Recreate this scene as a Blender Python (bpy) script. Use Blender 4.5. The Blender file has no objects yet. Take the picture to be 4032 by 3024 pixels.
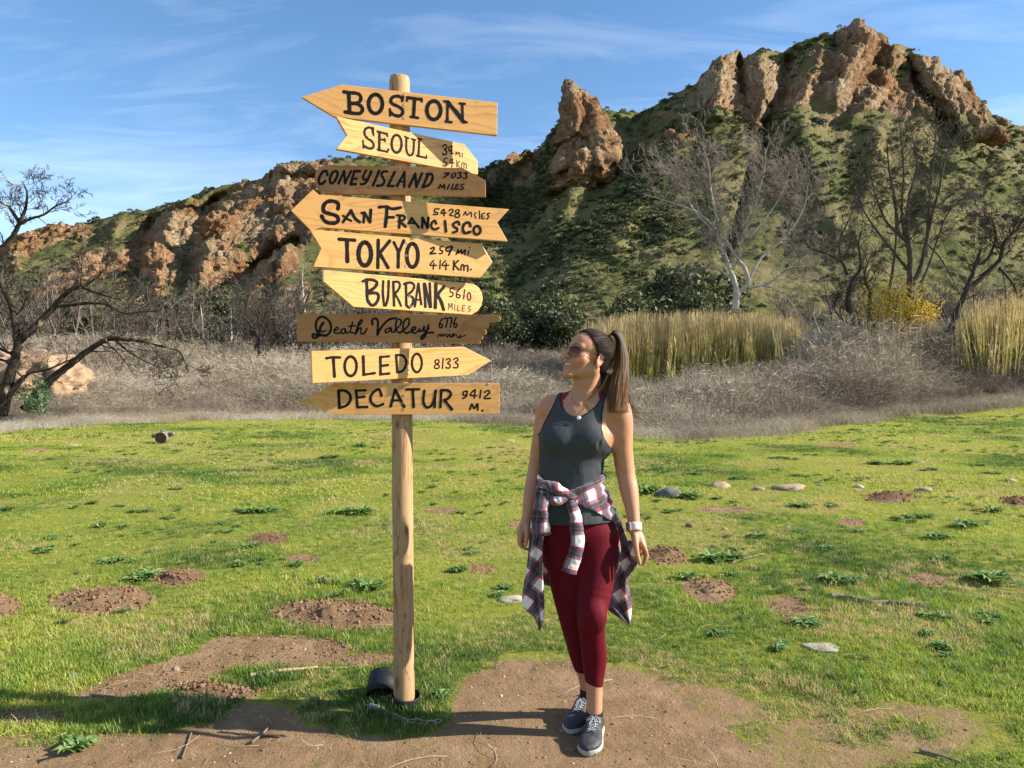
import bpy, bmesh, math, random
import numpy as np
from mathutils import Vector, Matrix, noise as mnoise

R = math.radians
SC = bpy.context.scene
COL = SC.collection
F = 2912.0          # focal length in pixels of the 4032 px wide photograph
CX, CY, CAMZ = 2016.0, 1512.0, 1.45

# ---------------------------------------------------------------- camera
cam = bpy.data.cameras.new('camera')
cam.sensor_width = 36.0
cam.lens = 26.0
cam.clip_start = 0.05
cam.clip_end = 3000.0
camo = bpy.data.objects.new('camera', cam)
COL.objects.link(camo)
camo.location = (0, 0, CAMZ)
camo.rotation_euler = (R(90), 0, 0)
SC.camera = camo

# ---------------------------------------------------------------- sky and sun
SUN_EL, SUN_AZ = 30.0, 3.5        # azimuth: degrees towards the camera from +X
w = bpy.data.worlds.new('World')
SC.world = w
w.use_nodes = True
nt = w.node_tree
for n in list(nt.nodes):
    nt.nodes.remove(n)
_out = nt.nodes.new('ShaderNodeOutputWorld')
_bg = nt.nodes.new('ShaderNodeBackground')
_sky = nt.nodes.new('ShaderNodeTexSky')
_sky.sky_type = 'NISHITA'
_sky.sun_disc = False
_sky.sun_elevation = R(SUN_EL)
sx, sy = math.cos(R(SUN_AZ)), -math.sin(R(SUN_AZ))
_sky.sun_rotation = math.atan2(sx, sy)
_sky.altitude = 200
_sky.air_density = 1.0
_sky.dust_density = 0.05
_sky.ozone_density = 2.2
_bg.inputs['Strength'].default_value = 0.078
# thin high cirrus, streaked, mixed over the sky
_tc = nt.nodes.new('ShaderNodeTexCoord')
_sep = nt.nodes.new('ShaderNodeSeparateXYZ')
nt.links.new(_tc.outputs['Generated'], _sep.inputs[0])
def _wm(op, a, b, clamp=False):
    n = nt.nodes.new('ShaderNodeMath'); n.operation = op; n.use_clamp = clamp
    for i, v in enumerate((a, b)):
        if v is None: continue
        if isinstance(v, (int, float)): n.inputs[i].default_value = v
        else: nt.links.new(v, n.inputs[i])
    return n.outputs[0]
_zz = _wm('MAXIMUM', _sep.outputs[2], 0.04)
_den = _wm('ADD', _zz, 0.12)
_px = _wm('DIVIDE', _sep.outputs[0], _den)
_py = _wm('DIVIDE', _sep.outputs[1], _den)
_cmb = nt.nodes.new('ShaderNodeCombineXYZ')
nt.links.new(_px, _cmb.inputs[0]); nt.links.new(_py, _cmb.inputs[1])
def _cirrus(scale, rot, stretch, seed, detail=6, rough=.55, dist=.6):
    m = nt.nodes.new('ShaderNodeMapping')
    m.inputs['Rotation'].default_value = (0, 0, R(rot))
    m.inputs['Scale'].default_value = (scale, scale*stretch, 1)
    m.inputs['Location'].default_value = (seed, seed*.7, 0)
    nt.links.new(_cmb.outputs[0], m.inputs['Vector'])
    nz = nt.nodes.new('ShaderNodeTexNoise')
    nz.inputs['Scale'].default_value = 1.0
    nz.inputs['Detail'].default_value = detail
    nz.inputs['Roughness'].default_value = rough
    nz.inputs['Distortion'].default_value = dist
    nt.links.new(m.outputs[0], nz.inputs['Vector'])
    return nz.outputs['Fac']
_c1 = _cirrus(.42, 14, 2.2, 3.1)
_c2 = _cirrus(1.5, -8, 3.2, 7.7, 8, .6, .9)
_c3 = _cirrus(.25, 30, 1.3, 1.3, 2, .5, .2)
_cc = _wm('ADD', _wm('MULTIPLY', _c1, .6), _wm('MULTIPLY', _c2, .4))
_cc = _wm('ADD', _cc, _wm('MULTIPLY', _c3, .35))
_cc = _wm('MULTIPLY', _wm('SUBTRACT', _cc, .56), 2.3, True)
_cc = _wm('MULTIPLY', _cc, .50)
_mix = nt.nodes.new('ShaderNodeMix'); _mix.data_type = 'RGBA'
_hs = nt.nodes.new('ShaderNodeHueSaturation')
_hs.inputs['Saturation'].default_value = 1.14
_hs.inputs['Value'].default_value = 1.12
nt.links.new(_sky.outputs[0], _hs.inputs['Color'])
nt.links.new(_cc, _mix.inputs[0])
nt.links.new(_hs.outputs[0], _mix.inputs[6])
_mix.inputs[7].default_value = (8.6, 9.2, 10.0, 1)
nt.links.new(_mix.outputs[2], _bg.inputs['Color'])
nt.links.new(_bg.outputs[0], _out.inputs[0])

sl = bpy.data.lights.new('sun', 'SUN')
sl.energy = 5.0
sl.angle = R(0.53)
sl.color = (1.0, 0.92, 0.79)
slo = bpy.data.objects.new('sun', sl)
COL.objects.link(slo)
_sd = Vector((sx*math.cos(R(SUN_EL)), sy*math.cos(R(SUN_EL)), math.sin(R(SUN_EL))))
slo.rotation_euler = _sd.to_track_quat('Z', 'Y').to_euler()
slo.location = (20, -3, 30)

SC.view_settings.view_transform = 'Standard'
SC.view_settings.look = 'None'
SC.view_settings.gamma = 1.0
SC.view_settings.exposure = 1.32
SC.view_settings.use_curve_mapping = False
SC.render.engine = 'CYCLES'
SC.cycles.max_bounces = 6
SC.cycles.transparent_max_bounces = 12
SC.cycles.caustics_reflective = False
SC.cycles.caustics_refractive = False
SC.cycles.use_denoising = True

# ---------------------------------------------------------------- object helpers
def tag(o, label=None, cat=None, group=None, kind=None):
    if label: o['label'] = label
    if cat: o['category'] = cat
    if group: o['group'] = group
    if kind: o['kind'] = kind
    return o

def link(o, parent=None):
    COL.objects.link(o)
    if parent is not None: o.parent = parent
    return o

def empty(name, loc=(0, 0, 0), rz=0.0):
    o = bpy.data.objects.new(name, None)
    o.location = loc
    o.rotation_euler = (0, 0, rz)
    o.empty_display_size = .1
    return link(o)

def mesh_obj(name, V, Fc, mat=None, parent=None, smooth=True, mats=None, fmat=None):
    me = bpy.data.meshes.new(name)
    V = np.asarray(V, dtype=np.float32)
    if isinstance(Fc, np.ndarray):
        k = Fc.shape[1]
        me.vertices.add(len(V)); me.vertices.foreach_set('co', V.ravel())
        me.loops.add(Fc.size); me.loops.foreach_set('vertex_index', Fc.astype(np.int32).ravel())
        me.polygons.add(len(Fc)); me.polygons.foreach_set('loop_start', (np.arange(len(Fc))*k).astype(np.int32))
        me.update(calc_edges=True)
    else:
        me.from_pydata([tuple(map(float, v)) for v in V], [], Fc)
        me.update()
    if smooth and len(me.polygons):
        me.polygons.foreach_set('use_smooth', np.ones(len(me.polygons), dtype=bool))
    if mats:
        for m in mats: me.materials.append(m)
        if fmat is not None: me.polygons.foreach_set('material_index', np.asarray(fmat, dtype=np.int32))
    elif mat: me.materials.append(mat)
    o = bpy.data.objects.new(name, me)
    return link(o, parent)

def set_attr(o, name, arr, domain='POINT'):
    a = o.data.attributes.new(name, 'FLOAT', domain)
    a.data.foreach_set('value', np.asarray(arr, dtype=np.float32))

def copy_tree(o, parent=None, children=None):
    c = o.copy(); COL.objects.link(c); c.parent = parent
    for ch in (children.get(o, []) if children else list(o.children)):
        copy_tree(ch, c, children)
    return c

def P(px, py, D):
    """point on the ray of a photograph pixel at depth D"""
    return Vector(((px-CX)/F*D, D, CAMZ+(CY-py)/F*D))

def catmull(pts, n=6, closed=False):
    pts = [np.asarray(p, float) for p in pts]
    if len(pts) < 3 and not closed:
        return [pts[0]*(1-t)+pts[-1]*t for t in np.linspace(0, 1, n+1)]
    out = []
    m = len(pts)
    rng = range(m) if closed else range(m-1)
    for i in rng:
        if closed: a, b, c, d = pts[(i-1) % m], pts[i], pts[(i+1) % m], pts[(i+2) % m]
        else: a, b, c, d = pts[max(i-1, 0)], pts[i], pts[i+1], pts[min(i+2, m-1)]
        for k in range(n):
            t = k/n
            out.append(.5*((2*b)+(-a+c)*t+(2*a-5*b+4*c-d)*t*t+(-a+3*b-3*c+d)*t**3))
    if not closed: out.append(pts[-1])
    return out

class MB:
    """collects tubes, boxes and lathes; builds ONE mesh"""
    def __init__(s): s.v = []; s.f = []
    def tube(s, pts, rad, k=6, cap=True, flat=1.0):
        pts = [Vector(p) for p in pts]
        n = len(pts)
        if not hasattr(rad, '__len__'): rad = [rad]*n
        b = len(s.v); up = None
        for i, p in enumerate(pts):
            t = (pts[min(i+1, n-1)]-pts[max(i-1, 0)])
            if t.length < 1e-9: t = Vector((0, 0, 1))
            t.normalize()
            if up is None:
                up = Vector((0, 0, 1)) if abs(t.z) < .9 else Vector((1, 0, 0))
            side = t.cross(up)
            if side.length < 1e-6: side = t.orthogonal()
            side.normalize(); up = side.cross(t).normalized()
            for j in range(k):
                a = 2*math.pi*j/k
                s.v.append(p+(side*math.cos(a)+up*math.sin(a)*flat)*rad[i])
        for i in range(n-1):
            for j in range(k):
                s.f.append((b+i*k+j, b+i*k+(j+1) % k, b+(i+1)*k+(j+1) % k, b+(i+1)*k+j))
        if cap:
            s.f.append(tuple(b+j for j in range(k))[::-1]); s.f.append(tuple(b+(n-1)*k+j for j in range(k)))
        return s
    def box(s, c, d, rot=None):
        b = len(s.v); c = Vector(c)
        for x in (-.5, .5):
            for y in (-.5, .5):
                for z in (-.5, .5):
                    v = Vector((x*d[0], y*d[1], z*d[2]))
                    if rot is not None: v = rot @ v
                    s.v.append(c+v)
        s.f += [(b, b+1, b+3, b+2), (b+4, b+6, b+7, b+5), (b, b+4, b+5, b+1), (b+2, b+3, b+7, b+6), (b, b+2, b+6, b+4), (b+1, b+5, b+7, b+3)]
        return s
    def lathe(s, prof, c=(0, 0, 0), k=24, rot=None):
        b = len(s.v); c = Vector(c)
        for (r, z) in prof:
            for j in range(k):
                a = 2*math.pi*j/k
                v = Vector((r*math.cos(a), r*math.sin(a), z))
                if rot is not None: v = rot @ v
                s.v.append(c+v)
        for i in range(len(prof)-1):
            for j in range(k):
                s.f.append((b+i*k+j, b+i*k+(j+1) % k, b+(i+1)*k+(j+1) % k, b+(i+1)*k+j))
        return s
    def build(s, name, mat, parent=None, smooth=True):
        return mesh_obj(name, s.v, s.f, mat, parent, smooth)

# ---------------------------------------------------------------- numpy noise
def _hash(ix, iy, iz, seed):
    h = (ix.astype(np.uint32)*np.uint32(374761393) + iy.astype(np.uint32)*np.uint32(668265263)
         + iz.astype(np.uint32)*np.uint32(2147483647) + np.uint32((seed*144665+12345) & 0xffffffff))
    h = (h ^ (h >> np.uint32(13)))*np.uint32(1274126177)
    h = (h ^ (h >> np.uint32(16)))*np.uint32(2246822519)
    h = h ^ (h >> np.uint32(15))
    return h
def _h01(ix, iy, iz, seed):
    return (_hash(ix, iy, iz, seed) & np.uint32(0xffffff)).astype(np.float32)/16777216.0
def vnoise(p, seed=0):
    """value noise in -1..1 at N x 3 points"""
    fl = np.floor(p); i = fl.astype(np.int64); f = (p-fl).astype(np.float32)
    f = f*f*f*(f*(f*6-15)+10)
    r = 0
    for dx in (0, 1):
        wx = f[:, 0] if dx else 1-f[:, 0]
        for dy in (0, 1):
            wy = f[:, 1] if dy else 1-f[:, 1]
            for dz in (0, 1):
                wz = f[:, 2] if dz else 1-f[:, 2]
                r = r + wx*wy*wz*_h01(i[:, 0]+dx, i[:, 1]+dy, i[:, 2]+dz, seed)
    return r*2-1
def fbm(p, octv=4, seed=0, gain=.5, lac=2.03, ridged=False):
    a = 1.0; s = 0; tot = 0
    q = np.array(p, dtype=np.float64)
    for k in range(octv):
        n = vnoise(q, seed+k*17)
        if ridged: n = 1-2*np.abs(n)
        s = s+a*n; tot += a; a *= gain
        q = q*lac+13.7
    return s/tot
def worley(p, seed=0, cheb=False):
    fl = np.floor(p); i = fl.astype(np.int64)
    d1 = np.full(len(p), 9.0); d2 = np.full(len(p), 9.0); cid = np.zeros(len(p))
    for dx in (-1, 0, 1):
        for dy in (-1, 0, 1):
            for dz in (-1, 0, 1):
                a, b, c = i[:, 0]+dx, i[:, 1]+dy, i[:, 2]+dz
                cx = a+_h01(a, b, c, seed); cy = b+_h01(a, b, c, seed+5); cz = c+_h01(a, b, c, seed+9)
                ux, uy, uz = cx-p[:, 0], cy-p[:, 1], cz-p[:, 2]
                if cheb: d = np.maximum(np.maximum(np.abs(ux*.8+uz*.6), np.abs(uy*.9+ux*.3)), np.abs(uz*.8-ux*.6))
                else: d = np.sqrt(ux**2+uy**2+uz**2)
                hid = _h01(a, b, c, seed+21)
                n = d < d1
                d2 = np.where(n, d1, np.minimum(d2, d)); cid = np.where(n, hid, cid); d1 = np.where(n, d, d1)
    return d1, d2, cid

def sstep(a, b, x):
    t = np.clip((x-a)/(b-a), 0, 1)
    return t*t*(3-2*t)

# ---------------------------------------------------------------- material helpers
class NT:
    def __init__(s, name):
        s.m = bpy.data.materials.new(name); s.m.use_nodes = True
        s.t = s.m.node_tree
        for n in list(s.t.nodes): s.t.nodes.remove(n)
        s.out = s.t.nodes.new('ShaderNodeOutputMaterial')
    def n(s, typ, **kw):
        nd = s.t.nodes.new(typ)
        for k, v in kw.items():
            if hasattr(nd, k): setattr(nd, k, v)
        return nd
    def l(s, a, b): s.t.links.new(a, b)
    def put(s, v, sock):
        if v is None: return
        if isinstance(v, bpy.types.NodeSocket): s.l(v, sock)
        elif isinstance(v, (tuple, list)) and len(v) == 3 and sock.type == 'RGBA': sock.default_value = (*v, 1)
        else: sock.default_value = v
    def math(s, op, a, b=None, clamp=False):
        nd = s.n('ShaderNodeMath'); nd.operation = op; nd.use_clamp = clamp
        s.put(a, nd.inputs[0]); s.put(b, nd.inputs[1]); return nd.outputs[0]
    def coord(s, which='Object'):
        return s.n('ShaderNodeTexCoord').outputs[which]
    def pos(s): return s.n('ShaderNodeNewGeometry').outputs['Position']
    def map(s, v, scale=(1, 1, 1), loc=(0, 0, 0), rot=(0, 0, 0)):
        nd = s.n('ShaderNodeMapping'); s.l(v, nd.inputs['Vector'])
        nd.inputs['Scale'].default_value = scale; nd.inputs['Location'].default_value = loc; nd.inputs['Rotation'].default_value = rot
        return nd.outputs[0]
    def noise(s, v, scale=5, detail=4, rough=.55, dist=0.0, out='Fac'):
        nd = s.n('ShaderNodeTexNoise'); s.l(v, nd.inputs['Vector'])
        nd.inputs['Scale'].default_value = scale; nd.inputs['Detail'].default_value = detail
        nd.inputs['Roughness'].default_value = rough; nd.inputs['Distortion'].default_value = dist
        return nd.outputs[out]
    def voro(s, v, scale=5, feature='F1', out='Distance', rnd=1.0):
        nd = s.n('ShaderNodeTexVoronoi'); nd.feature = feature; s.l(v, nd.inputs['Vector'])
        nd.inputs['Scale'].default_value = scale; nd.inputs['Randomness'].default_value = rnd
        return nd.outputs[out]
    def ramp(s, v, stops, interp='LINEAR'):
        nd = s.n('ShaderNodeValToRGB'); s.l(v, nd.inputs[0]); cr = nd.color_ramp; cr.interpolation = interp
        while len(cr.elements) < len(stops): cr.elements.new(.5)
        for e, (p, c) in zip(cr.elements, stops):
            e.position = p; e.color = (*c, 1) if len(c) == 3 else c
        return nd.outputs[0]
    def fr(s, v, a, b, c=0.0, d=1.0):
        nd = s.n('ShaderNodeMapRange'); s.put(v, nd.inputs[0])
        for i, x in enumerate((a, b, c, d)): nd.inputs[i+1].default_value = x
        return nd.outputs[0]
    def mix(s, f, a, b, blend='MIX'):
        nd = s.n('ShaderNodeMix'); nd.data_type = 'RGBA'; nd.blend_type = blend
        s.put(f, nd.inputs[0]); s.put(a, nd.inputs[6]); s.put(b, nd.inputs[7]); return nd.outputs[2]
    def attr(s, name, typ='GEOMETRY', out='Fac'):
        nd = s.n('ShaderNodeAttribute'); nd.attribute_name = name; nd.attribute_type = typ; return nd.outputs[out]
    def bump(s, h, strength=.5, dist=.01, normal=None):
        nd = s.n('ShaderNodeBump'); s.put(h, nd.inputs['Height'])
        nd.inputs['Strength'].default_value = strength; nd.inputs['Distance'].default_value = dist
        if normal is not None: s.l(normal, nd.inputs['Normal'])
        return nd.outputs[0]
    def bsdf(s, color, rough=.7, normal=None, spec=.3, metal=0.0, sss=0.0, sssr=None, sheen=0.0, coat=0.0, alpha=None, trans=0.0):
        b = s.n('ShaderNodeBsdfPrincipled')
        s.put(color, b.inputs['Base Color']); s.put(rough, b.inputs['Roughness']); s.put(spec, b.inputs['Specular IOR Level'])
        s.put(metal, b.inputs['Metallic'])
        if normal is not None: s.l(normal, b.inputs['Normal'])
        if sss: b.inputs['Subsurface Weight'].default_value = sss; b.inputs['Subsurface Radius'].default_value = sssr or (.01, .004, .002); b.inputs['Subsurface Scale'].default_value = 1.0
        if sheen: b.inputs['Sheen Weight'].default_value = sheen
        if coat: b.inputs['Coat Weight'].default_value = coat; b.inputs['Coat Roughness'].default_value = .25
        if trans: b.inputs['Transmission Weight'].default_value = trans
        if alpha is not None: s.put(alpha, b.inputs['Alpha'])
        s.l(b.outputs[0], s.out.inputs[0]); s.b = b
        return s.m
    def leaf(s, color, tcolor=None, f=.35, rough=.6):
        """thin leaf: diffuse with some light let through and a faint gloss"""
        d = s.n('ShaderNodeBsdfDiffuse'); s.put(color, d.inputs[0])
        t = s.n('ShaderNodeBsdfTranslucent'); s.put(tcolor or color, t.inputs[0])
        mx = s.n('ShaderNodeMixShader'); mx.inputs[0].default_value = f
        s.l(d.outputs[0], mx.inputs[1]); s.l(t.outputs[0], mx.inputs[2])
        g = s.n('ShaderNodeBsdfGlossy'); g.inputs[0].default_value = (1, 1, 1, 1); g.inputs['Roughness'].default_value = rough
        m2 = s.n('ShaderNodeMixShader'); m2.inputs[0].default_value = .03
        s.l(mx.outputs[0], m2.inputs[1]); s.l(g.outputs[0], m2.inputs[2])
        s.l(m2.outputs[0], s.out.inputs[0])
        return s.m

def simple(name, color, rough=.7, **kw):
    return NT(name).bsdf(color, rough, **kw)

# ---------------------------------------------------------------- scattering by geometry nodes
def scatter(name, pts, scale, rot, idx, tint, protos, label, kind='stuff', parent=None):
    """one object: a point mesh whose vertices carry instances of the proto meshes"""
    pts = np.asarray(pts, dtype=np.float32)
    me = bpy.data.meshes.new(name)
    me.vertices.add(len(pts)); me.vertices.foreach_set('co', pts.ravel())
    a = me.attributes.new('sc', 'FLOAT_VECTOR', 'POINT'); sc3 = np.asarray(scale, dtype=np.float32)
    if sc3.ndim == 1: sc3 = np.repeat(sc3[:, None], 3, 1)
    a.data.foreach_set('vector', sc3.ravel())
    a = me.attributes.new('ro', 'FLOAT_VECTOR', 'POINT'); a.data.foreach_set('vector', np.asarray(rot, dtype=np.float32).ravel())
    a = me.attributes.new('ix', 'INT', 'POINT'); a.data.foreach_set('value', np.asarray(idx, dtype=np.int32))
    a = me.attributes.new('tint', 'FLOAT', 'POINT'); a.data.foreach_set('value', np.asarray(tint, dtype=np.float32))
    o = bpy.data.objects.new(name, me); link(o, parent)
    col = bpy.data.collections.new(name+'_kinds')
    for k, p in enumerate(protos):
        ob = bpy.data.objects.new('%02d_%s' % (k, name), p); col.objects.link(ob)
    g = bpy.data.node_groups.new(name+'_scatter', 'GeometryNodeTree')
    g.interface.new_socket('Geometry', in_out='INPUT', socket_type='NodeSocketGeometry')
    g.interface.new_socket('Geometry', in_out='OUTPUT', socket_type='NodeSocketGeometry')
    gi = g.nodes.new('NodeGroupInput'); go = g.nodes.new('NodeGroupOutput')
    ins = g.nodes.new('GeometryNodeInstanceOnPoints'); ci = g.nodes.new('GeometryNodeCollectionInfo')
    ci.inputs['Collection'].default_value = col
    ci.inputs['Separate Children'].default_value = True; ci.inputs['Reset Children'].default_value = True
    ins.inputs['Pick Instance'].default_value = True
    def na(nm, dt):
        n = g.nodes.new('GeometryNodeInputNamedAttribute'); n.data_type = dt; n.inputs['Name'].default_value = nm; return n.outputs['Attribute']
    g.links.new(gi.outputs[0], ins.inputs['Points']); g.links.new(ci.outputs[0], ins.inputs['Instance'])
    g.links.new(na('ix', 'INT'), ins.inputs['Instance Index'])
    g.links.new(na('sc', 'FLOAT_VECTOR'), ins.inputs['Scale'])
    e2r = g.nodes.new('FunctionNodeEulerToRotation')
    g.links.new(na('ro', 'FLOAT_VECTOR'), e2r.inputs[0]); g.links.new(e2r.outputs[0], ins.inputs['Rotation'])
    g.links.new(ins.outputs[0], go.inputs[0])
    md = o.modifiers.new('scatter', 'NODES'); md.node_group = g
    tag(o, label, kind=kind)
    return o

def proto_mesh(name, V, Fc, mats, fmat=None, smooth=True):
    o = mesh_obj(name, V, Fc, None, None, smooth, mats, fmat)
    me = o.data
    bpy.data.objects.remove(o)
    return me

LANDMARKS = []      # (px, py, name): things of the place used to say where a small thing stands
def near_label(px, py, what, sizes=None, used={}):
    """a label that names the nearest landmark; falls back on a second one when taken"""
    c = sorted(LANDMARKS, key=lambda l: (l[0]-px)**2+((l[1]-py)*3)**2)
    for k in range(min(4, len(c))):
        lx, ly, nm = c[k]
        dx, dy = px-lx, (py-ly)*3
        if abs(dx) > abs(dy): rel = ('left of ' if dx < 0 else 'right of ')
        else: rel = ('beyond ' if dy < 0 else 'in front of ')
        if abs(dx) > 330: rel = 'well '+rel
        lab = what+' '+rel+nm
        if lab not in used: used[lab] = 1; return lab
    return what+' '+('left of ' if px < c[0][0] else 'right of ')+c[0][2]
# ---------------------------------------------------------------- the ground
def proj(x, y, z=0.0):
    y = np.maximum(y, .2)
    return CX+F*x/y, CY+F*(CAMZ-z)/y

def ell(px, py, cx, cy, rx, ry, rot=0.0):
    c, s = math.cos(R(rot)), math.sin(R(rot))
    dx, dy = px-cx, py-cy
    return np.sqrt(((dx*c+dy*s)/rx)**2+((-dx*s+dy*c)/ry)**2)

# bare patches and soil heaps: centre and radii as seen, turned into places on the ground
DIRT = [(1330, 2425, 265, 62, 4, 1.0), (400, 2352, 195, 55, -4, 1.0), (-10, 2372, 90, 45, 0, .8), (700, 2262, 110, 34, 0, .8),
        (620, 2660, 330, 62, -14, .4), (1080, 2560, 300, 68, 2, .4), (830, 2716, 190, 34, 4, .8), (1450, 2600, 130, 28, -6, .3),
        (1060, 2112, 80, 20, 0, .6), (3505, 1955, 112, 24, 0, 1.0), (4000, 1968, 70, 24, 0, 1.0), (2625, 2186, 80, 36, 5, .9),
        (2790, 2322, 120, 52, 8, .6), (3110, 2400, 90, 50, 20, .3), (3650, 2285, 90, 26, 4, .3), (1190, 2190, 70, 20, 0, .4),
        (3350, 2060, 60, 16, 0, .3), (2850, 2005, 120, 14, 3, .3), (1900, 2240, 60, 20, 0, .3), (1740, 2010, 80, 14, 0, .3),
        (130, 2810, 160, 30, 0, .3), (2050, 2070, 60, 18, 0, .3), (1300, 2540, 60, 22, 0, .3), (150, 1765, 60, 7, 0, .2), (3300, 1745, 100, 9, 0, .2)]
PATH = [(-900, 3500), (-900, 2990), (0, 2960), (250, 2925), (600, 2890), (820, 2850), (960, 2770), (1130, 2790), (1200, 2860), (1400, 2900), (1560, 2925), (1700, 2900), (1790, 2840), (1800, 2760), (1830, 2670),
        (2000, 2605), (2250, 2600), (2500, 2650), (2700, 2760), (2850, 2850), (2960, 2950), (3100, 3060), (3300, 3500)]
def poly_sd(px, py, poly):
    """signed distance (pixels) to a polygon, negative inside"""
    d = np.full(px.shape, 1e9); ins = np.zeros(px.shape, bool)
    n = len(poly)
    for i in range(n):
        ax, ay = poly[i]; bx, by = poly[(i+1) % n]
        ex, ey = bx-ax, by-ay
        t = np.clip(((px-ax)*ex+(py-ay)*ey)/(ex*ex+ey*ey), 0, 1)
        d = np.minimum(d, (px-ax-t*ex)**2+(py-ay-t*ey)**2)
        cr = ((ay > py) != (by > py)) & (px < (bx-ax)*(py-ay)/((by-ay) if by != ay else 1e-9)+ax)
        ins ^= cr
    d = np.sqrt(d)
    return np.where(ins, -d, d)

def dirt_mask(x, y):
    """0 grass .. 1 bare earth"""
    px, py = proj(x, y)
    m = np.zeros(x.shape)
    for cx, cy, rx, ry, rot, hh in DIRT:
        e = ell(px, py, cx, cy, rx, ry, rot)
        m = np.maximum(m, 1-sstep(.72, 1.18, e))
    sd = poly_sd(px, py, PATH)
    m = np.maximum(m, np.where(y < 6, 1-sstep(-60, 60, sd), 0))
    # thin, worn grass at the lower right
    e = ell(px, py, 3400, 2900, 640, 170, -6)
    m = np.maximum(m, .44*(1-sstep(.6, 1.1, e)))
    e = ell(px, py, 2700, 2740, 460, 100, 14)
    m = np.maximum(m, .46*(1-sstep(.6, 1.1, e)))
    e = ell(px, py, 300, 2950, 700, 90, 0)
    m = np.maximum(m, .5*(1-sstep(.6, 1.1, e)))
    return m

def mound_h(x, y):
    px, py = proj(x, y)
    h = np.zeros(x.shape)
    for cx, cy, rx, ry, rot, hh in DIRT:
        if hh < .5: continue
        e = ell(px, py, cx, cy, rx, ry, rot)
        h += hh*.045*(1-sstep(.0, 1.05, e))
    return h

def meadow_edge(px):
    """depth at which the short grass gives way to the dry brush"""
    return np.interp(px, [-2500, 0, 350, 700, 1200, 1800, 2150, 2450, 2750, 2950, 3250, 3500, 4032, 6500],
                     [22, 23.5, 27, 30, 31, 29, 25.5, 20.5, 19.2, 21, 26, 31, 33, 34])

def base_h(x, y):
    r = np.sqrt(x*x+y*y)
    h = np.where(r > 31, .105*(r-31)*sstep(31, 44, r), 0)
    h = h - .02*sstep(-.6, -2.4, x)*(1-sstep(5, 12, y))*sstep(0, 2.2, y)
    return h

def ground_h(x, y):
    x = np.atleast_1d(np.asarray(x, float)); y = np.atleast_1d(np.asarray(y, float))
    z0 = np.zeros_like(x)
    p = np.stack([x, y, z0], 1)
    h = base_h(x, y)
    r = np.sqrt(x*x+y*y)
    far = sstep(5, 14, r)
    h = h + (.022*fbm(p*.9, 3, 3)) + far*(.07*fbm(p*.22, 3, 7))
    d = dirt_mask(x, y)
    mh = mound_h(x, y)
    h = h + mh*(1+.9*fbm(p*7, 4, 5))+np.minimum(mh*12, .5)*.045*fbm(p*22, 3, 6, ridged=True)
    h = h + d*(.010*fbm(p*14, 3, 11)+.014*fbm(p*4.5, 3, 12))*(1-far)
    # keep the spot under the feet and the post level
    k = np.exp(-((x-.2)**2+(y-3.05)**2)/.35)+np.exp(-((x+.49)**2+(y-3.33)**2)/.1)
    return h*(1-np.clip(k, 0, 1))

def gz(x, y):
    return float(ground_h(x, y)[0])

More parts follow.
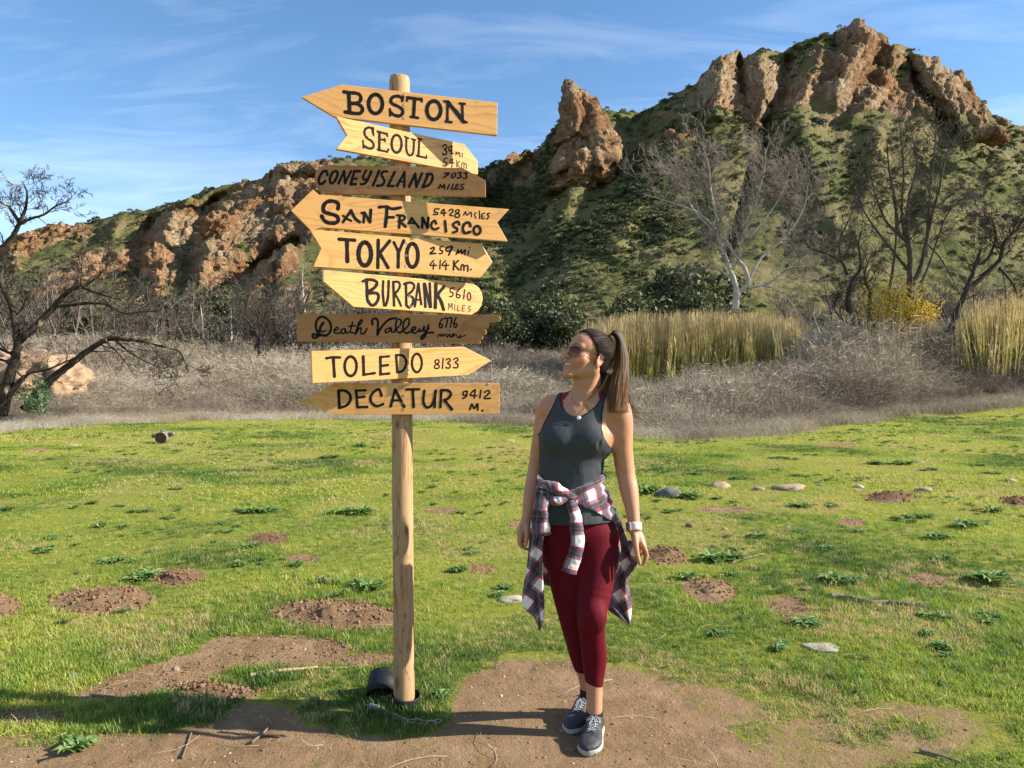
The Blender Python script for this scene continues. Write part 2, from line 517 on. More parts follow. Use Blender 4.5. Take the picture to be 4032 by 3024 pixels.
def build_ground():
    a1 = np.linspace(-46, 46, 500)
    a0 = np.linspace(-180, -46, 40)[:-1]; a2 = np.linspace(46, 180, 40)[1:]
    ang = np.radians(np.concatenate([a0, a1, a2]))
    rad = np.concatenate([[.02, .5, 1.1, 1.7], np.geomspace(2.2, 45, 340), np.geomspace(46, 1400, 50)])
    A, Rr = np.meshgrid(ang, rad)
    x = (Rr*np.sin(A)).ravel(); y = (Rr*np.cos(A)).ravel()
    z = ground_h(x, y)
    far = Rr.ravel() > 90
    z = np.where(far, np.minimum(z, 6.0), z)
    V = np.stack([x, y, z], 1)
    nu = len(ang); nv = len(rad)
    i = np.arange(nv-1)[:, None]*nu+np.arange(nu-1)[None, :]
    Fc = np.stack([i, i+1, i+1+nu, i+nu], -1).reshape(-1, 4)[:, ::-1]
    m = NT('meadow_ground')
    pos = m.pos()
    dirt = m.attr('dirt')
    n1 = m.noise(pos, 3.2, 6, .65)
    n2 = m.noise(pos, 22, 5, .7)
    n3 = m.noise(pos, 140, 4, .7)
    f = m.math('ADD', dirt, m.math('MULTIPLY', m.math('SUBTRACT', n2, .5), .9))
    f = m.math('ADD', f, m.math('MULTIPLY', m.math('SUBTRACT', n1, .5), .5))
    f = m.fr(f, .30, .46)
    soil = m.ramp(n1, [(.25, (.20, .122, .064)), (.5, (.30, .195, .108)), (.75, (.39, .265, .155))])
    soil = m.mix(m.fr(n3, .35, .7), m.mix(1.0, soil, (.62, .6, .58), 'MULTIPLY'), soil)
    soil = m.mix(m.math('MULTIPLY', m.attr('heap'), .75), soil, (.115, .060, .034))
    st = m.voro(pos, 90)
    soil = m.mix(m.fr(st, .10, .16, .55, 0), soil, (.38, .29, .2))
    gr = m.ramp(n2, [(.3, (.11, .13, .018)), (.5, (.20, .215, .030)), (.7, (.27, .24, .055))])
    gr = m.mix(m.fr(m.noise(pos, .55, 5, .6), .45, .62), gr, (.19, .20, .035))
    gr = m.mix(m.fr(m.noise(pos, 1.7, 5, .7), .56, .70, 0, .7), gr, (.20, .15, .075))
    br = m.ramp(n2, [(.3, (.10, .078, .045)), (.7, (.25, .20, .125))])
    gr = m.mix(m.attr('brush'), gr, br)
    col = m.mix(f, gr, soil)
    bh = m.math('ADD', m.math('MULTIPLY', n3, .5), m.math('MULTIPLY', n2, 1.0))
    bh = m.math('ADD', bh, m.fr(st, .05, .2, .35, 0))
    mat = m.bsdf(col, .95, m.bump(bh, 1.0, .022), spec=.1)
    o = mesh_obj('meadow_ground', V, Fc, mat)
    px, py = proj(x, y)
    rr = np.sqrt(x*x+y*y)
    set_attr(o, 'dirt', dirt_mask(x, y))
    e = np.zeros(x.shape)
    for k in (0, 1, 2, 3, 6, 9, 10, 11, 8):
        cx, cy, rx, ry, rot, hh = DIRT[k]
        wgt = {9: 1.0, 10: 1.0, 3: .6, 6: .55, 11: .5, 8: .8}.get(k, .35)
        e = np.maximum(e, wgt*(1-sstep(.6, 1.1, ell(px, py, cx, cy, rx, ry, rot))))
    set_attr(o, 'heap', e)
    set_attr(o, 'brush', np.where(y > 0, sstep(-1.2, 1.6, y-meadow_edge(px)+1.6*fbm(np.stack([x*.7, y*.7, x*0], 1), 3, 66)), 0)*1.0)
    tag(o, kind='structure')
    return o
ground = build_ground()
# ---------------------------------------------------------------- the hills
K = 4032/2212.0
def interp_sil(pts, x):
    p = np.array(pts, float)*K
    return np.interp(x, p[:, 0], p[:, 1])

def seg_field(px, py, line, width):
    """1 on a polyline, falling to 0 at width (in 4032-px)"""
    L = np.array(line, float)*K
    d = np.full(px.shape, 1e9)
    for (ax, ay), (bx, by) in zip(L[:-1], L[1:]):
        ex, ey = bx-ax, by-ay
        t = np.clip(((px-ax)*ex+(py-ay)*ey)/(ex*ex+ey*ey+1e-9), 0, 1)
        d = np.minimum(d, np.hypot(px-ax-t*ex, py-ay-t*ey))
    return np.exp(-(d/(width*K))**2)

def rock_material(name, warm=1.0):
    m = NT(name)
    pos = m.pos()
    rock = m.attr('rock')
    big = m.noise(pos, .045, 4, .6)
    mid = m.noise(pos, .35, 7, .68)
    fine = m.noise(pos, 1.6, 6, .7)
    lay = m.noise(m.map(pos, (.25, .25, 1.1), rot=(0, .5, 0)), .5, 5, .6)
    rc = m.ramp(mid, [(.28, (.11, .055, .029)), (.43, (.22, .115, .056)), (.58, (.34, .19, .095)), (.78, (.47, .31, .17))])
    rc = m.mix(m.fr(big, .42, .62), rc, m.ramp(mid, [(.3, (.22, .16, .095)), (.7, (.50, .39, .25))]))
    rc = m.mix(m.math('MULTIPLY', m.attr('red'), .6), rc, m.ramp(mid, [(.3, (.28, .12, .062)), (.7, (.50, .26, .135))]))
    rc = m.mix(m.fr(lay, .55, .7, 0, .45), rc, (.20, .115, .07))
    rc = m.mix(m.fr(fine, .62, .78, 0, .3), rc, (.14, .13, .06))
    vg = m.ramp(m.noise(pos, .28, 6, .68), [(.3, (.045, .052, .019)), (.46, (.078, .086, .028)), (.6, (.125, .127, .042)), (.75, (.185, .150, .070))])
    vg = m.mix(m.math('MULTIPLY', m.fr(big, .40, .60), m.attr('dry')), vg, (.20, .165, .080))
    vg = m.mix(m.fr(fine, .62, .75, 0, .5), vg, (.028, .036, .014))
    edge = m.math('ADD', rock, m.math('MULTIPLY', m.math('SUBTRACT', m.noise(pos, .22, 7, .7), .5), 1.15))
    up = m.n('ShaderNodeSeparateXYZ'); m.l(m.n('ShaderNodeNewGeometry').outputs['Normal'], up.inputs[0])
    ledge = m.math('MULTIPLY', m.fr(up.outputs[2], .72, .90), m.fr(m.noise(pos, .12, 4, .6), .40, .55))
    edge = m.math('SUBTRACT', edge, m.math('MULTIPLY', ledge, .75))
    f = m.fr(edge, .42, .56)
    col = m.mix(f, vg, rc)
    wv = m.n('ShaderNodeVectorMath'); wv.operation = 'MULTIPLY_ADD'
    m.l(m.noise(pos, .5, 4, .6, out='Color'), wv.inputs[0]); wv.inputs[1].default_value = (3, 3, 3); m.l(pos, wv.inputs[2])
    cr = m.voro(m.map(wv.outputs[0], (1, 1, .6)), .42, 'DISTANCE_TO_EDGE'); cr2 = m.voro(m.map(wv.outputs[0], (1, 1, .7)), 1.3, 'DISTANCE_TO_EDGE')
    crk = m.math('ADD', m.math('MULTIPLY', m.fr(cr, 0, .10), 1.0), m.math('MULTIPLY', m.fr(cr2, 0, .12), .45))
    h = m.math('ADD', m.math('MULTIPLY', fine, 1.2), m.math('MULTIPLY', mid, 2.2))
    h = m.math('ADD', h, m.math('MULTIPLY', crk, f))
    col = m.mix(m.math('MULTIPLY', m.fr(cr, .0, .05, .35, 0), f), col, (.05, .035, .025))
    return m.bsdf(col, .95, m.bump(h, .85, .85), spec=.08)
HILLM = rock_material('hillside_rock_and_scrub')

def hill(name, sil, x0, x1, nu, nv, yfoot, D0, D1, rocks, reds, ribs, seed, dry, rock_noise=0.0, prof=1.25, pts_out=None):
    n1_ = int(nu*.8); u = np.concatenate([np.linspace(x0, -150, (nu-n1_)//2, endpoint=False), np.linspace(-150, 4180, n1_), np.linspace(4180, x1, nu-n1_-(nu-n1_)//2+1)[1:]]) if x0 < -150 else np.concatenate([np.linspace(x0, 4180, n1_), np.linspace(4180, x1, nu-n1_+1)[1:]])
    nu = len(u)
    t = np.concatenate([np.linspace(0, 1, nv), [1.03, 1.1, 1.25]])
    ys = interp_sil(sil, u)
    U, T = np.meshgrid(u, t)
    YS = np.repeat(ys[None, :], len(t), 0)
    PY = yfoot+(YS-yfoot)*np.minimum(T, 1)
    dd = D0+(D1(u)[None, :]-D0)*np.minimum(T, 1)**(1/prof)
    dd = dd*np.where(T > 1, 1+(T-1)*.6, 1)
    px = U.ravel(); py = PY.ravel(); D = dd.ravel()
    X = (px-CX)/F*D; Z = CAMZ+(CY-py)/F*D
    back = T.ravel() > 1
    Z = np.where(back, Z-(T.ravel()-1)*160, Z)
    p = np.stack([X, D, Z], 1)
    q = p*np.array([1, 1, 1.0])
    rock = np.zeros(px.shape)
    wob = 26*fbm(np.stack([px*.012, py*.012, px*0], 1), 4, seed+3)
    wob2 = 26*fbm(np.stack([px*.012, py*.012, px*0+9], 1), 4, seed+4)
    for (cx, cy, rx, ry, rot, a) in rocks:
        e = ell(px+wob, py+wob2, cx*K, cy*K, rx*K, ry*K, rot)
        rock = np.maximum(rock, a*(1-sstep(.75, 1.15, e)))
    rock = np.clip(rock+rock_noise*fbm(q*.05, 4, seed+8), 0, 1)
    red = np.zeros(px.shape)
    for (cx, cy, rx, ry, rot, a) in reds:
        red = np.maximum(red, a*(1-sstep(.5, 1.2, ell(px+wob, py+wob2, cx*K, cy*K, rx*K, ry*K, rot))))
    # macro ribs (+) and gullies (-)
    mac = np.zeros(px.shape)
    for line, wd, amp in ribs:
        mac += amp*seg_field(px+wob*.5, py+wob2*.5, line, wd)
    mac += 9*fbm(q*.028, 4, seed)*(1-.4*rock)
    mac *= np.clip(T.ravel()*5, 0, 1)
    kk = 1-mac/D                      # ribs and gullies move the slope nearer or farther
    p = np.stack([X*kk, D*kk, CAMZ+(Z-CAMZ)*kk], 1)
    h = np.zeros(px.shape)
    d1, d2, cid = worley(q*np.array([.11, .11, .085])+.35*np.stack([fbm(q*.09, 3, seed+31), fbm(q*.09, 3, seed+32), fbm(q*.09, 3, seed+33)], 1), seed+1)
    block = (cid-.5)*3.2+3.6*np.minimum(d2-d1, .38)/.38*.9-2.2
    d1b, d2b, cidb = worley(q*np.array([.3, .3, .24])+.3*fbm(q*.2, 3, seed+35)[:, None], seed+2)
    block2 = (cidb-.5)*1.3+1.0*np.minimum(d2b-d1b, .3)/.3
    rg = fbm(q*.16, 5, seed+6, ridged=True)
    qw = q+1.3*np.stack([fbm(q*.3, 3, seed+41), fbm(q*.3, 3, seed+42), fbm(q*.3, 3, seed+43)], 1)
    d1c, d2c, cidc = worley(qw*np.array([.13, .13, .085]), seed+44, True)
    d1e, d2e, cide = worley(qw*np.array([.5, .5, .4]), seed+45, True)
    rk = sstep(.35, .65, rock)
    h += rk*(block*.28+block2*.35+2.0*(cidc-.5)+1.2*np.minimum(d2c-d1c, .14)/.14-1.0+1.0*(cide-.5)+.9*rg+.5*fbm(q*.6, 4, seed+16, ridged=True))
    h += (1-rk)*(.9*fbm(q*.22, 5, seed+7)+.35*fbm(q*.9, 3, seed+9))
    h *= np.where(back, .4, 1)*np.clip(T.ravel()*6, .15, 1)
    nrm = np.array([.0, -.78, .62])
    p = p+h[:, None]*nrm
    # break up the skyline a little
    p[:, 2] += np.where(T.ravel() > .985, rk*1.2*fbm(q*.25, 3, seed+12)+.45*fbm(q*.6, 3, seed+13), 0)
    nvt = len(t)
    i = np.arange(nvt-1)[:, None]*nu+np.arange(nu-1)[None, :]
    Fc = np.stack([i, i+1, i+1+nu, i+nu], -1).reshape(-1, 4)
    o = mesh_obj(name, p, Fc, HILLM)
    set_attr(o, 'rock', rock); set_attr(o, 'red', red); set_attr(o, 'dry', np.full(len(p), dry))
    tag(o, kind='structure')
    if pts_out is not None:
        pts_out.append((p, rock, px, py, T.ravel(), D))
    return o

HP = []
sil_left = [(-1200, 560), (-300, 570), (-60, 556), (0, 540), (30, 515), (60, 505), (120, 490), (190, 481), (250, 462), (330, 450), (400, 430), (440, 412), (470, 401), (530, 393), (575, 378),
            (592, 371), (596, 352), (620, 348), (680, 350), (720, 342), (800, 338), (860, 352), (920, 358), (1000, 362), (1060, 372), (1200, 400), (1500, 470), (2200, 560), (4200, 640)]
rocks_left = [(40, 530, 70, 30, -10, .9), (130, 505, 90, 22, -8, .75), (260, 480, 90, 18, -12, .5), (330, 530, 70, 32, -30, .95), (400, 470, 70, 28, -30, .95), (350, 585, 45, 60, 10, 1),
              (460, 500, 90, 60, -25, 1), (560, 440, 110, 70, -15, 1), (680, 400, 70, 60, 0, 1), (480, 580, 60, 45, -20, .95), (600, 520, 70, 60, -40, 1), (560, 590, 40, 40, -50, .9), (620, 560, 60, 30, -45, .9),
              (200, 580, 80, 26, -30, .85), (120, 610, 60, 24, -35, .8), (280, 555, 60, 26, -30, .9), (750, 380, 60, 30, 0, .8), (900, 400, 70, 20, 0, .5), (640, 640, 40, 24, -30, .7), (700, 470, 60, 60, 0, .8),
              (500, 640, 60, 14, -20, .5), (20, 585, 30, 14, -15, .6)]
reds_left = [(350, 600, 40, 60, 10, 1), (330, 620, 40, 40, 0, 1), (160, 590, 110, 40, -30, .9), (300, 540, 80, 30, -30, .7), (680, 400, 60, 30, 0, .6), (620, 350, 40, 10, 0, .8), (100, 510, 90, 20, -8, .5), (560, 560, 30, 40, -40, .8)]
ribs_left = [([(330, 480), (300, 540), (290, 640)], 16, -9), ([(400, 430), (370, 500), (352, 560), (340, 650)], 14, 10), ([(450, 520), (440, 590), (420, 640)], 14, 9),
             ([(460, 440), (420, 520), (400, 600)], 16, -8), ([(560, 420), (500, 470), (470, 560)], 22, 6), ([(640, 520), (520, 585), (420, 670)], 14, -12), ([(620, 560), (560, 610), (530, 650)], 15, 8),
             ([(260, 480), (200, 540), (80, 620)], 16, 6), ([(220, 520), (120, 590), (0, 660)], 16, -6), ([(480, 420), (440, 450), (380, 460)], 12, -7), ([(600, 360), (580, 380), (520, 400)], 10, 4),
             ([(700, 420), (660, 520), (600, 600)], 30, 5), ([(60, 505), (20, 560), (-60, 600)], 16, 5)]
hill('rocky_hillside_west', sil_left, -2600, 5200, 760, 230, 1440, 92, lambda u: 250+0*u, rocks_left, reds_left, ribs_left, 40, .8, .12, 1.15, HP)

sil_main = [(300, 740), (420, 700), (520, 650), (600, 580), (700, 480), (800, 430), (920, 400), (1000, 385), (1030, 372), (1060, 358), (1090, 345), (1150, 330), (1175, 312), (1200, 270), (1230, 236), (1300, 232), (1330, 240), (1380, 245), (1420, 225), (1455, 205), (1480, 190),
            (1505, 178), (1520, 158), (1540, 132), (1560, 122), (1600, 114), (1625, 117), (1640, 108), (1690, 113), (1720, 96), (1745, 84), (1765, 80), (1795, 78), (1806, 66), (1822, 58), (1850, 53),
            (1870, 55), (1900, 64), (1920, 80), (1926, 96), (1950, 100), (1975, 112), (1992, 115), (2012, 130), (2045, 148), (2062, 152), (2085, 178), (2110, 205), (2130, 232), (2160, 262), (2212, 275), (2300, 305), (2500, 360), (3200, 470), (4600, 560)]
rocks_main = [(1560, 175, 52, 55, -10, 1), (1640, 190, 55, 75, 5, 1), (1600, 150, 90, 40, 0, 1), (1530, 205, 40, 24, -20, .8), (1560, 215, 60, 24, 0, .8), (1730, 205, 48, 28, -15, 1), (1760, 185, 40, 24, -20, .9), (1800, 150, 46, 26, -8, .9), (1770, 118, 34, 24, -10, 1),
              (1866, 90, 62, 38, 0, 1.1), (1830, 140, 60, 34, -6, .9), (1930, 125, 40, 20, 10, .95), (1900, 160, 36, 18, 8, .7), (1880, 175, 50, 26, 0, .8), (1840, 205, 70, 36, 20, 1), (1920, 210, 60, 34, 30, 1), (1990, 150, 40, 20, 35, .9),
              (2040, 190, 44, 75, -40, 1), (2090, 210, 30, 60, -35, 1), (1980, 190, 40, 40, 20, .9), (2010, 230, 40, 30, 20, .8), (1680, 165, 40, 30, 0, .8), (1700, 140, 30, 14, 0, .6),
              (2120, 250, 26, 18, 20, .5), (2140, 290, 40, 18, 15, .7), (1480, 290, 30, 14, 0, .5), (1440, 250, 30, 16, 0, .5), (1120, 350, 50, 24, -20, .6), (1080, 370, 40, 22, -30, .7), (1130, 380, 40, 30, -40, .6),
              (1790, 255, 40, 14, 10, .5), (2030, 300, 30, 10, 10, .5)]
reds_main = [(1600, 210, 60, 40, 0, .7), (1730, 210, 50, 30, 0, .6), (1860, 80, 50, 20, 0, .4), (1920, 210, 60, 30, 20, .4), (2140, 290, 50, 30, 0, .5)]
ribs_main = [([(1560, 130), (1555, 200), (1550, 240)], 26, 8), ([(1640, 120), (1650, 200), (1660, 250)], 26, 8), ([(1600, 130), (1605, 200)], 7, -9), ([(1700, 130), (1690, 200), (1650, 270)], 12, -8), ([(1780, 95), (1740, 200), (1700, 250)], 22, 6),
             ([(1866, 75), (1850, 130), (1800, 200)], 30, 9), ([(1930, 110), (1900, 200), (1840, 260)], 14, 5), ([(1990, 130), (2040, 200), (2100, 290)], 26, 8), ([(1960, 130), (1990, 200), (2030, 260)], 10, -7),
             ([(1660, 240), (1640, 330), (1600, 450), (1560, 560)], 12, -8), ([(1740, 260), (1760, 360), (1800, 480)], 40, 9), ([(1500, 240), (1440, 330), (1380, 430), (1330, 520)], 34, 8),
             ([(1380, 255), (1330, 350), (1260, 450), (1200, 550)], 26, -9), ([(1300, 300), (1250, 400), (1180, 500), (1100, 560)], 60, 4), ([(1150, 340), (1080, 420), (1000, 520)], 26, -10),
             ([(1040, 380), (980, 460), (900, 560)], 26, 8), ([(2050, 280), (1990, 380), (1950, 480)], 24, -6), ([(1900, 270), (1880, 400), (1860, 500)], 30, 6), ([(2160, 280), (2150, 400), (2160, 500)], 40, 7), ([(700, 480), (640, 600), (600, 700)], 30, 5), ([(1500, 230), (1440, 400), (1420, 620)], 150, 10), ([(1150, 380), (1120, 480), (1100, 640)], 60, -14)]
hill('rocky_hill_main', sil_main, 700, 7600, 860, 300, 1440, 84, lambda u: 235+0*u, rocks_main, reds_main, ribs_main, 90, .8, .06, 1.25, HP)

# far slopes that close the valley outside the frame
def crag(name, px, py, D, size, rot, seed, label, cat, mat=None, sub=5, rough=1.0, group=None, tint=0.0, spin=None, flat=False, red=.3):
    """a jointed block of rock: an icosphere squared off, displaced by cellular and ridged noise"""
    bm = bmesh.new()
    bmesh.ops.create_icosphere(bm, subdivisions=sub, radius=1.0)
    V = np.array([v.co[:] for v in bm.verts]); Fc = [tuple(v.index for v in f.verts) for f in bm.faces]
    bm.free()
    V = np.sign(V)*np.abs(V)**.85
    s = float(max(size)); sz = np.array(size)
    q = V*sz/s
    off = np.array([seed*3.1, seed*1.7, seed*.9])
    d1, d2, cid = worley(q*2.3+off+.22*fbm(q*2+off, 3, seed)[:, None], seed, True)
    d1b, d2b, cidb = worley(q*5.0+off, seed+3, True)
    fl = q*np.array([3.4, 3.4, 1.3])+off
    disp = .22*(cid-.5)+.07*np.minimum(d2-d1, .25)/.25+.07*(cidb-.5)+.04*np.minimum(d2b-d1b, .25)/.25+.13*fbm(fl, 5, seed+5, ridged=True)+.05*fbm(q*9+off, 4, seed+6, ridged=True)
    nrm = q/np.linalg.norm(q, axis=1)[:, None]
    q = q+nrm*(disp*rough-.1)[:, None]
    W = q*s
    o = mesh_obj(name, W, np.array(Fc), mat or HILLM, smooth=False)
    o.location = P(px, py, D)
    o.rotation_euler = tuple(R(a) for a in rot)
    set_attr(o, 'rock', np.full(len(V), 1.2)); set_attr(o, 'red', np.full(len(V), red)); set_attr(o, 'dry', np.full(len(V), .5))
    return tag(o, label, cat, group)
# ---------------------------------------------------------------- grass, brush and reeds (instanced stuff)
def blade_tuft(name, n, h, spread, width, lean, seed, mat, segs=3, hv=.5, curl=.6):
    """a few curved blades rising from a small disc"""
    rng = np.random.default_rng(seed); V = []; Fc = []
    for i in range(n):
        a = rng.uniform(0, 2*math.pi); r = spread*math.sqrt(rng.random())
        bx, by = r*math.cos(a), r*math.sin(a)
        hh = h*(1-hv*rng.random()); th = rng.uniform(0, 2*math.pi)
        dx, dy = math.cos(th), math.sin(th); ln = lean*hh*rng.uniform(.2, 1.0)
        sx_, sy_ = -dy, dx
        if rng.random() < .5: sx_, sy_ = math.cos(a*3), math.sin(a*3)
        b = len(V)
        for k in range(segs+1):
            t = k/segs
            o = ln*(t**(1+curl))
            w_ = width*.5*(1-t**1.5)+.0002
            x, y, z = bx+dx*o, by+dy*o, hh*t*(1-.18*t*lean)
            if k == segs: V.append((x, y, z))
            else: V.append((x-sx_*w_, y-sy_*w_, z)); V.append((x+sx_*w_, y+sy_*w_, z))
        for k in range(segs-1):
            Fc.append((b+2*k, b+2*k+1, b+2*k+3, b+2*k+2))
        Fc.append((b+2*segs-2, b+2*segs-1, b+2*segs))
    return proto_mesh(name, V, Fc, [mat], smooth=False)

def tint_leaf(name, stops, f=.35, varscale=None):
    m = NT(name)
    t = m.attr('tint', 'INSTANCER')
    c = m.ramp(t, stops)
    return m.leaf(c, None, f)

GRASS = tint_leaf('meadow_grass_blades', [(0, (.055, .120, .012)), (.28, (.14, .235, .018)), (.5, (.26, .35, .032)), (.8, (.42, .42, .060)), (1, (.50, .37, .18))], .5)
def fan_points(rng, n, d0, d1, half=.95, power=1.0, xoff=0.0):
    """points in the wedge the camera sees, even on the ground"""
    u = rng.random(n)
    d = np.sqrt(d0*d0+(d1*d1-d0*d0)*u) if power == 1.0 else d0*(d1/d0)**u
    x = (rng.random(n)*2-1)*half*d
    return x, d

def lowp(x, y, s, seed, o=3):
    return fbm(np.stack([x*s, y*s, x*0], 1), o, seed)

def build_grass():
    rng = np.random.default_rng(5)
    X, Y, S, T, I = [], [], [], [], []
    for (n, d0, d1, sc0, ipool) in ((30000, 2.3, 4.6, 1.0, (0, 1, 2)), (34500, 4.6, 9, 1.25, (0, 1, 2)), (34500, 9, 18, 2.1, (3, 4)), (25000, 18, 36, 3.4, (3, 4))):
        x, y = fan_points(rng, n, d0, d1)
        dm = dirt_mask(x, y)
        dn = dm+.55*lowp(x, y, 3.5, 4, 5)+.16*(rng.random(n)-.5)
        keep = (dn < .36) | ((dn < .75) & (rng.random(n) < .30*(1-sstep(.36, .75, dn))+.02)) | (rng.random(n) < .03)
        px, _ = proj(x, y)
        keep &= y < meadow_edge(px)+1.0+1.5*lowp(x, y, .4, 6)
        # thin places within the turf
        thin = lowp(x, y, 1.3, 19, 4)
        keep &= (thin < .18) | (rng.random(n) < .5)
        keep &= (np.hypot(x+.49, y-3.33) > .055)
        x, y, dn = x[keep], y[keep], dn[keep]
        lush = lowp(x, y, .8, 9, 4)
        s = sc0*(.62+.55*rng.random(len(x)))*(1+.75*np.clip(lush, -.6, .8))
        # long grass round the post foot, along the path edge and between the soil patches
        px, py = proj(x, y)
        tall = np.exp(-(((x+.52)/.16)**2+((y-3.27)/.10)**2))*1.1
        tall += .8*(1-sstep(.4, 1.1, ell(px, py, 1040, 2650, 170, 60, 6)))
        tall += .7*(1-sstep(.4, 1.1, ell(px, py, 3250, 2680, 420, 90, 6)))+.5*(1-sstep(.4, 1.1, ell(px, py, 700, 2780, 420, 60, 0)))
        s = s*(1+tall)*np.where(dn > .3, .45, 1)
        warm = .45+.85*lowp(x, y, .30, 23, 4)+.50*lowp(x, y, 1.5, 29, 4)+.16*rng.standard_normal(len(x))-.25*np.clip(lush, 0, 1)-.12*tall
        warm = warm+.10*sstep(6, 16, y)
        dry = (rng.random(len(x)) < .06+.30*(dn > .33)+.45*sstep(.12, .4, lowp(x, y, .9, 41, 4)))
        t = np.where(dry, .97, np.clip(warm, 0, .86))
        X.append(x); Y.append(y); S.append(s); T.append(t); I.append(rng.choice(ipool, len(x)))
    x = np.concatenate(X); y = np.concatenate(Y); s = np.concatenate(S); t = np.concatenate(T); i = np.concatenate(I)
    z = ground_h(x, y)-.004
    ro = np.stack([.25*(rng.random(len(x))-.5), .25*(rng.random(len(x))-.5), rng.random(len(x))*6.28], 1)
    sc = np.stack([s**.5*1.05, s**.5*1.05, s*.9], 1)
    far = i >= 3
    sc[far] = np.stack([s[far]*.85, s[far]*.85, s[far]*.55], 1)
    pr = [blade_tuft('grass_a', 16, .042, .035, .0030, .9, 1, GRASS), blade_tuft('grass_b', 20, .034, .045, .0026, 1.3, 2, GRASS), blade_tuft('grass_c', 12, .055, .028, .0032, .8, 3, GRASS),
          blade_tuft('grass_d', 26, .042, .085, .0045, 1.1, 4, GRASS, 2), blade_tuft('grass_e', 22, .036, .10, .0050, 1.6, 5, GRASS, 2)]
    scatter('meadow_grass', np.stack([x, y, z], 1), sc, ro, i, t, pr, 'short bright green and yellowish grass of the meadow')
build_grass()

STRAW = tint_leaf('dry_straw', [(0, (.30, .22, .12)), (.5, (.42, .33, .19)), (1, (.55, .46, .30))], .15)
def build_straw():
    rng = np.random.default_rng(15)
    x, y = fan_points(rng, 6500, 2.3, 14)
    w_ = lowp(x, y, 1.0, 51, 3)
    k = (rng.random(len(x)) < .22+.9*w_+.25*(dirt_mask(x, y) > .2)); x, y = x[k], y[k]
    n = len(x)
    z = ground_h(x, y)+.010+.014*rng.random(n)
    V, Fc = [], []
    def straw(L, bend, seed):
        r = random.Random(seed)
        pts = [Vector((-L/2+L*t, bend*math.sin(t*3.1), .006*math.sin(t*5+seed))) for t in np.linspace(0, 1, 5)]
        mb = MB().tube(pts, .0011, 3)
        return proto_mesh('straw', mb.v, mb.f, [STRAW])
    pr = [straw(.16, .02, 1), straw(.09, -.01, 2), straw(.28, .05, 3), straw(.05, .008, 4)]
    s = .35+.75*rng.random(n)**1.5
    scatter('dry_straw', np.stack([x, y, z], 1), s, np.stack([.1*rng.standard_normal(n), .12*rng.standard_normal(n), rng.random(n)*6.28], 1), rng.integers(0, 4, n), rng.random(n), pr, 'dry straw stalks lying loose in the grass')
    # crumbs of soil and small stones on the bare ground
    x, y = fan_points(rng, 32000, 2.3, 7.5)
    d = dirt_mask(x, y)+.3*lowp(x, y, 4, 4, 3)
    k = (d > .45); x, y = x[k], y[k]; n = len(x)
    z = ground_h(x, y)
    bm = bmesh.new(); bmesh.ops.create_icosphere(bm, subdivisions=1, radius=1)
    V = np.array([v.co[:] for v in bm.verts]); Fc = [tuple(v.index for v in f.verts) for f in bm.faces]; bm.free()
    m = NT('soil_crumbs'); t = m.attr('tint', 'INSTANCER')
    cm = m.bsdf(m.ramp(t, [(0, (.12, .068, .038)), (.6, (.24, .15, .085)), (.93, (.32, .22, .14)), (1, (.45, .38, .3))]), .95)
    pr = [proto_mesh('crumb', V*(1+.3*fbm(V*2+q*7, 2, q)[:, None]), Fc, [cm], smooth=False) for q in range(3)]
    s = .0018+.0075*rng.random(n)**5
    s3 = np.stack([s, s*(.7+.6*rng.random(n)), s*.6], 1)
    scatter('soil_crumbs', np.stack([x, y, z], 1), s3, rng.random((n, 3))*6.28*np.array([.1, .1, 1]), rng.integers(0, 3, n), rng.random(n), pr, 'small crumbs of soil and grit on the bare earth')
    x, y = fan_points(rng, 900, 2.3, 9)
    k = dirt_mask(x, y)+.3*lowp(x, y, 3, 4, 3) > .35; x, y = x[k], y[k]; n = len(x)
    z = ground_h(x, y)
    s = .006+.012*rng.random(n)**3
    s3 = np.stack([s, s*.8, s*.5], 1)
build_straw()

# ---- dry brush between the meadow and the trees
BRUSH = tint_leaf('dry_brush_stems', [(0, (.085, .060, .040)), (.3, (.19, .150, .110)), (.5, (.31, .255, .185)), (.75, (.43, .36, .25)), (1, (.46, .43, .38))], .25)
def stem_bush(name, n, h, spread, seed, mat, lean=.5, width=.012, twig=2, wisp=.0):
    rng = np.random.default_rng(seed); V = []; Fc = []
    def rib(p, q, w0, w1):
        d = q-p; s_ = np.cross(d, [rng.standard_normal(), rng.standard_normal(), .1]); L = np.linalg.norm(s_)+1e-9; s_ = s_/L
        b = len(V)
        V.extend([p-s_*w0, p+s_*w0, q+s_*w1, q-s_*w1]); Fc.append((b, b+1, b+2, b+3))
    for i in range(n):
        a = rng.uniform(0, 6.28); r = spread*math.sqrt(rng.random())
        p = np.array([r*math.cos(a), r*math.sin(a), 0]); th = rng.uniform(0, 6.28)
        hh = h*rng.uniform(.5, 1); d = np.array([math.cos(th)*lean*rng.random(), math.sin(th)*lean*rng.random(), 1.0])
        q = p
        for k in range(3):
            d2 = d+np.array([rng.standard_normal()*.16, rng.standard_normal()*.16, -.12*k*wisp])
            q2 = q+d2*hh/3
            rib(q, q2, width*(1-.28*k)*.5, width*(1-.28*(k+1))*.5)
            for _ in range(twig):
                t = rng.random(); s0 = q+(q2-q)*t
                tt = np.array([rng.standard_normal()*.5, rng.standard_normal()*.5, rng.random()*.6])*hh*.22
                rib(s0, s0+tt, width*.32, width*.12)
            q = q2; d = d2
    return proto_mesh(name, V, Fc, [mat], smooth=False)

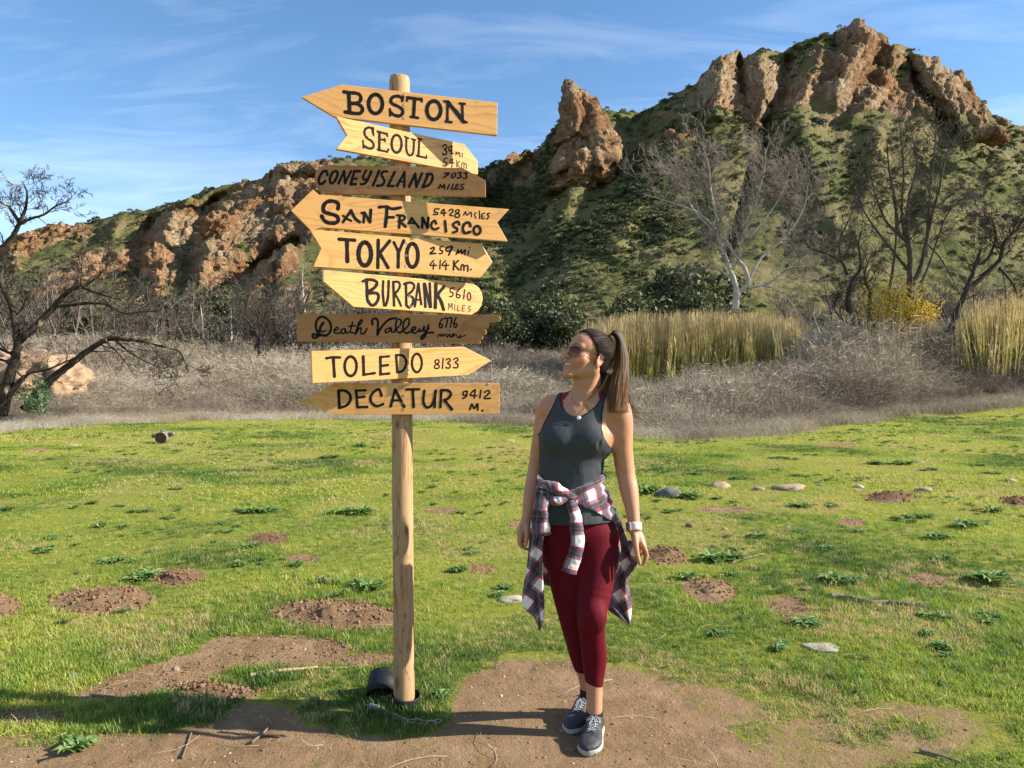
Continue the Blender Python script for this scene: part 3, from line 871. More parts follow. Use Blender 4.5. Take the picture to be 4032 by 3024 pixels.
def build_brush():
    rng = np.random.default_rng(8)
    n = 44000
    d = 19*(60/19)**rng.random(n)
    x = (rng.random(n)*2-1)*1.0*d
    # a ragged fringe where the brush runs out into the grass
    d[36000:] = meadow_edge(CX+F*x[36000:]/d[36000:])+rng.normal(.3, 1.1, 8000); x[36000:] = (rng.random(8000)*2-1)*.95*d[36000:]
    px, _ = proj(x, d)
    e = meadow_edge(px)
    k = (d > e+.8*rng.standard_normal(n)+1.8*lowp(x, d, .4, 6)-.3) & (d < 58)
    x, d = x[k], d[k]; px, _ = proj(x, d); e = meadow_edge(px); n = len(x)
    z = ground_h(x, d)-.02
    depth_in = (d-e)
    right = sstep(2400, 2900, px)
    hump = np.interp(px, [-500, 400, 1200, 1900, 2300, 2600, 3000, 3300, 3600, 3800, 4032, 4600], [.6, 1.15, 1.25, 1.25, 1.05, 1.0, 1.4, 1.8, 1.75, 1.6, 1.6, 1.5])
    hh = (.40+.75*sstep(.5, 7, depth_in))*hump*(1+.75*lowp(x, d, .22, 33, 3))
    s = hh*(.65+.5*rng.random(n))*(1+.2*(d > 34))
    zone = lowp(x, d, .16, 37, 3)
    idx = np.where(zone+.25*rng.standard_normal(n) > .05, rng.integers(0, 2, n), rng.integers(2, 5, n))
    near = depth_in < 1.2+1.2*rng.random(n)
    idx = np.where(near, 5, idx)
    t = np.clip(.36+.50*lowp(x, d, .22, 39, 4)+.20*rng.standard_normal(n)+.28*near-.08*right, 0, 1)
    t = np.where((idx < 2), np.clip(t+.12, 0, 1), t)
    pr = [stem_bush('upright_stems_a', 34, 1.0, .42, 1, BRUSH, .10, .015, 1), stem_bush('upright_stems_b', 28, 1.0, .5, 2, BRUSH, .16, .013, 2),
          stem_bush('tangle_a', 40, .9, .5, 3, BRUSH, .9, .010, 3, 1.0), stem_bush('tangle_b', 44, .8, .6, 4, BRUSH, 1.2, .010, 3, 1.4), stem_bush('tangle_c', 36, 1.0, .5, 5, BRUSH, .7, .012, 3, .8),
          stem_bush('dry_grass_edge', 50, .75, .55, 6, BRUSH, .45, .008, 1, .8)]
    s3 = np.stack([.35+s*.85, .35+s*.85, s], 1)
    scatter('dry_brush', np.stack([x, d, z], 1), s3, np.stack([.12*rng.standard_normal(n), .12*rng.standard_normal(n), rng.random(n)*6.28], 1), idx, t, pr, 'dry grey-brown brush behind the meadow')
build_brush()

REED = NT('reed_stems')
_t = REED.attr('tint', 'INSTANCER')
_sp = REED.n('ShaderNodeSeparateXYZ'); REED.l(REED.coord(), _sp.inputs[0])
_lo = REED.ramp(_t, [(0, (.16, .17, .030)), (.5, (.36, .34, .065)), (1, (.56, .46, .15))])
_hi = REED.ramp(_t, [(0, (.26, .17, .07)), (.5, (.48, .36, .15)), (1, (.68, .54, .27))])
REED = REED.leaf(REED.mix(REED.fr(_sp.outputs[2], .38, .85), _lo, _hi), None, .3)
def build_reeds(name, x0, x1, d0, d1, topf, n, label, seed, tintoff=0.0):
    rng = np.random.default_rng(seed)
    def reed(sd, leaves, h=1.0):
        r = np.random.default_rng(sd); V = []; Fc = []
        for q in range(7):
            a = r.uniform(0, 6.28); p = np.array([.22*math.cos(a)*r.random(), .22*math.sin(a)*r.random(), 0]); hh = h*r.uniform(.72, 1.0)
            ln = r.standard_normal(2)*.03
            w_ = .0075
            b = len(V)
            for k in range(4):
                t = k/3; c = p+np.array([ln[0]*t*t, ln[1]*t*t, hh*t]); ww = w_*(1-.5*t)
                V.extend([c+[-ww, 0, 0], c+[ww, 0, 0]])
            Fc += [(b+2*k, b+2*k+1, b+2*k+3, b+2*k+2) for k in range(3)]
            for _ in range(leaves):
                t = r.uniform(.1, .72); th = r.uniform(0, 6.28); c = p+np.array([ln[0]*t*t, ln[1]*t*t, hh*t])
                L = r.uniform(.10, .2); dx = np.array([math.cos(th), math.sin(th), 0]); sd_ = np.array([-dx[1], dx[0], 0])*.010
                m_ = c+dx*L*.45+np.array([0, 0, L*.75]); e = c+dx*L+np.array([0, 0, L*.75])
                b = len(V); V.extend([c-sd_, c+sd_, m_+sd_, m_-sd_, e]); Fc += [(b, b+1, b+2, b+3), (b+3, b+2, b+4)]
        return proto_mesh('reeds', V, Fc, [REED], smooth=False)
    px = x0+(x1-x0)*rng.random(n)+rng.normal(0, 28, n)*(rng.random(n) < .35); d = d0+(d1-d0)*rng.random(n)+rng.normal(0, .8, n)
    x = (px-CX)/F*d
    g = ground_h(x, d)
    top = CAMZ+(CY-topf(px+18*lowp(x, d, 1.2, seed, 2)))/F*d+.15*lowp(x, d, 1.1, seed+4, 3)
    h = np.maximum(top-g, .8)*(.70+.36*rng.random(n)**.9)
    idx = rng.integers(0, 4, n)
    t = np.clip(.50+.3*lowp(x, d, .5, seed+1)+.24*rng.standard_normal(n)+tintoff, 0, 1)
    short = rng.random(n) < .40
    h = np.where(short, h*(.45+.2*rng.random(n)), h); t = np.where(short, np.clip(t-.1, 0, 1), t); idx = np.where(short, 2+idx % 2, idx % 2)
    pr = [reed(seed, 2), reed(seed+1, 3), reed(seed+2, 9), reed(seed+3, 8)]
    s3 = np.stack([1.6+0*h, 1.6+0*h, h], 1)
    scatter(name, np.stack([x, d, g-.05], 1), s3, np.stack([.07*rng.standard_normal(n), .07*rng.standard_normal(n), rng.random(n)*6.28], 1), idx, t, pr, label)
build_reeds('reed_bed', 2310, 3140, 41, 47, lambda px: np.interp(px, [2300, 2500, 2800, 3000, 3140], [1255, 1225, 1215, 1225, 1245]), 3600, 'tall tan reeds with green bases right of the woman', 61)
build_reeds('reed_bed', 3770, 4400, 38, 45, lambda px: np.interp(px, [3750, 3850, 4032, 4400], [1290, 1180, 1130, 1120]), 2800, 'tall tan reeds at the right edge beside the dark leaning tree', 71, .05)

# ---------------------------------------------------------------- trees
class TreeMesh:
    def __init__(s, seed): s.rng = random.Random(seed); s.P = []; s.v = []; s.f = []; s.r = []
    def tube(s, pts, rads, k):
        b = len(s.v); n = len(pts); up = Vector((.3, .2, 1)).normalized()
        for i, p in enumerate(pts):
            t = pts[min(i+1, n-1)]-pts[max(i-1, 0)]
            if t.length < 1e-8: t = Vector((0, 0, 1))
            t.normalize(); side = t.cross(up)
            if side.length < 1e-4: side = t.orthogonal()
            side.normalize(); u2 = side.cross(t)
            for j in range(k):
                a = 6.28318*j/k; q = p+(side*math.cos(a)+u2*math.sin(a))*rads[i]
                s.v.append(q[:]); s.r.append(rads[i])
        for i in range(n-1):
            for j in range(k):
                s.f.append((b+i*k+j, b+i*k+(j+1) % k, b+(i+1)*k+(j+1) % k, b+(i+1)*k+j))
    def grow(s, p, d, L, r, lvl, maxl, wig, nb, spread, lenf, up=.0, minr=.004, k0=7, droop=0.0):
        rng = s.rng
        n = 5 if lvl < 2 else (4 if lvl < maxl else 3)
        pts = [p]; rads = [r]; dd = d.normalized(); q = p
        for i in range(n):
            dd = (dd+Vector((rng.gauss(0, wig), rng.gauss(0, wig), rng.gauss(0, wig)+up-droop*lvl*.3))).normalized()
            q = q+dd*(L/n); pts.append(q); rads.append(max(r*(1-.62*(i+1)/n), minr*.6))
        s.tube(pts, rads, max(3, k0-lvl*2))
        if lvl == maxl: return
        cnt = nb[min(lvl, len(nb)-1)]
        for c in range(cnt):
            t = .22+.75*(c+rng.random()*.8)/cnt
            i = min(int(t*n), n-1); f = t*n-i
            bp = pts[i].lerp(pts[i+1], min(f, 1)); br = rads[i]*(1-f)+rads[i+1]*f
            ax = (pts[i+1]-pts[i]).normalized()
            o = ax.orthogonal().normalized(); o = Matrix.Rotation(rng.random()*6.283, 3, ax) @ o
            nd = (ax*math.cos(spread)+o*math.sin(spread)*rng.uniform(.7, 1.2)).normalized()
            s.grow(bp, nd, L*lenf*rng.uniform(.65, 1.15)*(1-.25*t), max(br*.62, minr), lvl+1, maxl, wig, nb, spread, lenf, up, minr, k0, droop)
    def path(s, pts, r0, r1, k=8, sub=6, twigs=0, tl=1.0, maxl=2, tr=.3, nb=(4, 3), up=.05, wig=.16, spread=.7, start=.3, minr=.004, droop=0.0, power=.8):
        """a limb along given points, with side growth"""
        c = [Vector(q) for q in catmull(pts, sub)]
        n = len(c)
        rr = [r0+(r1-r0)*(i/(n-1))**power for i in range(n)]
        c2 = [q+Vector((s.rng.gauss(0, .15), s.rng.gauss(0, .15), s.rng.gauss(0, .15)))*rr[i]*.5 for i, q in enumerate(c)]
        s.tube(c2, rr, k)
        for w_ in range(twigs):
            t = start+(1-start)*(w_+s.rng.random())/twigs
            i = min(int(t*(n-1)), n-2); ax = (c[i+1]-c[i]).normalized(); o = Matrix.Rotation(s.rng.random()*6.283, 3, ax) @ ax.orthogonal().normalized()
            nd = (ax*.55+o*.8+Vector((0, 0, up*3))).normalized()
            s.grow(c[i], nd, tl*s.rng.uniform(.5, 1.1), max(rr[i]*tr, minr), 0, maxl, wig, nb, spread, .6, up, minr, 5, droop)
        return c
    def build(s, name, mat, parent):
        o = mesh_obj(name, s.v, s.f, mat, parent); set_attr(o, 'girth', s.r); return o

def bark(name, stops, patch=None, scale=8, twig=None):
    m = NT(name); v = m.coord()
    n = m.noise(m.map(v, (1, 1, .35)), scale, 6, .65)
    c = m.ramp(n, stops)
    if patch:
        c = m.mix(m.fr(m.noise(m.map(v, (1, 1, .5)), patch[0], 3, .55), patch[1], patch[1]+.06), c, patch[2])
    if twig: c = m.mix(m.fr(m.attr('girth'), .015, .06), twig, c)
    return m.bsdf(c, .9, m.bump(n, .5, .02), spec=.15)
BARK_CHAR = bark('charred_bark', [(.3, (.012, .010, .009)), (.55, (.045, .034, .026)), (.75, (.12, .085, .06))], (1.6, .60, (.34, .26, .18)))
BARK_PALE = bark('pale_sycamore_bark', [(.3, (.26, .22, .19)), (.5, (.40, .36, .31)), (.7, (.54, .49, .43))], twig=(.25, .205, .17))
BARK_WHITE = bark('white_bark', [(.3, (.26, .22, .18)), (.5, (.42, .37, .31)), (.7, (.52, .47, .40))], twig=(.16, .13, .105))
BARK_GREY = bark('grey_brown_bark', [(.3, (.045, .035, .028)), (.55, (.095, .075, .060)), (.75, (.17, .14, .115))])
BARK_TWIG = bark('twiggy_bark', [(.3, (.075, .060, .050)), (.55, (.135, .108, .088)), (.75, (.22, .18, .15))])
BARK_DARK = bark('dark_bark', [(.3, (.022, .018, .015)), (.55, (.06, .047, .038)), (.75, (.13, .10, .08))])

def leaf_cloud(name, n, lobes, size, seed, mat, parent=None, flat=1.0, shell=.55):
    """many leaf-sized faces spread through the lobes of a crown"""
    rng = np.random.default_rng(seed)
    L = np.array(lobes, float)
    wgt = (L[:, 3]*L[:, 4]*L[:, 5]); k = rng.choice(len(L), n, p=wgt/wgt.sum())
    d = rng.standard_normal((n, 3)); d /= np.linalg.norm(d, axis=1)[:, None]
    r = shell+(1-shell)*rng.random(n)**.7
    c = L[k, :3]+d*L[k, 3:6]*r[:, None]
    c += .12*L[k, 3:6].mean(1)[:, None]*rng.standard_normal((n, 3))
    gap = fbm(c*(1.3/ max(.5, float(L[:, 3].mean()))), 3, seed)
    keep = gap > -.28; c = c[keep]; d = d[keep]; n = len(c)
    a = rng.standard_normal((n, 3))+d*.8; a /= np.linalg.norm(a, axis=1)[:, None]
    b = np.cross(a, rng.standard_normal((n, 3))); b /= np.linalg.norm(b, axis=1)[:, None]
    e = np.cross(a, b)
    s = size*(.6+.8*rng.random(n))[:, None]
    V = np.stack([c-b*s, c+e*s*.55, c+b*s, c-e*s*.55], 1).reshape(-1, 3)
    Fc = np.arange(4*n).reshape(n, 4)
    o = mesh_obj(name, V, Fc, mat, parent, smooth=False)
    set_attr(o, 'leaf', np.repeat(rng.random(n), 1), 'FACE')
    return o
def leafmat(name, stops, f=.3):
    m = NT(name)
    oi = m.n('ShaderNodeObjectInfo')
    t = m.math('ADD', m.math('MULTIPLY', m.attr('leaf'), .75), m.math('MULTIPLY', oi.outputs['Random'], .25))
    return m.leaf(m.ramp(t, stops), None, f)
LEAF_OAK = leafmat('evergreen_oak_leaves', [(0, (.018, .024, .009)), (.4, (.034, .042, .014)), (.75, (.062, .070, .022)), (1, (.11, .11, .04))])
LEAF_SCRUB = leafmat('scrub_leaves', [(0, (.026, .036, .012)), (.5, (.055, .072, .020)), (1, (.12, .13, .04))])
LEAF_YELLOW = leafmat('yellow_leaves', [(0, (.30, .20, .015)), (.4, (.52, .36, .02)), (.8, (.74, .52, .035)), (1, (.35, .34, .06))], .45)
LEAF_GREEN = leafmat('fresh_leaves', [(0, (.05, .10, .03)), (.5, (.10, .17, .06)), (1, (.17, .24, .09))], .4)

# --- the burnt tree at the left edge
def left_tree():
    D = 24.0
    root = empty('bare_tree', (P(30, 1610, D).x, D, gz(P(30, 1610, D).x, D)))
    tag(root, 'large burnt bare tree with arching black limbs at the left edge', 'tree')
    t = TreeMesh(3)
    def W(l, dz=0): return [P(x*.663, 600+y*.663, D+(q if len(r_) else 0)) for (x, y, *r_) in l for q in [r_[0] if r_ else 0]]
    kw = dict(twigs=10, tl=1.15, maxl=3, nb=(5, 4, 3), tr=.32, minr=.0085)
    t.path(W([(10, 1555), (40, 1400), (85, 1240), (105, 1150), (90, 1030), (70, 930), (20, 810), (-10, 740)]), 0.197, 0.048, 10, 6, 8, 1.0, 2, .3, minr=.0085)
    t.path(W([(20, 1540), (60, 1430), (120, 1360), (150, 1330)]), 0.131, 0.072, 8, 6, 0)
    t.path(W([(105, 1130), (200, 1040), (300, 940), (400, 830), (480, 800), (560, 830), (660, 860), (720, 880)]), 0.139, 0.020, 9, 6, 14, 1.5, 3, .3, (4, 4, 3), .02, .2, minr=.0085)
    t.path(W([(330, 915), (430, 905), (540, 895), (640, 905), (740, 955), (850, 945), (950, 935), (1010, 850)]), 0.074, 0.010, 8, 6, 14, 1.2, 3, .32, (4, 3, 3), .03, .2, minr=.0085)
    t.path(W([(480, 800), (485, 700), (490, 600)]), 0.041, 0.010, 6, 5, 9, .8, 2, .4, minr=.0085)
    t.path(W([(500, 800), (600, 720), (660, 640)]), 0.041, 0.010, 6, 5, 8, .9, 2, .4, minr=.0085)
    t.path(W([(0, 580, -1), (70, 510, -1), (110, 430, -1), (150, 340, -1), (160, 240, -1), (130, 170, -1)]), 0.107, 0.016, 8, 6, 13, .85, 3, .3, (5, 4, 3), .06, .2, minr=.0075)
    t.path(W([(110, 430, -1), (180, 395, -1), (260, 370, -1), (330, 320, -1), (400, 290, -1), (430, 260, -1)]), 0.057, 0.010, 7, 6, 13, .75, 3, .35, (4, 3, 3), .05, .2, minr=.0075)
    t.path(W([(110, 410, -1), (60, 330, -1), (10, 300, -1), (-60, 220, -1)]), 0.057, 0.012, 7, 6, 9, .85, 3, .35, (4, 4, 3), .06, .2, minr=.0075)
    t.path(W([(-120, 700, -1), (0, 590, -1), (40, 545, -1)]), 0.131, 0.096, 8, 5, 2, 1.0, 2, .3, minr=.0075)
    # the leaning trunk and its long drooping arm
    t.path(W([(150, 1530, 1), (260, 1390, 1), (390, 1280, 1), (520, 1180, 1), (640, 1110, 1), (740, 1110, 1), (850, 1120, 1), (960, 1150, 1), (1060, 1180, 1), (1100, 1250, 1), (1120, 1310, 1)]), 0.180, 0.016, 10, 6, 20, 1.5, 3, .26, (4, 4, 3), .02, .2, minr=.0085, power=.6)
    t.path(W([(690, 1120, 1), (760, 1180, 1), (860, 1240, 1), (960, 1280, 1), (1010, 1270, 1)]), 0.041, 0.010, 6, 5, 9, .8, 2, .35, minr=.0085)
    t.path(W([(60, 1430), (160, 1320), (280, 1290), (400, 1240), (450, 1215)]), 0.057, 0.016, 7, 6, 8, .9, 2, .35, minr=.0085)
    t.path(W([(-40, 1370), (0, 1380), (60, 1390)]), 0.057, 0.040, 7, 5, 0)
    t.path(W([(-60, 1220), (20, 1235), (60, 1260), (130, 1330)]), 0.049, 0.032, 7, 5, 3, .8, 2, .3, minr=.0085)
    t.path(W([(-30, 1150), (60, 1190), (110, 1140)]), 0.041, 0.040, 7, 5, 4, .8, 2, .3, minr=.0085)
    o = t.build('trunk', BARK_CHAR, None)
    o.parent = root; o.matrix_parent_inverse = Matrix.Translation(-root.location)
    lx = P(140, 1560, D-.4)
    g = leaf_cloud('leaves', 1500, [(lx.x, lx.y, lx.z+.1, .45, .4, .55), (lx.x+.1, lx.y, lx.z-.2, .4, .4, .4)], .038, 5, LEAF_GREEN)
    g.parent = root; g.matrix_parent_inverse = Matrix.Translation(-root.location)
    g['label'] = 'green leaves sprouting round the leaning trunk'
left_tree()

def settle(root, px, py, D, h=None):
    x = (px-CX)/F*D
    root.location = (x, D, gz(x, D)-.05)

# --- individual bare trees
def bare_tree(label, px, D, limbs, mat, seed, group=None, name='bare_tree'):
    x = (px-CX)/F*D
    root = empty(name, (x, D, gz(x, D)-.05)); tag(root, label, 'tree', group)
    t = TreeMesh(seed)
    for l in limbs: l(t, D)
    o = t.build('trunk', mat, root); o.matrix_parent_inverse = Matrix.Translation(-root.location)
    return root
def L2(pts, r0, r1, **kw):
    def f(t, D):
        q = [P(x, y, D+(z[0] if z else 0)) for (x, y, *z) in pts]
        t.path(q, r0, r1, **kw)
    return f
sc = lambda l: [(2400+a*.7378, 700+b*.7378, *z) for (a, b, *z) in l]
tw = dict(twigs=16, tl=2.6, maxl=3, nb=(5, 4, 4), tr=.3, minr=.016, up=.03)
bare_tree('pale-barked bare sycamore rising behind the reeds', 2900, 50, [
    L2(sc([(672, 700), (680, 620), (668, 560), (640, 480), (600, 370), (560, 270), (460, 180), (320, 130), (180, 85)]), 0.245, 0.035, twigs=30, tl=2.4, maxl=3, nb=(5, 4, 3), tr=.3, minr=.010, start=.35),
    L2(sc([(680, 620), (740, 560), (720, 480), (690, 440), (620, 330), (570, 200), (540, 60), (530, -60), (500, -160)]), 0.187, 0.028, twigs=34, tl=2.6, maxl=3, nb=(5, 4, 3), tr=.3, minr=.010),
    L2(sc([(690, 450), (700, 340), (760, 200), (800, 60), (830, -60), (830, -160)]), 0.122, 0.021, twigs=37, tl=2.6, maxl=3, nb=(5, 4, 3), tr=.34, minr=.010, start=.15),
    L2(sc([(735, 570), (800, 440), (900, 350), (980, 260), (1040, 150), (1060, 30)]), 0.115, 0.021, twigs=37, tl=2.4, maxl=3, nb=(5, 4, 3), tr=.34, minr=.010),
    L2(sc([(650, 540), (580, 490), (500, 480), (410, 520)]), 0.094, 0.014, twigs=13, tl=1.2, maxl=2, tr=.3, minr=.010),
    L2(sc([(740, 590), (860, 555), (960, 480), (1080, 470), (1150, 400)]), 0.101, 0.014, twigs=27, tl=2.0, maxl=3, nb=(5, 4, 3), tr=.3, minr=.010),
    L2(sc([(620, 350), (450, 170), (380, 20), (340, -60)]), 0.094, 0.021, twigs=27, tl=2.2, maxl=3, nb=(5, 4, 3), tr=.32, minr=.010),
    L2(sc([(760, 300), (860, 180), (930, 60), (960, -40)]), 0.079, 0.021, twigs=27, tl=2.2, maxl=3, nb=(5, 4, 3), tr=.32, minr=.010),
    L2(sc([(800, 570), (900, 600), (980, 680), (1010, 760)]), 0.058, 0.014, twigs=20, tl=1.5, maxl=2, nb=(5, 4), tr=.4, minr=.010)], BARK_PALE, 21)
bare_tree('tall multi-stemmed bare tree standing in the yellow shrub', 3560, 42, [
    L2(sc([(1590, 830), (1600, 600), (1605, 420), (1590, 340), (1540, 290), (1530, 180), (1510, 60), (1490, -60), (1480, -200)]), 0.230, 0.028, twigs=25, tl=2.0, maxl=3, nb=(4, 3, 3), tr=.25, minr=.011),
    L2(sc([(1600, 600), (1660, 480), (1690, 350), (1720, 200), (1760, 60), (1800, -120), (1880, -260)]), 0.170, 0.024, twigs=25, tl=2.0, maxl=3, nb=(4, 3, 3), tr=.25, minr=.011),
    L2(sc([(1600, 400), (1590, 250), (1600, 100), (1640, -60), (1620, -200), (1600, -330)]), 0.136, 0.016, twigs=22, tl=1.8, maxl=3, nb=(4, 3, 3), tr=.28, minr=.011),
    L2(sc([(1580, 330), (1480, 240), (1430, 120), (1400, 20), (1370, -120)]), 0.093, 0.016, twigs=22, tl=1.7, maxl=3, nb=(4, 3, 3), tr=.3, minr=.011),
    L2(sc([(1690, 350), (1760, 420), (1820, 520), (1870, 620)]), 0.068, 0.012, twigs=19, tl=1.4, maxl=2, nb=(4, 4), tr=.3, minr=.011, up=-.03),
    L2(sc([(1600, 420), (1560, 200), (1570, 0), (1560, -180), (1540, -330)]), .1, .02, twigs=18, tl=1.8, maxl=3, nb=(4, 3, 3), tr=.3, minr=.010),
    L2(sc([(1690, 420), (1700, 200), (1720, -20), (1740, -220), (1720, -300)]), .09, .02, twigs=18, tl=1.8, maxl=3, nb=(4, 3, 3), tr=.3, minr=.010),
    L2(sc([(1600, 500), (1440, 300), (1350, 160), (1300, -20)]), .09, .02, twigs=16, tl=1.7, maxl=3, nb=(4, 3, 3), tr=.3, minr=.010),
    L2(sc([(1480, 760), (1500, 560), (1520, 420), (1530, 300)]), 0.102, 0.048, twigs=12, tl=1.4, maxl=2, tr=.3, minr=.011),
    L2(sc([(1660, 560), (1700, 480), (1800, 200), (1900, 100), (2000, 30)]), 0.085, 0.016, twigs=19, tl=1.6, maxl=3, nb=(4, 3, 3), tr=.3, minr=.011)], BARK_GREY, 22)
bare_tree('dark twisted bare tree left of the yellow shrub', 3400, 41, [
    L2(sc([(1360, 860), (1310, 760), (1270, 680), (1290, 560), (1340, 480), (1330, 360), (1350, 260)]), 0.221, 0.024, twigs=22, tl=1.6, maxl=3, nb=(4, 3, 3), tr=.25, minr=.011),
    L2(sc([(1270, 520), (1240, 450), (1170, 410), (1080, 380), (1010, 320)]), 0.102, 0.016, twigs=19, tl=1.3, maxl=3, nb=(4, 3, 3), tr=.3, minr=.011),
    L2(sc([(1380, 760), (1390, 620), (1360, 520), (1400, 400)]), 0.128, 0.024, twigs=16, tl=1.4, maxl=3, nb=(4, 3, 3), tr=.3, minr=.011),
    L2(sc([(1360, 800), (1260, 770), (1200, 700), (1210, 640), (1250, 600)]), 0.076, 0.012, twigs=19, tl=1.2, maxl=2, nb=(4, 4), tr=.35, minr=.011),
    L2(sc([(1240, 450), (1230, 340), (1290, 200), (1330, 100)]), 0.060, 0.012, twigs=19, tl=1.2, maxl=2, tr=.35, minr=.011)], BARK_DARK, 23)
bare_tree('dark leaning bare tree at the right edge beside the reeds', 3765, 40, [
    L2(sc([(1810, 830), (1870, 680), (1920, 560), (1960, 450), (1980, 380)]), 0.204, 0.056, twigs=12, tl=1.6, maxl=3, nb=(4, 3, 3), tr=.3, minr=.011),
    L2(sc([(1900, 600), (1990, 530), (2080, 440), (2110, 340), (2170, 280), (2230, 200), (2290, 150)]), 0.170, 0.032, twigs=25, tl=2.0, maxl=3, nb=(5, 4, 3), tr=.3, minr=.011),
    L2(sc([(1960, 460), (2020, 430), (2060, 320), (2040, 220), (1980, 160)]), 0.102, 0.016, twigs=22, tl=1.8, maxl=3, nb=(5, 4, 3), tr=.3, minr=.011),
    L2(sc([(2080, 480), (2150, 560), (2190, 640), (2240, 560)]), 0.085, 0.016, twigs=19, tl=1.6, maxl=3, nb=(4, 3, 3), tr=.3, minr=.011)], BARK_DARK, 24)
sl2 = lambda l: [(a*.663, 600+b*.663, *z) for (a, b, *z) in l]
bare_tree('dark forked bare tree left of the lower sign boards', 1000, 42, [
    L2(sl2([(1490, 1370), (1510, 1260), (1545, 1180), (1520, 1060), (1480, 1020), (1430, 930), (1430, 880)]), .17, .03, twigs=14, tl=1.4, maxl=3, nb=(4, 3, 3), tr=.3, minr=.012),
    L2(sl2([(1540, 1380), (1540, 1250), (1530, 1100), (1540, 960), (1550, 880)]), .13, .03, twigs=14, tl=1.4, maxl=3, nb=(4, 3, 3), tr=.3, minr=.012),
    L2(sl2([(1530, 1250), (1600, 1170), (1680, 1070), (1740, 980), (1760, 940)]), .11, .02, twigs=12, tl=1.3, maxl=3, nb=(4, 3, 3), tr=.3, minr=.012),
    L2(sl2([(1510, 1180), (1560, 1020), (1600, 940)]), .07, .02, twigs=10, tl=1.2, maxl=2, tr=.35, minr=.012)], BARK_DARK, 25)
for i, (pl, D, lab, sd) in enumerate([
        ([(1375, 1285), (1375, 1150), (1372, 1000), (1370, 900)], 55, 'slender white-trunked bare tree standing straight', 31),
        ([(1218, 1290), (1210, 1150), (1200, 1000), (1190, 900)], 55, 'slender white-trunked bare tree nearest the straight one', 32),
        ([(925, 1290), (930, 1190), (925, 1090), (935, 1000)], 56, 'short white-trunked bare tree between two taller ones', 33),
        ([(725, 1310), (700, 1220), (690, 1120), (675, 1020), (680, 930)], 50, 'grey bare tree leaning left behind the long black limb', 34),
        ([(1810, 950), (1800, 850), (1795, 760), (1800, 650)], 60, 'white-trunked bare tree close by the sign boards', 35),
        ([(1700, 1250), (1690, 1180), (1720, 1100), (1700, 1000)], 52, 'thin pale bare tree behind the sign post boards', 36)]):
    m = MB
    bare_tree(lab, pl[0][0]*.663, D, [L2(sl2(pl), .12, .03, twigs=20, tl=1.7, maxl=3, nb=(4, 3, 3), tr=.3, minr=.012, start=.1, up=.06)], BARK_WHITE if sd != 34 else BARK_TWIG, sd)

LANDMARKS[:] = [(30, 1400, 'the burnt tree'), (480, 1400, 'the leaning grey tree'), (613, 1400, 'the short white trunk'), (805, 1400, 'the white trunk'), (912, 1400, 'the straight white trunk'), (1010, 1400, 'the forked tree'), (1200, 1400, 'the sign boards'),
    (1590, 1400, 'the sign post'), (1960, 1400, 'the right ends of the boards'), (2320, 1400, "the woman's head"), (2600, 1400, 'the reed bed'), (2900, 1400, 'the pale sycamore'), (3140, 1400, 'the right end of the reeds'), (3400, 1400, 'the twisted tree'), (3560, 1400, 'the yellow shrub'), (3765, 1400, 'the dark leaning tree'), (4000, 1400, 'the far reeds')]
# --- the thicket of twiggy bare trees along the foot of the hills
def proto_bare(seed, H, mat, k=3):
    root = empty('bare_thicket_tree'); t = TreeMesh(seed); r = random.Random(seed)
    for q in range(k):
        a = r.random()*6.28
        t.grow(Vector((.2*math.cos(a), .2*math.sin(a), 0)), Vector((.28*math.cos(a), .28*math.sin(a), 1)), H*r.uniform(.75, 1), .11, 0, 3, .13, (9, 6, 4), .62, .45, .03, .014, 6)
    o = t.build('trunk', mat, root)
    return root, o
GRP = 'bare trees of the thicket below the hills'
def thicket():
    rng = random.Random(77)
    protos = [proto_bare(101, 6.5, BARK_TWIG), proto_bare(102, 6, BARK_GREY), proto_bare(103, 5.5, BARK_TWIG, 4), proto_bare(104, 6, BARK_GREY, 2)]
    spots = []
    for px in range(-250, 1900, 56): spots.append((px+rng.uniform(-25, 25), rng.uniform(50, 72), rng.uniform(.65, 1.2)))
    for px in range(2950, 4500, 75): spots.append((px+rng.uniform(-30, 30), rng.uniform(56, 72), rng.uniform(.65, 1.1)))
    used = set()
    for i, (px, D, s) in enumerate(spots):
        k = rng.randrange(4); root, tr = protos[k]
        if k in used:
            o = tr; r2 = root.copy(); COL.objects.link(r2); c = tr.copy(); COL.objects.link(c); c.parent = r2; root = r2
        used.add(k)
        x = (px-CX)/F*D
        root.location = (x, D, gz(x, D)-.1); root.scale = (s*1.1, s*1.1, s); root.rotation_euler = (0, 0, rng.random()*6.28)
        tag(root, near_label(px, 1400, 'leafless %s tree of the thicket,' % ('small' if s < .85 else 'tall' if s > 1.05 else 'grey-brown')), 'tree', GRP)
thicket()

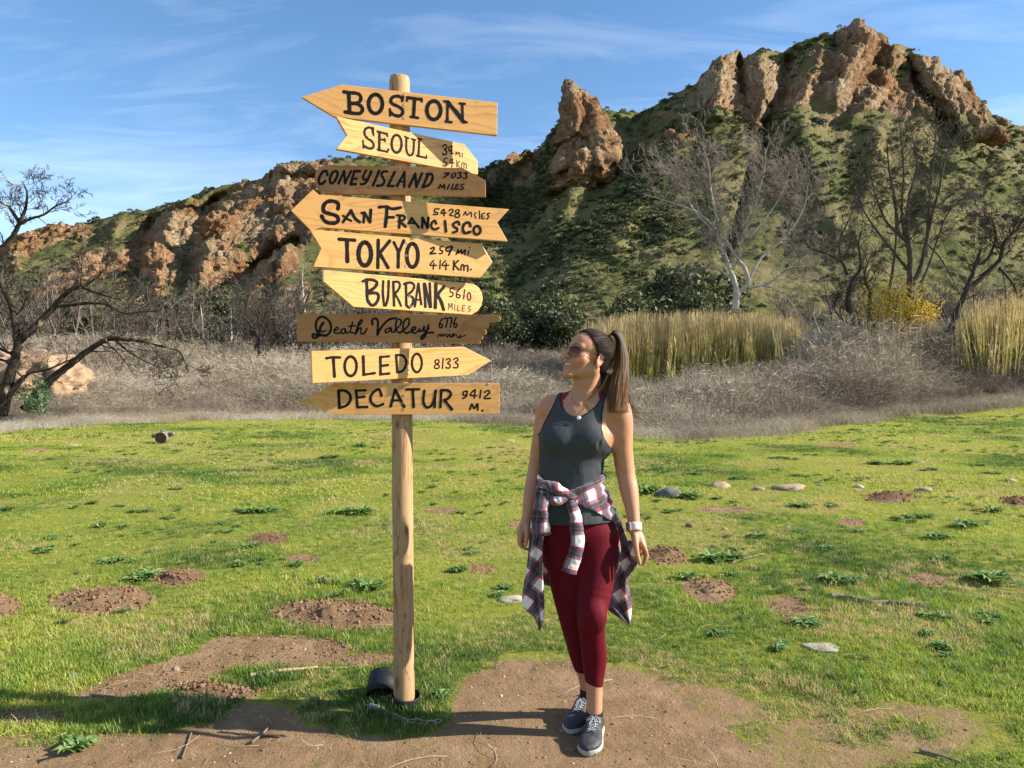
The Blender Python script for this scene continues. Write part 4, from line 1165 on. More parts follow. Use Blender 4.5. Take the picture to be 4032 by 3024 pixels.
# --- evergreen oaks and shrubs
def oak_proto(seed, mat, nleaf=3600, n=7, size=.16):
    root = empty('evergreen_tree'); r = random.Random(seed)
    t = TreeMesh(seed)
    for q in range(4):
        a = r.random()*6.28
        t.grow(Vector((0, 0, 0)), Vector((.5*math.cos(a), .5*math.sin(a), 1)), 3.4, .18, 0, 2, .16, (4, 3), .6, .6, .02, .03, 6)
    t.build('trunk', BARK_DARK, root)
    lobes = []
    for q in range(n):
        a = r.random()*6.28; rr = r.uniform(.3, 2.1)
        s = r.uniform(.9, 1.6)
        lobes.append((rr*math.cos(a), rr*math.sin(a), r.uniform(1.2, 4.2), s, s, s*.8))
    leaf_cloud('crown', nleaf, lobes, size, seed, mat, root)
    return root
def oaks():
    rng = random.Random(5)
    protos = [oak_proto(201, LEAF_OAK), oak_proto(202, LEAF_OAK), oak_proto(203, LEAF_SCRUB), oak_proto(204, LEAF_OAK, 3000, 5)]
    used = set()
    S = []
    # (px, depth, scale): right of the sign, up to the sycamore
    for px in range(1830, 2800, 62): S.append((px+rng.uniform(-25, 25), rng.uniform(62, 82), rng.uniform(.85, 1.25)))
    for (px, D, s) in ((2650, 74, 1.9), (2760, 80, 1.9), (2560, 70, 1.35), (2480, 66, 1.1), (2100, 64, 1.0), (2230, 60, .9), (1990, 60, .85)): S.append((px, D, s))
    for px in range(-200, 1850, 95): S.append((px+rng.uniform(-30, 30), rng.uniform(68, 88), rng.uniform(.7, 1.15)))
    for px in range(2900, 4500, 110): S.append((px+rng.uniform(-30, 30), rng.uniform(62, 84), rng.uniform(.55, .9)))
    for i, (px, D, s) in enumerate(S):
        k = rng.randrange(4); root = protos[k]
        if k in used: root = copy_tree(root)
        used.add(k)
        x = (px-CX)/F*D
        root.location = (x, D, gz(x, D)-.2); root.scale = (s, s, s*rng.uniform(.85, 1.1)); root.rotation_euler = (0, 0, rng.random()*6.28)
        tag(root, near_label(px, 1400, '%s evergreen tree' % ('small dark' if s < .8 else 'large dark' if s > 1.1 else 'dark')), 'tree', 'evergreen trees along the foot of the hills')
oaks()

def shrub(name, label, cat, px, py, D, lobes, n, size, mat, seed, group=None, stems=True, shell=.4):
    x = (px-CX)/F*D
    root = empty(name, (x, D, gz(x, D)-.03)); tag(root, label, cat, group)
    if stems:
        t = TreeMesh(seed)
        H = max(l[2]+l[5]*.5 for l in lobes)
        for q in range(7):
            a = t.rng.random()*6.28; w_ = max(abs(l[0])+l[3] for l in lobes)*.45
            t.grow(Vector((w_*math.cos(a)*.3, .2*math.sin(a), 0)), Vector((w_*math.cos(a)/H, .2*math.sin(a), 1)), H*.95, max(.012, H*.012), 0, 2, .12, (4, 3), .5, .5, .05, .006, 5)
        t.build('stem', BARK_GREY, root)
    leaf_cloud('leaves', n, lobes, size, seed, mat, root, shell=shell)
    return root
def z_at(py, D, px): return CAMZ+(CY-py)/F*D-gz((px-CX)/F*D, D)
zt = z_at(1085, 41, 3560)
shrub('yellow_shrub', 'golden yellow leafy shrub among the bare trees at the right', 'shrub', 3540, 1300, 41,
      [(-1.3, 0, zt*.66, 1.0, .9, zt*.30), (-.2, 0, zt*.72, 1.1, .9, zt*.32), (1.1, .1, zt*.66, .9, .9, zt*.32), (1.9, .2, zt*.58, .6, .6, zt*.30), (-2.4, 0, zt*.50, .7, .6, zt*.24), (.4, -.2, zt*.42, 1.9, .7, zt*.2)], 7500, .058, LEAF_YELLOW, 41, shell=.15)
shrub('green_shrub', 'pale green shrub under the right end of the yellow one', 'shrub', 3745, 1300, 40, [(0, 0, .9, .55, .5, .8), (.3, 0, .5, .6, .5, .5)], 1100, .05, LEAF_GREEN, 42)
for (px, D, s, lab) in ((560, 52, .8, 'low yellow-leaved shrub left of the white-trunked trees'), (775, 54, .9, 'low yellow-leaved shrub between the slender white trunks'), (1190, 50, .6, 'low yellow-leaved shrub beside the edge of the sign boards'), (1085, 52, .5, 'small sparse yellow shrub behind the dark forked tree')):
    shrub('yellow_shrub', lab, 'shrub', px, 1450, D, [(0, 0, 1.0*s, 1.4*s, .6, .8*s), (1.2*s, 0, .7*s, .8*s, .5, .5*s)], 500, .05, LEAF_YELLOW, int(px), shell=.1)

# --- scrub dotted over the hillsides
def hill_scrub():
    rng = np.random.default_rng(12)
    m = NT('hillside_scrub_leaves'); t = m.attr('tint', 'INSTANCER')
    mat = m.leaf(m.ramp(t, [(0, (.028, .038, .013)), (.4, (.055, .070, .020)), (.7, (.095, .112, .034)), (1, (.17, .155, .07))]), None, .25)
    pr = []
    for q in range(4):
        r = np.random.default_rng(q); n = 90
        d = r.standard_normal((n, 3)); d /= np.linalg.norm(d, axis=1)[:, None]; d[:, 2] = np.abs(d[:, 2])
        c = d*(.55+.45*r.random(n))[:, None]*np.array([1, 1, .75])
        a = r.standard_normal((n, 3)); a /= np.linalg.norm(a, axis=1)[:, None]
        b = np.cross(a, r.standard_normal((n, 3))); b /= np.linalg.norm(b, axis=1)[:, None]
        V = np.stack([c-a*.20, c+b*.14, c+a*.20, c-b*.14], 1).reshape(-1, 3)
        pr.append(proto_mesh('scrub', V, np.arange(4*n).reshape(n, 4), [mat], smooth=False))
    PT, S, T = [], [], []
    for hi, (p, rock, px, py, tt, D) in enumerate(HP):
        ok = (tt > .01) & (tt <= 1) & (px > -300) & (px < 4400)
        w_ = np.where(rock < .3, 1.0, .10)*ok*(D/150.0)**2*.8
        dens = fbm(p*.035, 3, 70)+.35*fbm(p*.15, 3, 72)
        w_ = w_*np.clip(.5+1.4*dens, .06, 2)
        if hi == 1:
            # the slope below the pinnacle and its foot is the darkest scrub
            dark = (1-sstep(.6, 1.2, ell(px, py, 2150, 900, 520, 420, 0)))
            w_ = w_*(.75+2.4*dark)
        n = 12000 if hi == 1 else 7000
        k = rng.choice(len(p), n, p=w_/w_.sum())
        PT.append(p[k]+rng.standard_normal((n, 3))*np.array([.6, .6, .05])); S.append((.30+1.0*rng.random(n)**2.6)*(D[k]/170)**.5)
        T.append(np.clip(.38+.5*fbm(p[k]*.05, 3, 75)+.2*rng.standard_normal(n), 0, 1))
    pts = np.concatenate(PT); s = np.concatenate(S); t = np.concatenate(T); n = len(pts)
    scatter('hillside_scrub', pts, s, np.stack([0*s, 0*s, rng.random(n)*6.28], 1), rng.integers(0, 4, n), t, pr, 'low green scrub dotted over the hillsides')
hill_scrub()
# ---------------------------------------------------------------- the signpost
POST_Y, POST_R = 3.33, 0.0455
def post_x(z):
    return -.4850-.0216*z/2.83

def wood_board(name, tone):
    m = NT(name)
    oi = m.n('ShaderNodeObjectInfo')
    cb = m.n('ShaderNodeCombineXYZ')
    rnd = m.math('MULTIPLY', oi.outputs['Random'], 7.0)
    m.l(rnd, cb.inputs[0]); m.l(m.math('MULTIPLY', oi.outputs['Random'], 13.0), cb.inputs[2])
    va = m.n('ShaderNodeVectorMath'); va.operation = 'ADD'
    m.l(m.coord(), va.inputs[0]); m.l(cb.outputs[0], va.inputs[1])
    v = va.outputs[0]
    # flat-sawn pine: long bands bent by slow noise, closing into cathedral arches
    warp = m.noise(m.map(v, (1.4, 1.0, 5.5)), 1.0, 3, .5, .3)
    fine = m.noise(m.map(v, (3, 1, 60)), 1.0, 4, .6)
    sp = m.n('ShaderNodeSeparateXYZ'); m.l(v, sp.inputs[0])
    ph = m.math('ADD', m.math('MULTIPLY', sp.outputs[2], 26.0), m.math('MULTIPLY', warp, 11.0))
    fr = m.math('FRACT', ph)
    late = m.ramp(fr, [(0, (0, 0, 0)), (.55, (.05, .05, .05)), (.86, (.75, .75, .75)), (.93, (1, 1, 1)), (1, (0, 0, 0))])
    zone = m.fr(m.noise(m.map(v, (1.1, 1, 4)), 1.0, 2, .5), .40, .62)
    a = m.mix(fine, (.63, .325, .100), (.74, .41, .140))
    a = m.mix(m.math('MULTIPLY', late, m.fr(zone, 0, 1, .28, .85)), a, (.46, .18, .045))
    blot = m.fr(m.noise(m.map(v, (6, 1, 9)), 1.0, 3, .55, .8), .58, .70, 0, .45)
    a = m.mix(blot, a, (.44, .215, .07))
    dk = m.fr(m.noise(v, 210, 2, .5), .72, .78, 0, .5)
    a = m.mix(dk, a, (.16, .08, .03))
    a = m.mix(1.0, a, tone, 'MULTIPLY')
    a = m.mix(m.math('MULTIPLY', m.math('FRACT', m.math('MULTIPLY', oi.outputs['Random'], 17.3)), .42), a, m.mix(1.0, a, (.80, .70, .62), 'MULTIPLY'))
    wz = m.fr(m.noise(m.map(v, (2.2, 1, 3.5)), 1.0, 5, .7), .56, .72, 0, .38)
    a = m.mix(wz, a, (.36, .23, .12))
    return m.bsdf(a, m.fr(fine, .2, .8, .38, .55), m.bump(m.math('ADD', fine, m.math('MULTIPLY', late, .3)), .18, .0015), spec=.4, coat=.15)
WOOD = wood_board('varnished_pine', (1, 1, 1))
WOOD_SHADED = wood_board('shaded_varnished_pine', (.57, .48, .41))  # same pine, darkened: shade on boards turned from the sun, put into the colour
BLACK = NT('black_sign_paint')
_n = BLACK.noise(BLACK.pos(), 160, 4, .6)
BLACK = BLACK.bsdf(BLACK.ramp(_n, [(.35, (.005, .005, .006)), (.62, (.009, .009, .011)), (.76, (.04, .037, .033))]), .65, BLACK.bump(_n, .25, .001), spec=.14)
SCREW = simple('screw_steel', (.30, .26, .20), .45, metal=.8)
SCREWHOLE = simple('screw_recess', (.03, .025, .02), .9)

def post_material():
    m = NT('peeled_pine_post')
    v = m.coord()
    warp = m.noise(m.map(v, (9, 9, 1.1)), 1.0, 4, .55, .4)
    fr = m.math('FRACT', m.math('ADD', m.math('MULTIPLY', warp, 9.0), m.math('MULTIPLY', m.noise(m.map(v, (22, 22, 1.5)), 1.0, 2), 2)))
    line = m.ramp(fr, [(0, (0, 0, 0)), (.74, (0, 0, 0)), (.9, (1, 1, 1)), (.96, (.9, .9, .9)), (1, (0, 0, 0))])
    fine = m.noise(m.map(v, (120, 120, 4)), 1.0, 4, .6)
    c = m.mix(fine, (.29, .175, .088), (.46, .30, .165))
    c = m.mix(m.math('MULTIPLY', line, .8), c, (.20, .095, .035))
    st = m.fr(m.noise(m.map(v, (20, 20, 5)), 1.0, 4, .6, .5), .60, .68, 0, .6)
    c = m.mix(st, c, (.26, .13, .045))
    c = m.mix(m.fr(m.noise(m.map(v, (300, 300, 9)), 1.0, 2, .5), .70, .74, 0, .55), c, (.10, .06, .035))
    c = m.mix(m.math('MINIMUM', m.attr('knot'), 1.0), c, (.17, .075, .03))
    return m.bsdf(c, .75, m.bump(m.math('ADD', fine, m.math('MULTIPLY', line, -.6)), .35, .002), spec=.25)
POSTM = post_material()

sign = empty('signpost', (post_x(0), POST_Y, 0))
tag(sign, 'tall round wooden post with nine lettered pine arrow boards', 'signpost')

def to_local(v, o=sign):
    return Vector(v)-Vector(o.location)

def build_post():
    k, nz = 56, 300
    zs = np.linspace(-.12, 2.83, nz)
    th = np.linspace(0, 2*math.pi, k, endpoint=False)
    T, Z = np.meshgrid(th, zs)
    # knots: angle (0 = towards the camera, + to the right), height, half width angle, half height
    knots = [(-.30, 1.27, .26, .028), (.42, 1.245, .13, .014), (.55, .80, .30, .035), (-.55, .12, .30, .035), (.1, 2.2, .2, .02), (-.5, 2.75, .2, .03), (.3, .42, .12, .012)]
    kn = np.zeros(T.shape)
    for a, z, w_, h_ in knots:
        aa = -math.pi/2+a
        d = np.sqrt((((T-aa+math.pi) % (2*math.pi)-math.pi)/w_)**2+((Z-z)/h_)**2)
        kn = np.maximum(kn, np.exp(-d**2*1.6))
    p = np.stack([np.cos(T)*.045, np.sin(T)*.045, Z], -1).reshape(-1, 3)
    rr = POST_R*(1.0+.03*(1-Z/2.83))+.0012*fbm(p*np.array([14, 14, 2.0]), 3, 2).reshape(T.shape)+.0025*kn
    rr = np.where(Z > 2.82, rr-.003, rr)
    X = np.cos(T)*rr-.0216*Z/2.83; Y = np.sin(T)*rr
    V = np.stack([X, Y, Z], -1).reshape(-1, 3)
    i = np.arange(nz-1)[:, None]*k+np.arange(k)[None, :]
    j = np.arange(nz-1)[:, None]*k+(np.arange(k)[None, :]+1) % k
    Fc = np.stack([i, j, j+k, i+k], -1).reshape(-1, 4).tolist()
    V = np.vstack([V, [[-.0216, 0, 2.8315]]])
    c = len(V)-1; b = (nz-1)*k
    Fc += [(b+q, b+(q+1) % k, c) for q in range(k)]
    o = mesh_obj('post', V, Fc, POSTM, sign)
    set_attr(o, 'knot', np.concatenate([kn.ravel()*1.2, [0]]))
build_post()

def ring(c, rx, ry, n=22):
    return [(c[0]+rx*math.cos(a), c[1]+ry*math.sin(a)) for a in np.linspace(-1.3, 2*math.pi-1.3, n+1)]

class Board:
    def __init__(s, text, org, sc, yaw, outline, screws, strokes, z0py, label, gap=0.0, thick=.0195):
        s.org, s.sc = org, sc
        zc = CAMZ+(CY-z0py)/F*POST_Y
        s.A = Vector((post_x(zc), POST_Y, 0)); s.zc = zc
        a = R(yaw)
        s.n = Vector((math.sin(a), -math.cos(a), 0)); s.e = Vector((math.cos(a), math.sin(a), 0))
        s.d = POST_R+thick+gap
        rng = random.Random(text)
        out = [s.loc(p) for p in outline]
        # prism: front face at y=-d, back face at y=-(d-thick)
        bm = bmesh.new()
        fv = [bm.verts.new((x, -s.d, z)) for x, z in out]
        bv = [bm.verts.new((x, -(s.d-thick), z)) for x, z in out]
        n = len(out)
        f1 = bm.faces.new(fv); bm.faces.new(bv[::-1])
        for i in range(n):
            bm.faces.new((fv[(i+1) % n], fv[i], bv[i], bv[(i+1) % n]))
        bm.normal_update()
        bmesh.ops.recalc_face_normals(bm, faces=bm.faces)
        me = bpy.data.meshes.new('arrow_board'); bm.to_mesh(me); bm.free(); me.materials.append(WOOD_SHADED if text in ('coney', 'deathvalley') else WOOD)
        o = bpy.data.objects.new('arrow_board', me); link(o, sign)
        o.location = to_local(s.A+Vector((0, 0, zc)))
        o.rotation_euler = (0, 0, a)
        b = o.modifiers.new('edge', 'BEVEL'); b.width = .0012; b.segments = 2; b.limit_method = 'ANGLE'; b.angle_limit = R(40)
        o['label'] = label
        s.o = o
        # lettering: every word one flat painted mesh just proud of the wood
        for word, sts in strokes:
            V, Fc = [], []
            lift = .0005
            for st in sts:
                w_ = st[0]; pts = st[1]; closed = len(st) > 2 and st[2] == 'c'
                lp = [s.loc(p) for p in pts]
                wid = w_*s.sc/F*POST_Y*.98
                if len(lp) == 1:
                    cv = [np.array(lp[0])+np.array([math.cos(t), math.sin(t)])*wid*.5 for t in np.linspace(0, 2*math.pi, 14, endpoint=False)]
                    b0 = len(V); V += [(q[0], -(s.d+lift), q[1]) for q in cv]; Fc.append(tuple(range(b0, b0+14)))
                    lift += .00004; continue
                c = catmull(lp, 6, closed) if len(lp) > 2 else catmull(lp, 8)
                c = np.array(c); m = len(c)
                if closed: c = np.vstack([c, c[:1]]); m += 1
                t = np.gradient(c, axis=0); t /= np.linalg.norm(t, axis=1)[:, None]+1e-9
                nn = np.stack([-t[:, 1], t[:, 0]], 1)
                ww = np.array([wid*.5*(1+.07*math.sin(i*.9+rng.random()*2)+.05*(rng.random()-.5)) for i in range(m)])
                if closed: ww[-1] = ww[0]
                L = c+nn*ww[:, None]; Rr = c-nn*ww[:, None]
                b0 = len(V)
                for i in range(m):
                    V.append((L[i][0], -(s.d+lift), L[i][1])); V.append((Rr[i][0], -(s.d+lift), Rr[i][1]))
                for i in range(m-1):
                    Fc.append((b0+2*i, b0+2*i+1, b0+2*i+3, b0+2*i+2))
                if not closed:
                    for end, sg in ((0, -1), (m-1, 1)):
                        a0 = math.atan2(nn[end][1], nn[end][0])
                        arc = [c[end]+ww[end]*np.array([math.cos(a0-sg*q), math.sin(a0-sg*q)]) for q in np.linspace(0, math.pi, 8)]
                        b1 = len(V); V += [(q[0], -(s.d+lift), q[1]) for q in arc]
                        Fc.append(tuple(range(b1, b1+8)))
                lift += .00004
            Fc = [f for f in Fc]
            lo = mesh_obj('lettering', V, Fc, BLACK, o, smooth=False)
            lo['label'] = 'black hand-painted lettering reading '+word
        for (px, py) in screws:
            x, z = s.loc((px, py))
            mb = MB()
            mb.lathe([(0, -.0004), (.0022, -.0004), (.0024, .0006), (.0048, .0012), (.0060, .0006), (.0062, -.0002)], (x, -(s.d), z), 12, Matrix.Rotation(R(90), 3, 'X'))
            so = mb.build('screw', None, o, smooth=False)
            so.data.materials.append(SCREW); so.data.materials.append(SCREWHOLE)
            for p_ in so.data.polygons:
                if p_.index < 24: p_.material_index = 1
    def loc(s, p):
        px, py = s.org[0]+p[0]*s.sc, s.org[1]+p[1]*s.sc
        d = Vector(((px-CX)/F, 1, (CY-py)/F)); c = Vector((0, 0, CAMZ))
        t = (s.d-(c-s.A).dot(s.n)+0)/d.dot(s.n) if True else 0
        t = (s.d-(Vector((c.x, c.y, 0))-s.A).dot(s.n))/d.dot(s.n)
        q = c+d*t
        return ((q-s.A).dot(s.e), q.z-s.zc)

Board('boston', (1180, 320), .3617, 11, [(22, 172), (455, 35), (2152, 230), (2150, 588), (375, 385)], [(1133, 148), (1133, 255), (1133, 400)],
      [('BOSTON', [
          (38, [(482, 115), (560, 125), (630, 134), (664, 165), (660, 212), (625, 236), (560, 238)]), (42, [(534, 130), (540, 240), (545, 345)]),
          (40, [(570, 240), (640, 252), (682, 290), (675, 335), (630, 352), (498, 334)]),
          (42, ring((826, 247), 75, 103), 'c'),
          (36, [(1118, 190), (1085, 165), (1030, 166), (995, 195), (1003, 240), (1060, 268), (1112, 300), (1122, 345), (1085, 378), (1025, 365), (988, 335)]), (26, [(1126, 165), (1118, 215)]), (24, [(983, 302), (986, 374)]),
          (34, [(1178, 178), (1325, 198)]), (24, [(1171, 172), (1170, 212)]), (24, [(1328, 190), (1330, 220)]), (38, [(1252, 190), (1246, 290), (1240, 385)]), (28, [(1212, 386), (1288, 398)]),
          (42, ring((1461, 315), 75, 100), 'c'),
          (26, [(1576, 217), (1625, 232)]), (30, [(1612, 228), (1608, 430)]), (28, [(1592, 437), (1652, 446)]), (46, [(1612, 228), (1700, 330), (1785, 440)]), (28, [(1770, 245), (1776, 430)]), (26, [(1745, 240), (1798, 246)]), (28, [(1775, 436), (1816, 447)])])],
      430, 'top board lettered BOSTON, its point to the left')
Board('seoul', (1300, 440), .27125, 28, [(92, 68), (1945, 470), (2146, 722), (2146, 910), (90, 540), (248, 340)], [(1167, 360), (1160, 520), (1155, 680), (1925, 543)],
      [('SEOUL', [
          (36, [(622, 300), (600, 240), (550, 230), (503, 268), (502, 330), (540, 385), (600, 425), (632, 480), (612, 528), (550, 530), (490, 490)]), (28, [(625, 232), (628, 340)]), (26, [(477, 420), (483, 525)]),
          (34, [(688, 288), (828, 322)]), (26, [(815, 315), (832, 356)]), (38, [(716, 298), (712, 558)]), (30, [(716, 400), (798, 412)]), (24, [(788, 392), (798, 430)]), (30, [(692, 552), (830, 582)]), (26, [(828, 582), (848, 545)]),
          (38, ring((965, 465), 72, 128), 'c'),
          (26, [(1085, 360), (1138, 386)]), (32, [(1108, 375), (1106, 530), (1125, 608), (1165, 633), (1203, 600), (1214, 510), (1216, 405)]), (26, [(1185, 395), (1240, 410)]),
          (26, [(1275, 388), (1325, 400)]), (32, [(1296, 395), (1282, 640)]), (30, [(1262, 640), (1395, 668)]), (20, [(1398, 668), (1400, 635)])]),
       ('34 mi', [(24, [(1635, 508), (1660, 478), (1690, 492), (1688, 528), (1658, 552), (1690, 578), (1680, 615), (1640, 624), (1632, 600)]),
                  (22, [(1768, 500), (1735, 505), (1718, 548), (1730, 568), (1765, 558)]), (22, [(1768, 502), (1756, 600), (1782, 604)]),
                  (16, [(1825, 625), (1830, 582), (1850, 612), (1874, 588), (1886, 652)]), (14, [(1920, 600), (1918, 655)])]),
       ('54 Km', [(18, [(1702, 672), (1662, 680), (1652, 722), (1690, 736), (1694, 775), (1660, 791), (1634, 780)]),
                  (18, [(1755, 685), (1738, 728), (1752, 744), (1802, 744)]), (18, [(1780, 685), (1766, 802)]),
                  (14, [(1838, 705), (1840, 802)]), (14, [(1880, 720), (1846, 758), (1882, 812)]),
                  (13, [(1908, 812), (1914, 748), (1940, 748), (1944, 816)]), (13, [(1945, 755), (1972, 756), (1978, 826)])])],
      575, 'forked board lettered SEOUL, tilted down to the right')
Board('coney', (1220, 630), .3255, -1, [(165, 60), (112, 84), (75, 140), (52, 225), (62, 300), (105, 368), (185, 406), (2125, 438), (2122, 248), (1850, 95)], [(1083, 118), (1083, 210), (1085, 328)],
      [('CONEY ISLAND', [
          (34, [(212, 178), (205, 140), (165, 140), (125, 190), (108, 248), (122, 288), (155, 284), (186, 252)]),
          (34, [(320, 136), (275, 152), (246, 215), (246, 268), (276, 280), (315, 230), (337, 170)], 'c'),
          (30, [(346, 285), (415, 136)]), (32, [(415, 136), (426, 280)]), (30, [(424, 280), (500, 136)]),
          (34, [(540, 135), (605, 134)]), (32, [(540, 135), (495, 292)]), (28, [(520, 228), (568, 226)]), (34, [(495, 294), (555, 292)]),
          (28, [(682, 126), (645, 200), (660, 240), (700, 225)]), (32, [(742, 138), (705, 230), (660, 288), (615, 292)]),
          (34, [(838, 134), (765, 305)]),
          (32, [(935, 140), (890, 142), (866, 180), (888, 222), (902, 262), (872, 303), (814, 311)]),
          (34, [(1024, 150), (945, 315)]), (30, [(945, 318), (1012, 316)]),
          (32, [(1054, 314), (1145, 150)]), (32, [(1145, 150), (1142, 322)]), (26, [(1085, 264), (1140, 262)]),
          (32, [(1200, 322), (1275, 168)]), (34, [(1275, 168), (1288, 322)]), (32, [(1286, 322), (1356, 164)]),
          (34, [(1432, 176), (1365, 326)]), (32, [(1412, 174), (1465, 170), (1486, 205), (1466, 270), (1420, 314), (1365, 326)])]),
       ('7033', [(22, [(1632, 162), (1686, 160), (1620, 215)]), (20, [(1750, 158), (1716, 185), (1720, 215), (1750, 202), (1766, 172)], 'c'),
                 (20, [(1792, 155), (1832, 153), (1815, 180), (1832, 200), (1812, 216), (1785, 216)]), (20, [(1865, 160), (1905, 157), (1886, 184), (1902, 205), (1882, 222), (1856, 219)])]),
       ('MILES', [(18, [(1558, 346), (1580, 295), (1598, 336), (1630, 294), (1628, 356)]), (19, [(1686, 298), (1662, 352)]), (18, [(1736, 293), (1712, 350), (1746, 350)]),
                  (18, [(1802, 294), (1774, 300), (1760, 350), (1796, 348)]), (16, [(1768, 322), (1795, 321)]), (18, [(1866, 294), (1836, 298), (1832, 320), (1856, 334), (1842, 355), (1814, 352)])])],
      700, 'board with one rounded end lettered CONEY ISLAND')
Board('sanfrancisco', (1140, 740), .3978, 13, [(15, 222), (232, 14), (288, 66), (2175, 210), (2055, 342), (2160, 528), (310, 392), (215, 425)], [(1140, 182), (1143, 262), (1143, 348)],
      [('SAN FRANCISCO', [
          (38, [(480, 205), (482, 155), (430, 130), (368, 140), (335, 188), (345, 236), (402, 256), (462, 276), (484, 312), (458, 345), (390, 346), (345, 322), (320, 280)]),
          (28, [(530, 336), (612, 224)]), (32, [(608, 224), (648, 300), (694, 337)]), (24, [(532, 276), (560, 300), (612, 326)]),
          (26, [(716, 248), (744, 246)]), (26, [(740, 246), (734, 340)]), (30, [(742, 246), (795, 334)]), (30, [(806, 218), (797, 338)]),
          (30, [(888, 190), (960, 186), (1020, 207), (1102, 194)]), (34, [(966, 186), (960, 290), (948, 382)]), (28, [(962, 290), (1030, 290)]),
          (24, [(1064, 270), (1128, 276), (1142, 303), (1108, 324), (1080, 328)]), (26, [(1092, 280), (1086, 392)]), (26, [(1092, 332), (1150, 382)]),
          (24, [(1178, 352), (1210, 300)]), (26, [(1208, 300), (1278, 388)]), (22, [(1182, 344), (1246, 352)]),
          (28, [(1312, 392), (1316, 300)]), (30, [(1316, 298), (1366, 392)]), (28, [(1374, 296), (1368, 392)]),
          (24, [(1452, 352), (1440, 324), (1412, 342), (1405, 385), (1438, 410), (1476, 396)]), (26, [(1540, 328), (1550, 430)]),
          (24, [(1682, 362), (1670, 334), (1628, 348), (1626, 380), (1660, 402), (1654, 430), (1620, 440)]),
          (28, [(1792, 378), (1780, 345), (1738, 350), (1716, 400), (1736, 446), (1786, 436)]), (26, ring((1857, 418), 34, 42, 14), 'c')]),
       ('5428', [(15, [(1482, 208), (1442, 208), (1434, 238), (1462, 242), (1464, 260), (1424, 263)]), (15, [(1520, 215), (1500, 250), (1552, 245)]), (15, [(1532, 212), (1530, 276)]),
                 (15, [(1578, 226), (1604, 210), (1620, 230), (1586, 266), (1616, 276)]), (15, [(1675, 216), (1646, 224), (1652, 246), (1682, 262), (1674, 290), (1640, 286), (1642, 264), (1676, 240)], 'c')]),
       ('MILES', [(13, [(1724, 268), (1742, 235), (1756, 270), (1796, 240), (1802, 286)]), (13, [(1846, 245), (1832, 265), (1846, 300)]), (13, [(1880, 228), (1882, 302)]),
                  (13, [(1930, 250), (1906, 258), (1904, 302), (1932, 302)]), (11, [(1905, 280), (1926, 278)]), (13, [(1982, 250), (1956, 258), (1972, 282), (1954, 312)])])],
      860, 'widest board lettered SAN FRANCISCO with a forked right end')
Board('tokyo', (1220, 890), .33454, 20, [(-3, 37), (2020, 209), (2150, 425), (2010, 608), (42, 478), (135, 262)], [(1133, 198), (1133, 348), (1127, 475)],
      [('TOKYO', [
          (40, [(346, 155), (528, 167)]), (46, [(436, 165), (442, 415)]), (52, ring((647, 328), 74, 136), 'c'),
          (40, [(806, 166), (800, 490)]), (40, [(940, 175), (820, 322)]), (42, [(832, 335), (920, 488)]),
          (34, [(990, 192), (1044, 305)]), (36, [(1106, 170), (1046, 310)]), (40, [(1043, 300), (1040, 484)]), (46, ring((1207, 345), 66, 138), 'c')]),
       ('259 mi', [(22, [(1424, 266), (1460, 250), (1456, 286), (1415, 325), (1482, 321)]), (18, [(1566, 240), (1536, 250), (1536, 285), (1562, 292), (1556, 320), (1524, 326)]),
                   (22, [(1668, 238), (1612, 258), (1606, 290), (1650, 290), (1682, 242), (1634, 342)]),
                   (18, [(1722, 336), (1746, 275), (1746, 322), (1786, 280), (1786, 326), (1830, 280), (1822, 336)]), (16, [(1872, 290), (1860, 336)]), (20, [(1881, 252)])]),
       ('414 Km.', [(18, [(1456, 405), (1415, 460), (1492, 462)]), (18, [(1462, 436), (1452, 506)]), (18, [(1536, 405), (1530, 502)]), (18, [(1596, 410), (1555, 462), (1638, 460)]), (18, [(1606, 438), (1600, 514)]),
                    (22, [(1696, 410), (1690, 516)]), (20, [(1748, 405), (1700, 456)]), (22, [(1704, 460), (1752, 512)]), (20, [(1778, 518), (1786, 462), (1812, 462), (1814, 522)]), (20, [(1816, 472), (1858, 466), (1860, 532)]), (24, [(1897, 511)])])],
      1015, 'bright board lettered TOKYO, notched at its left end')
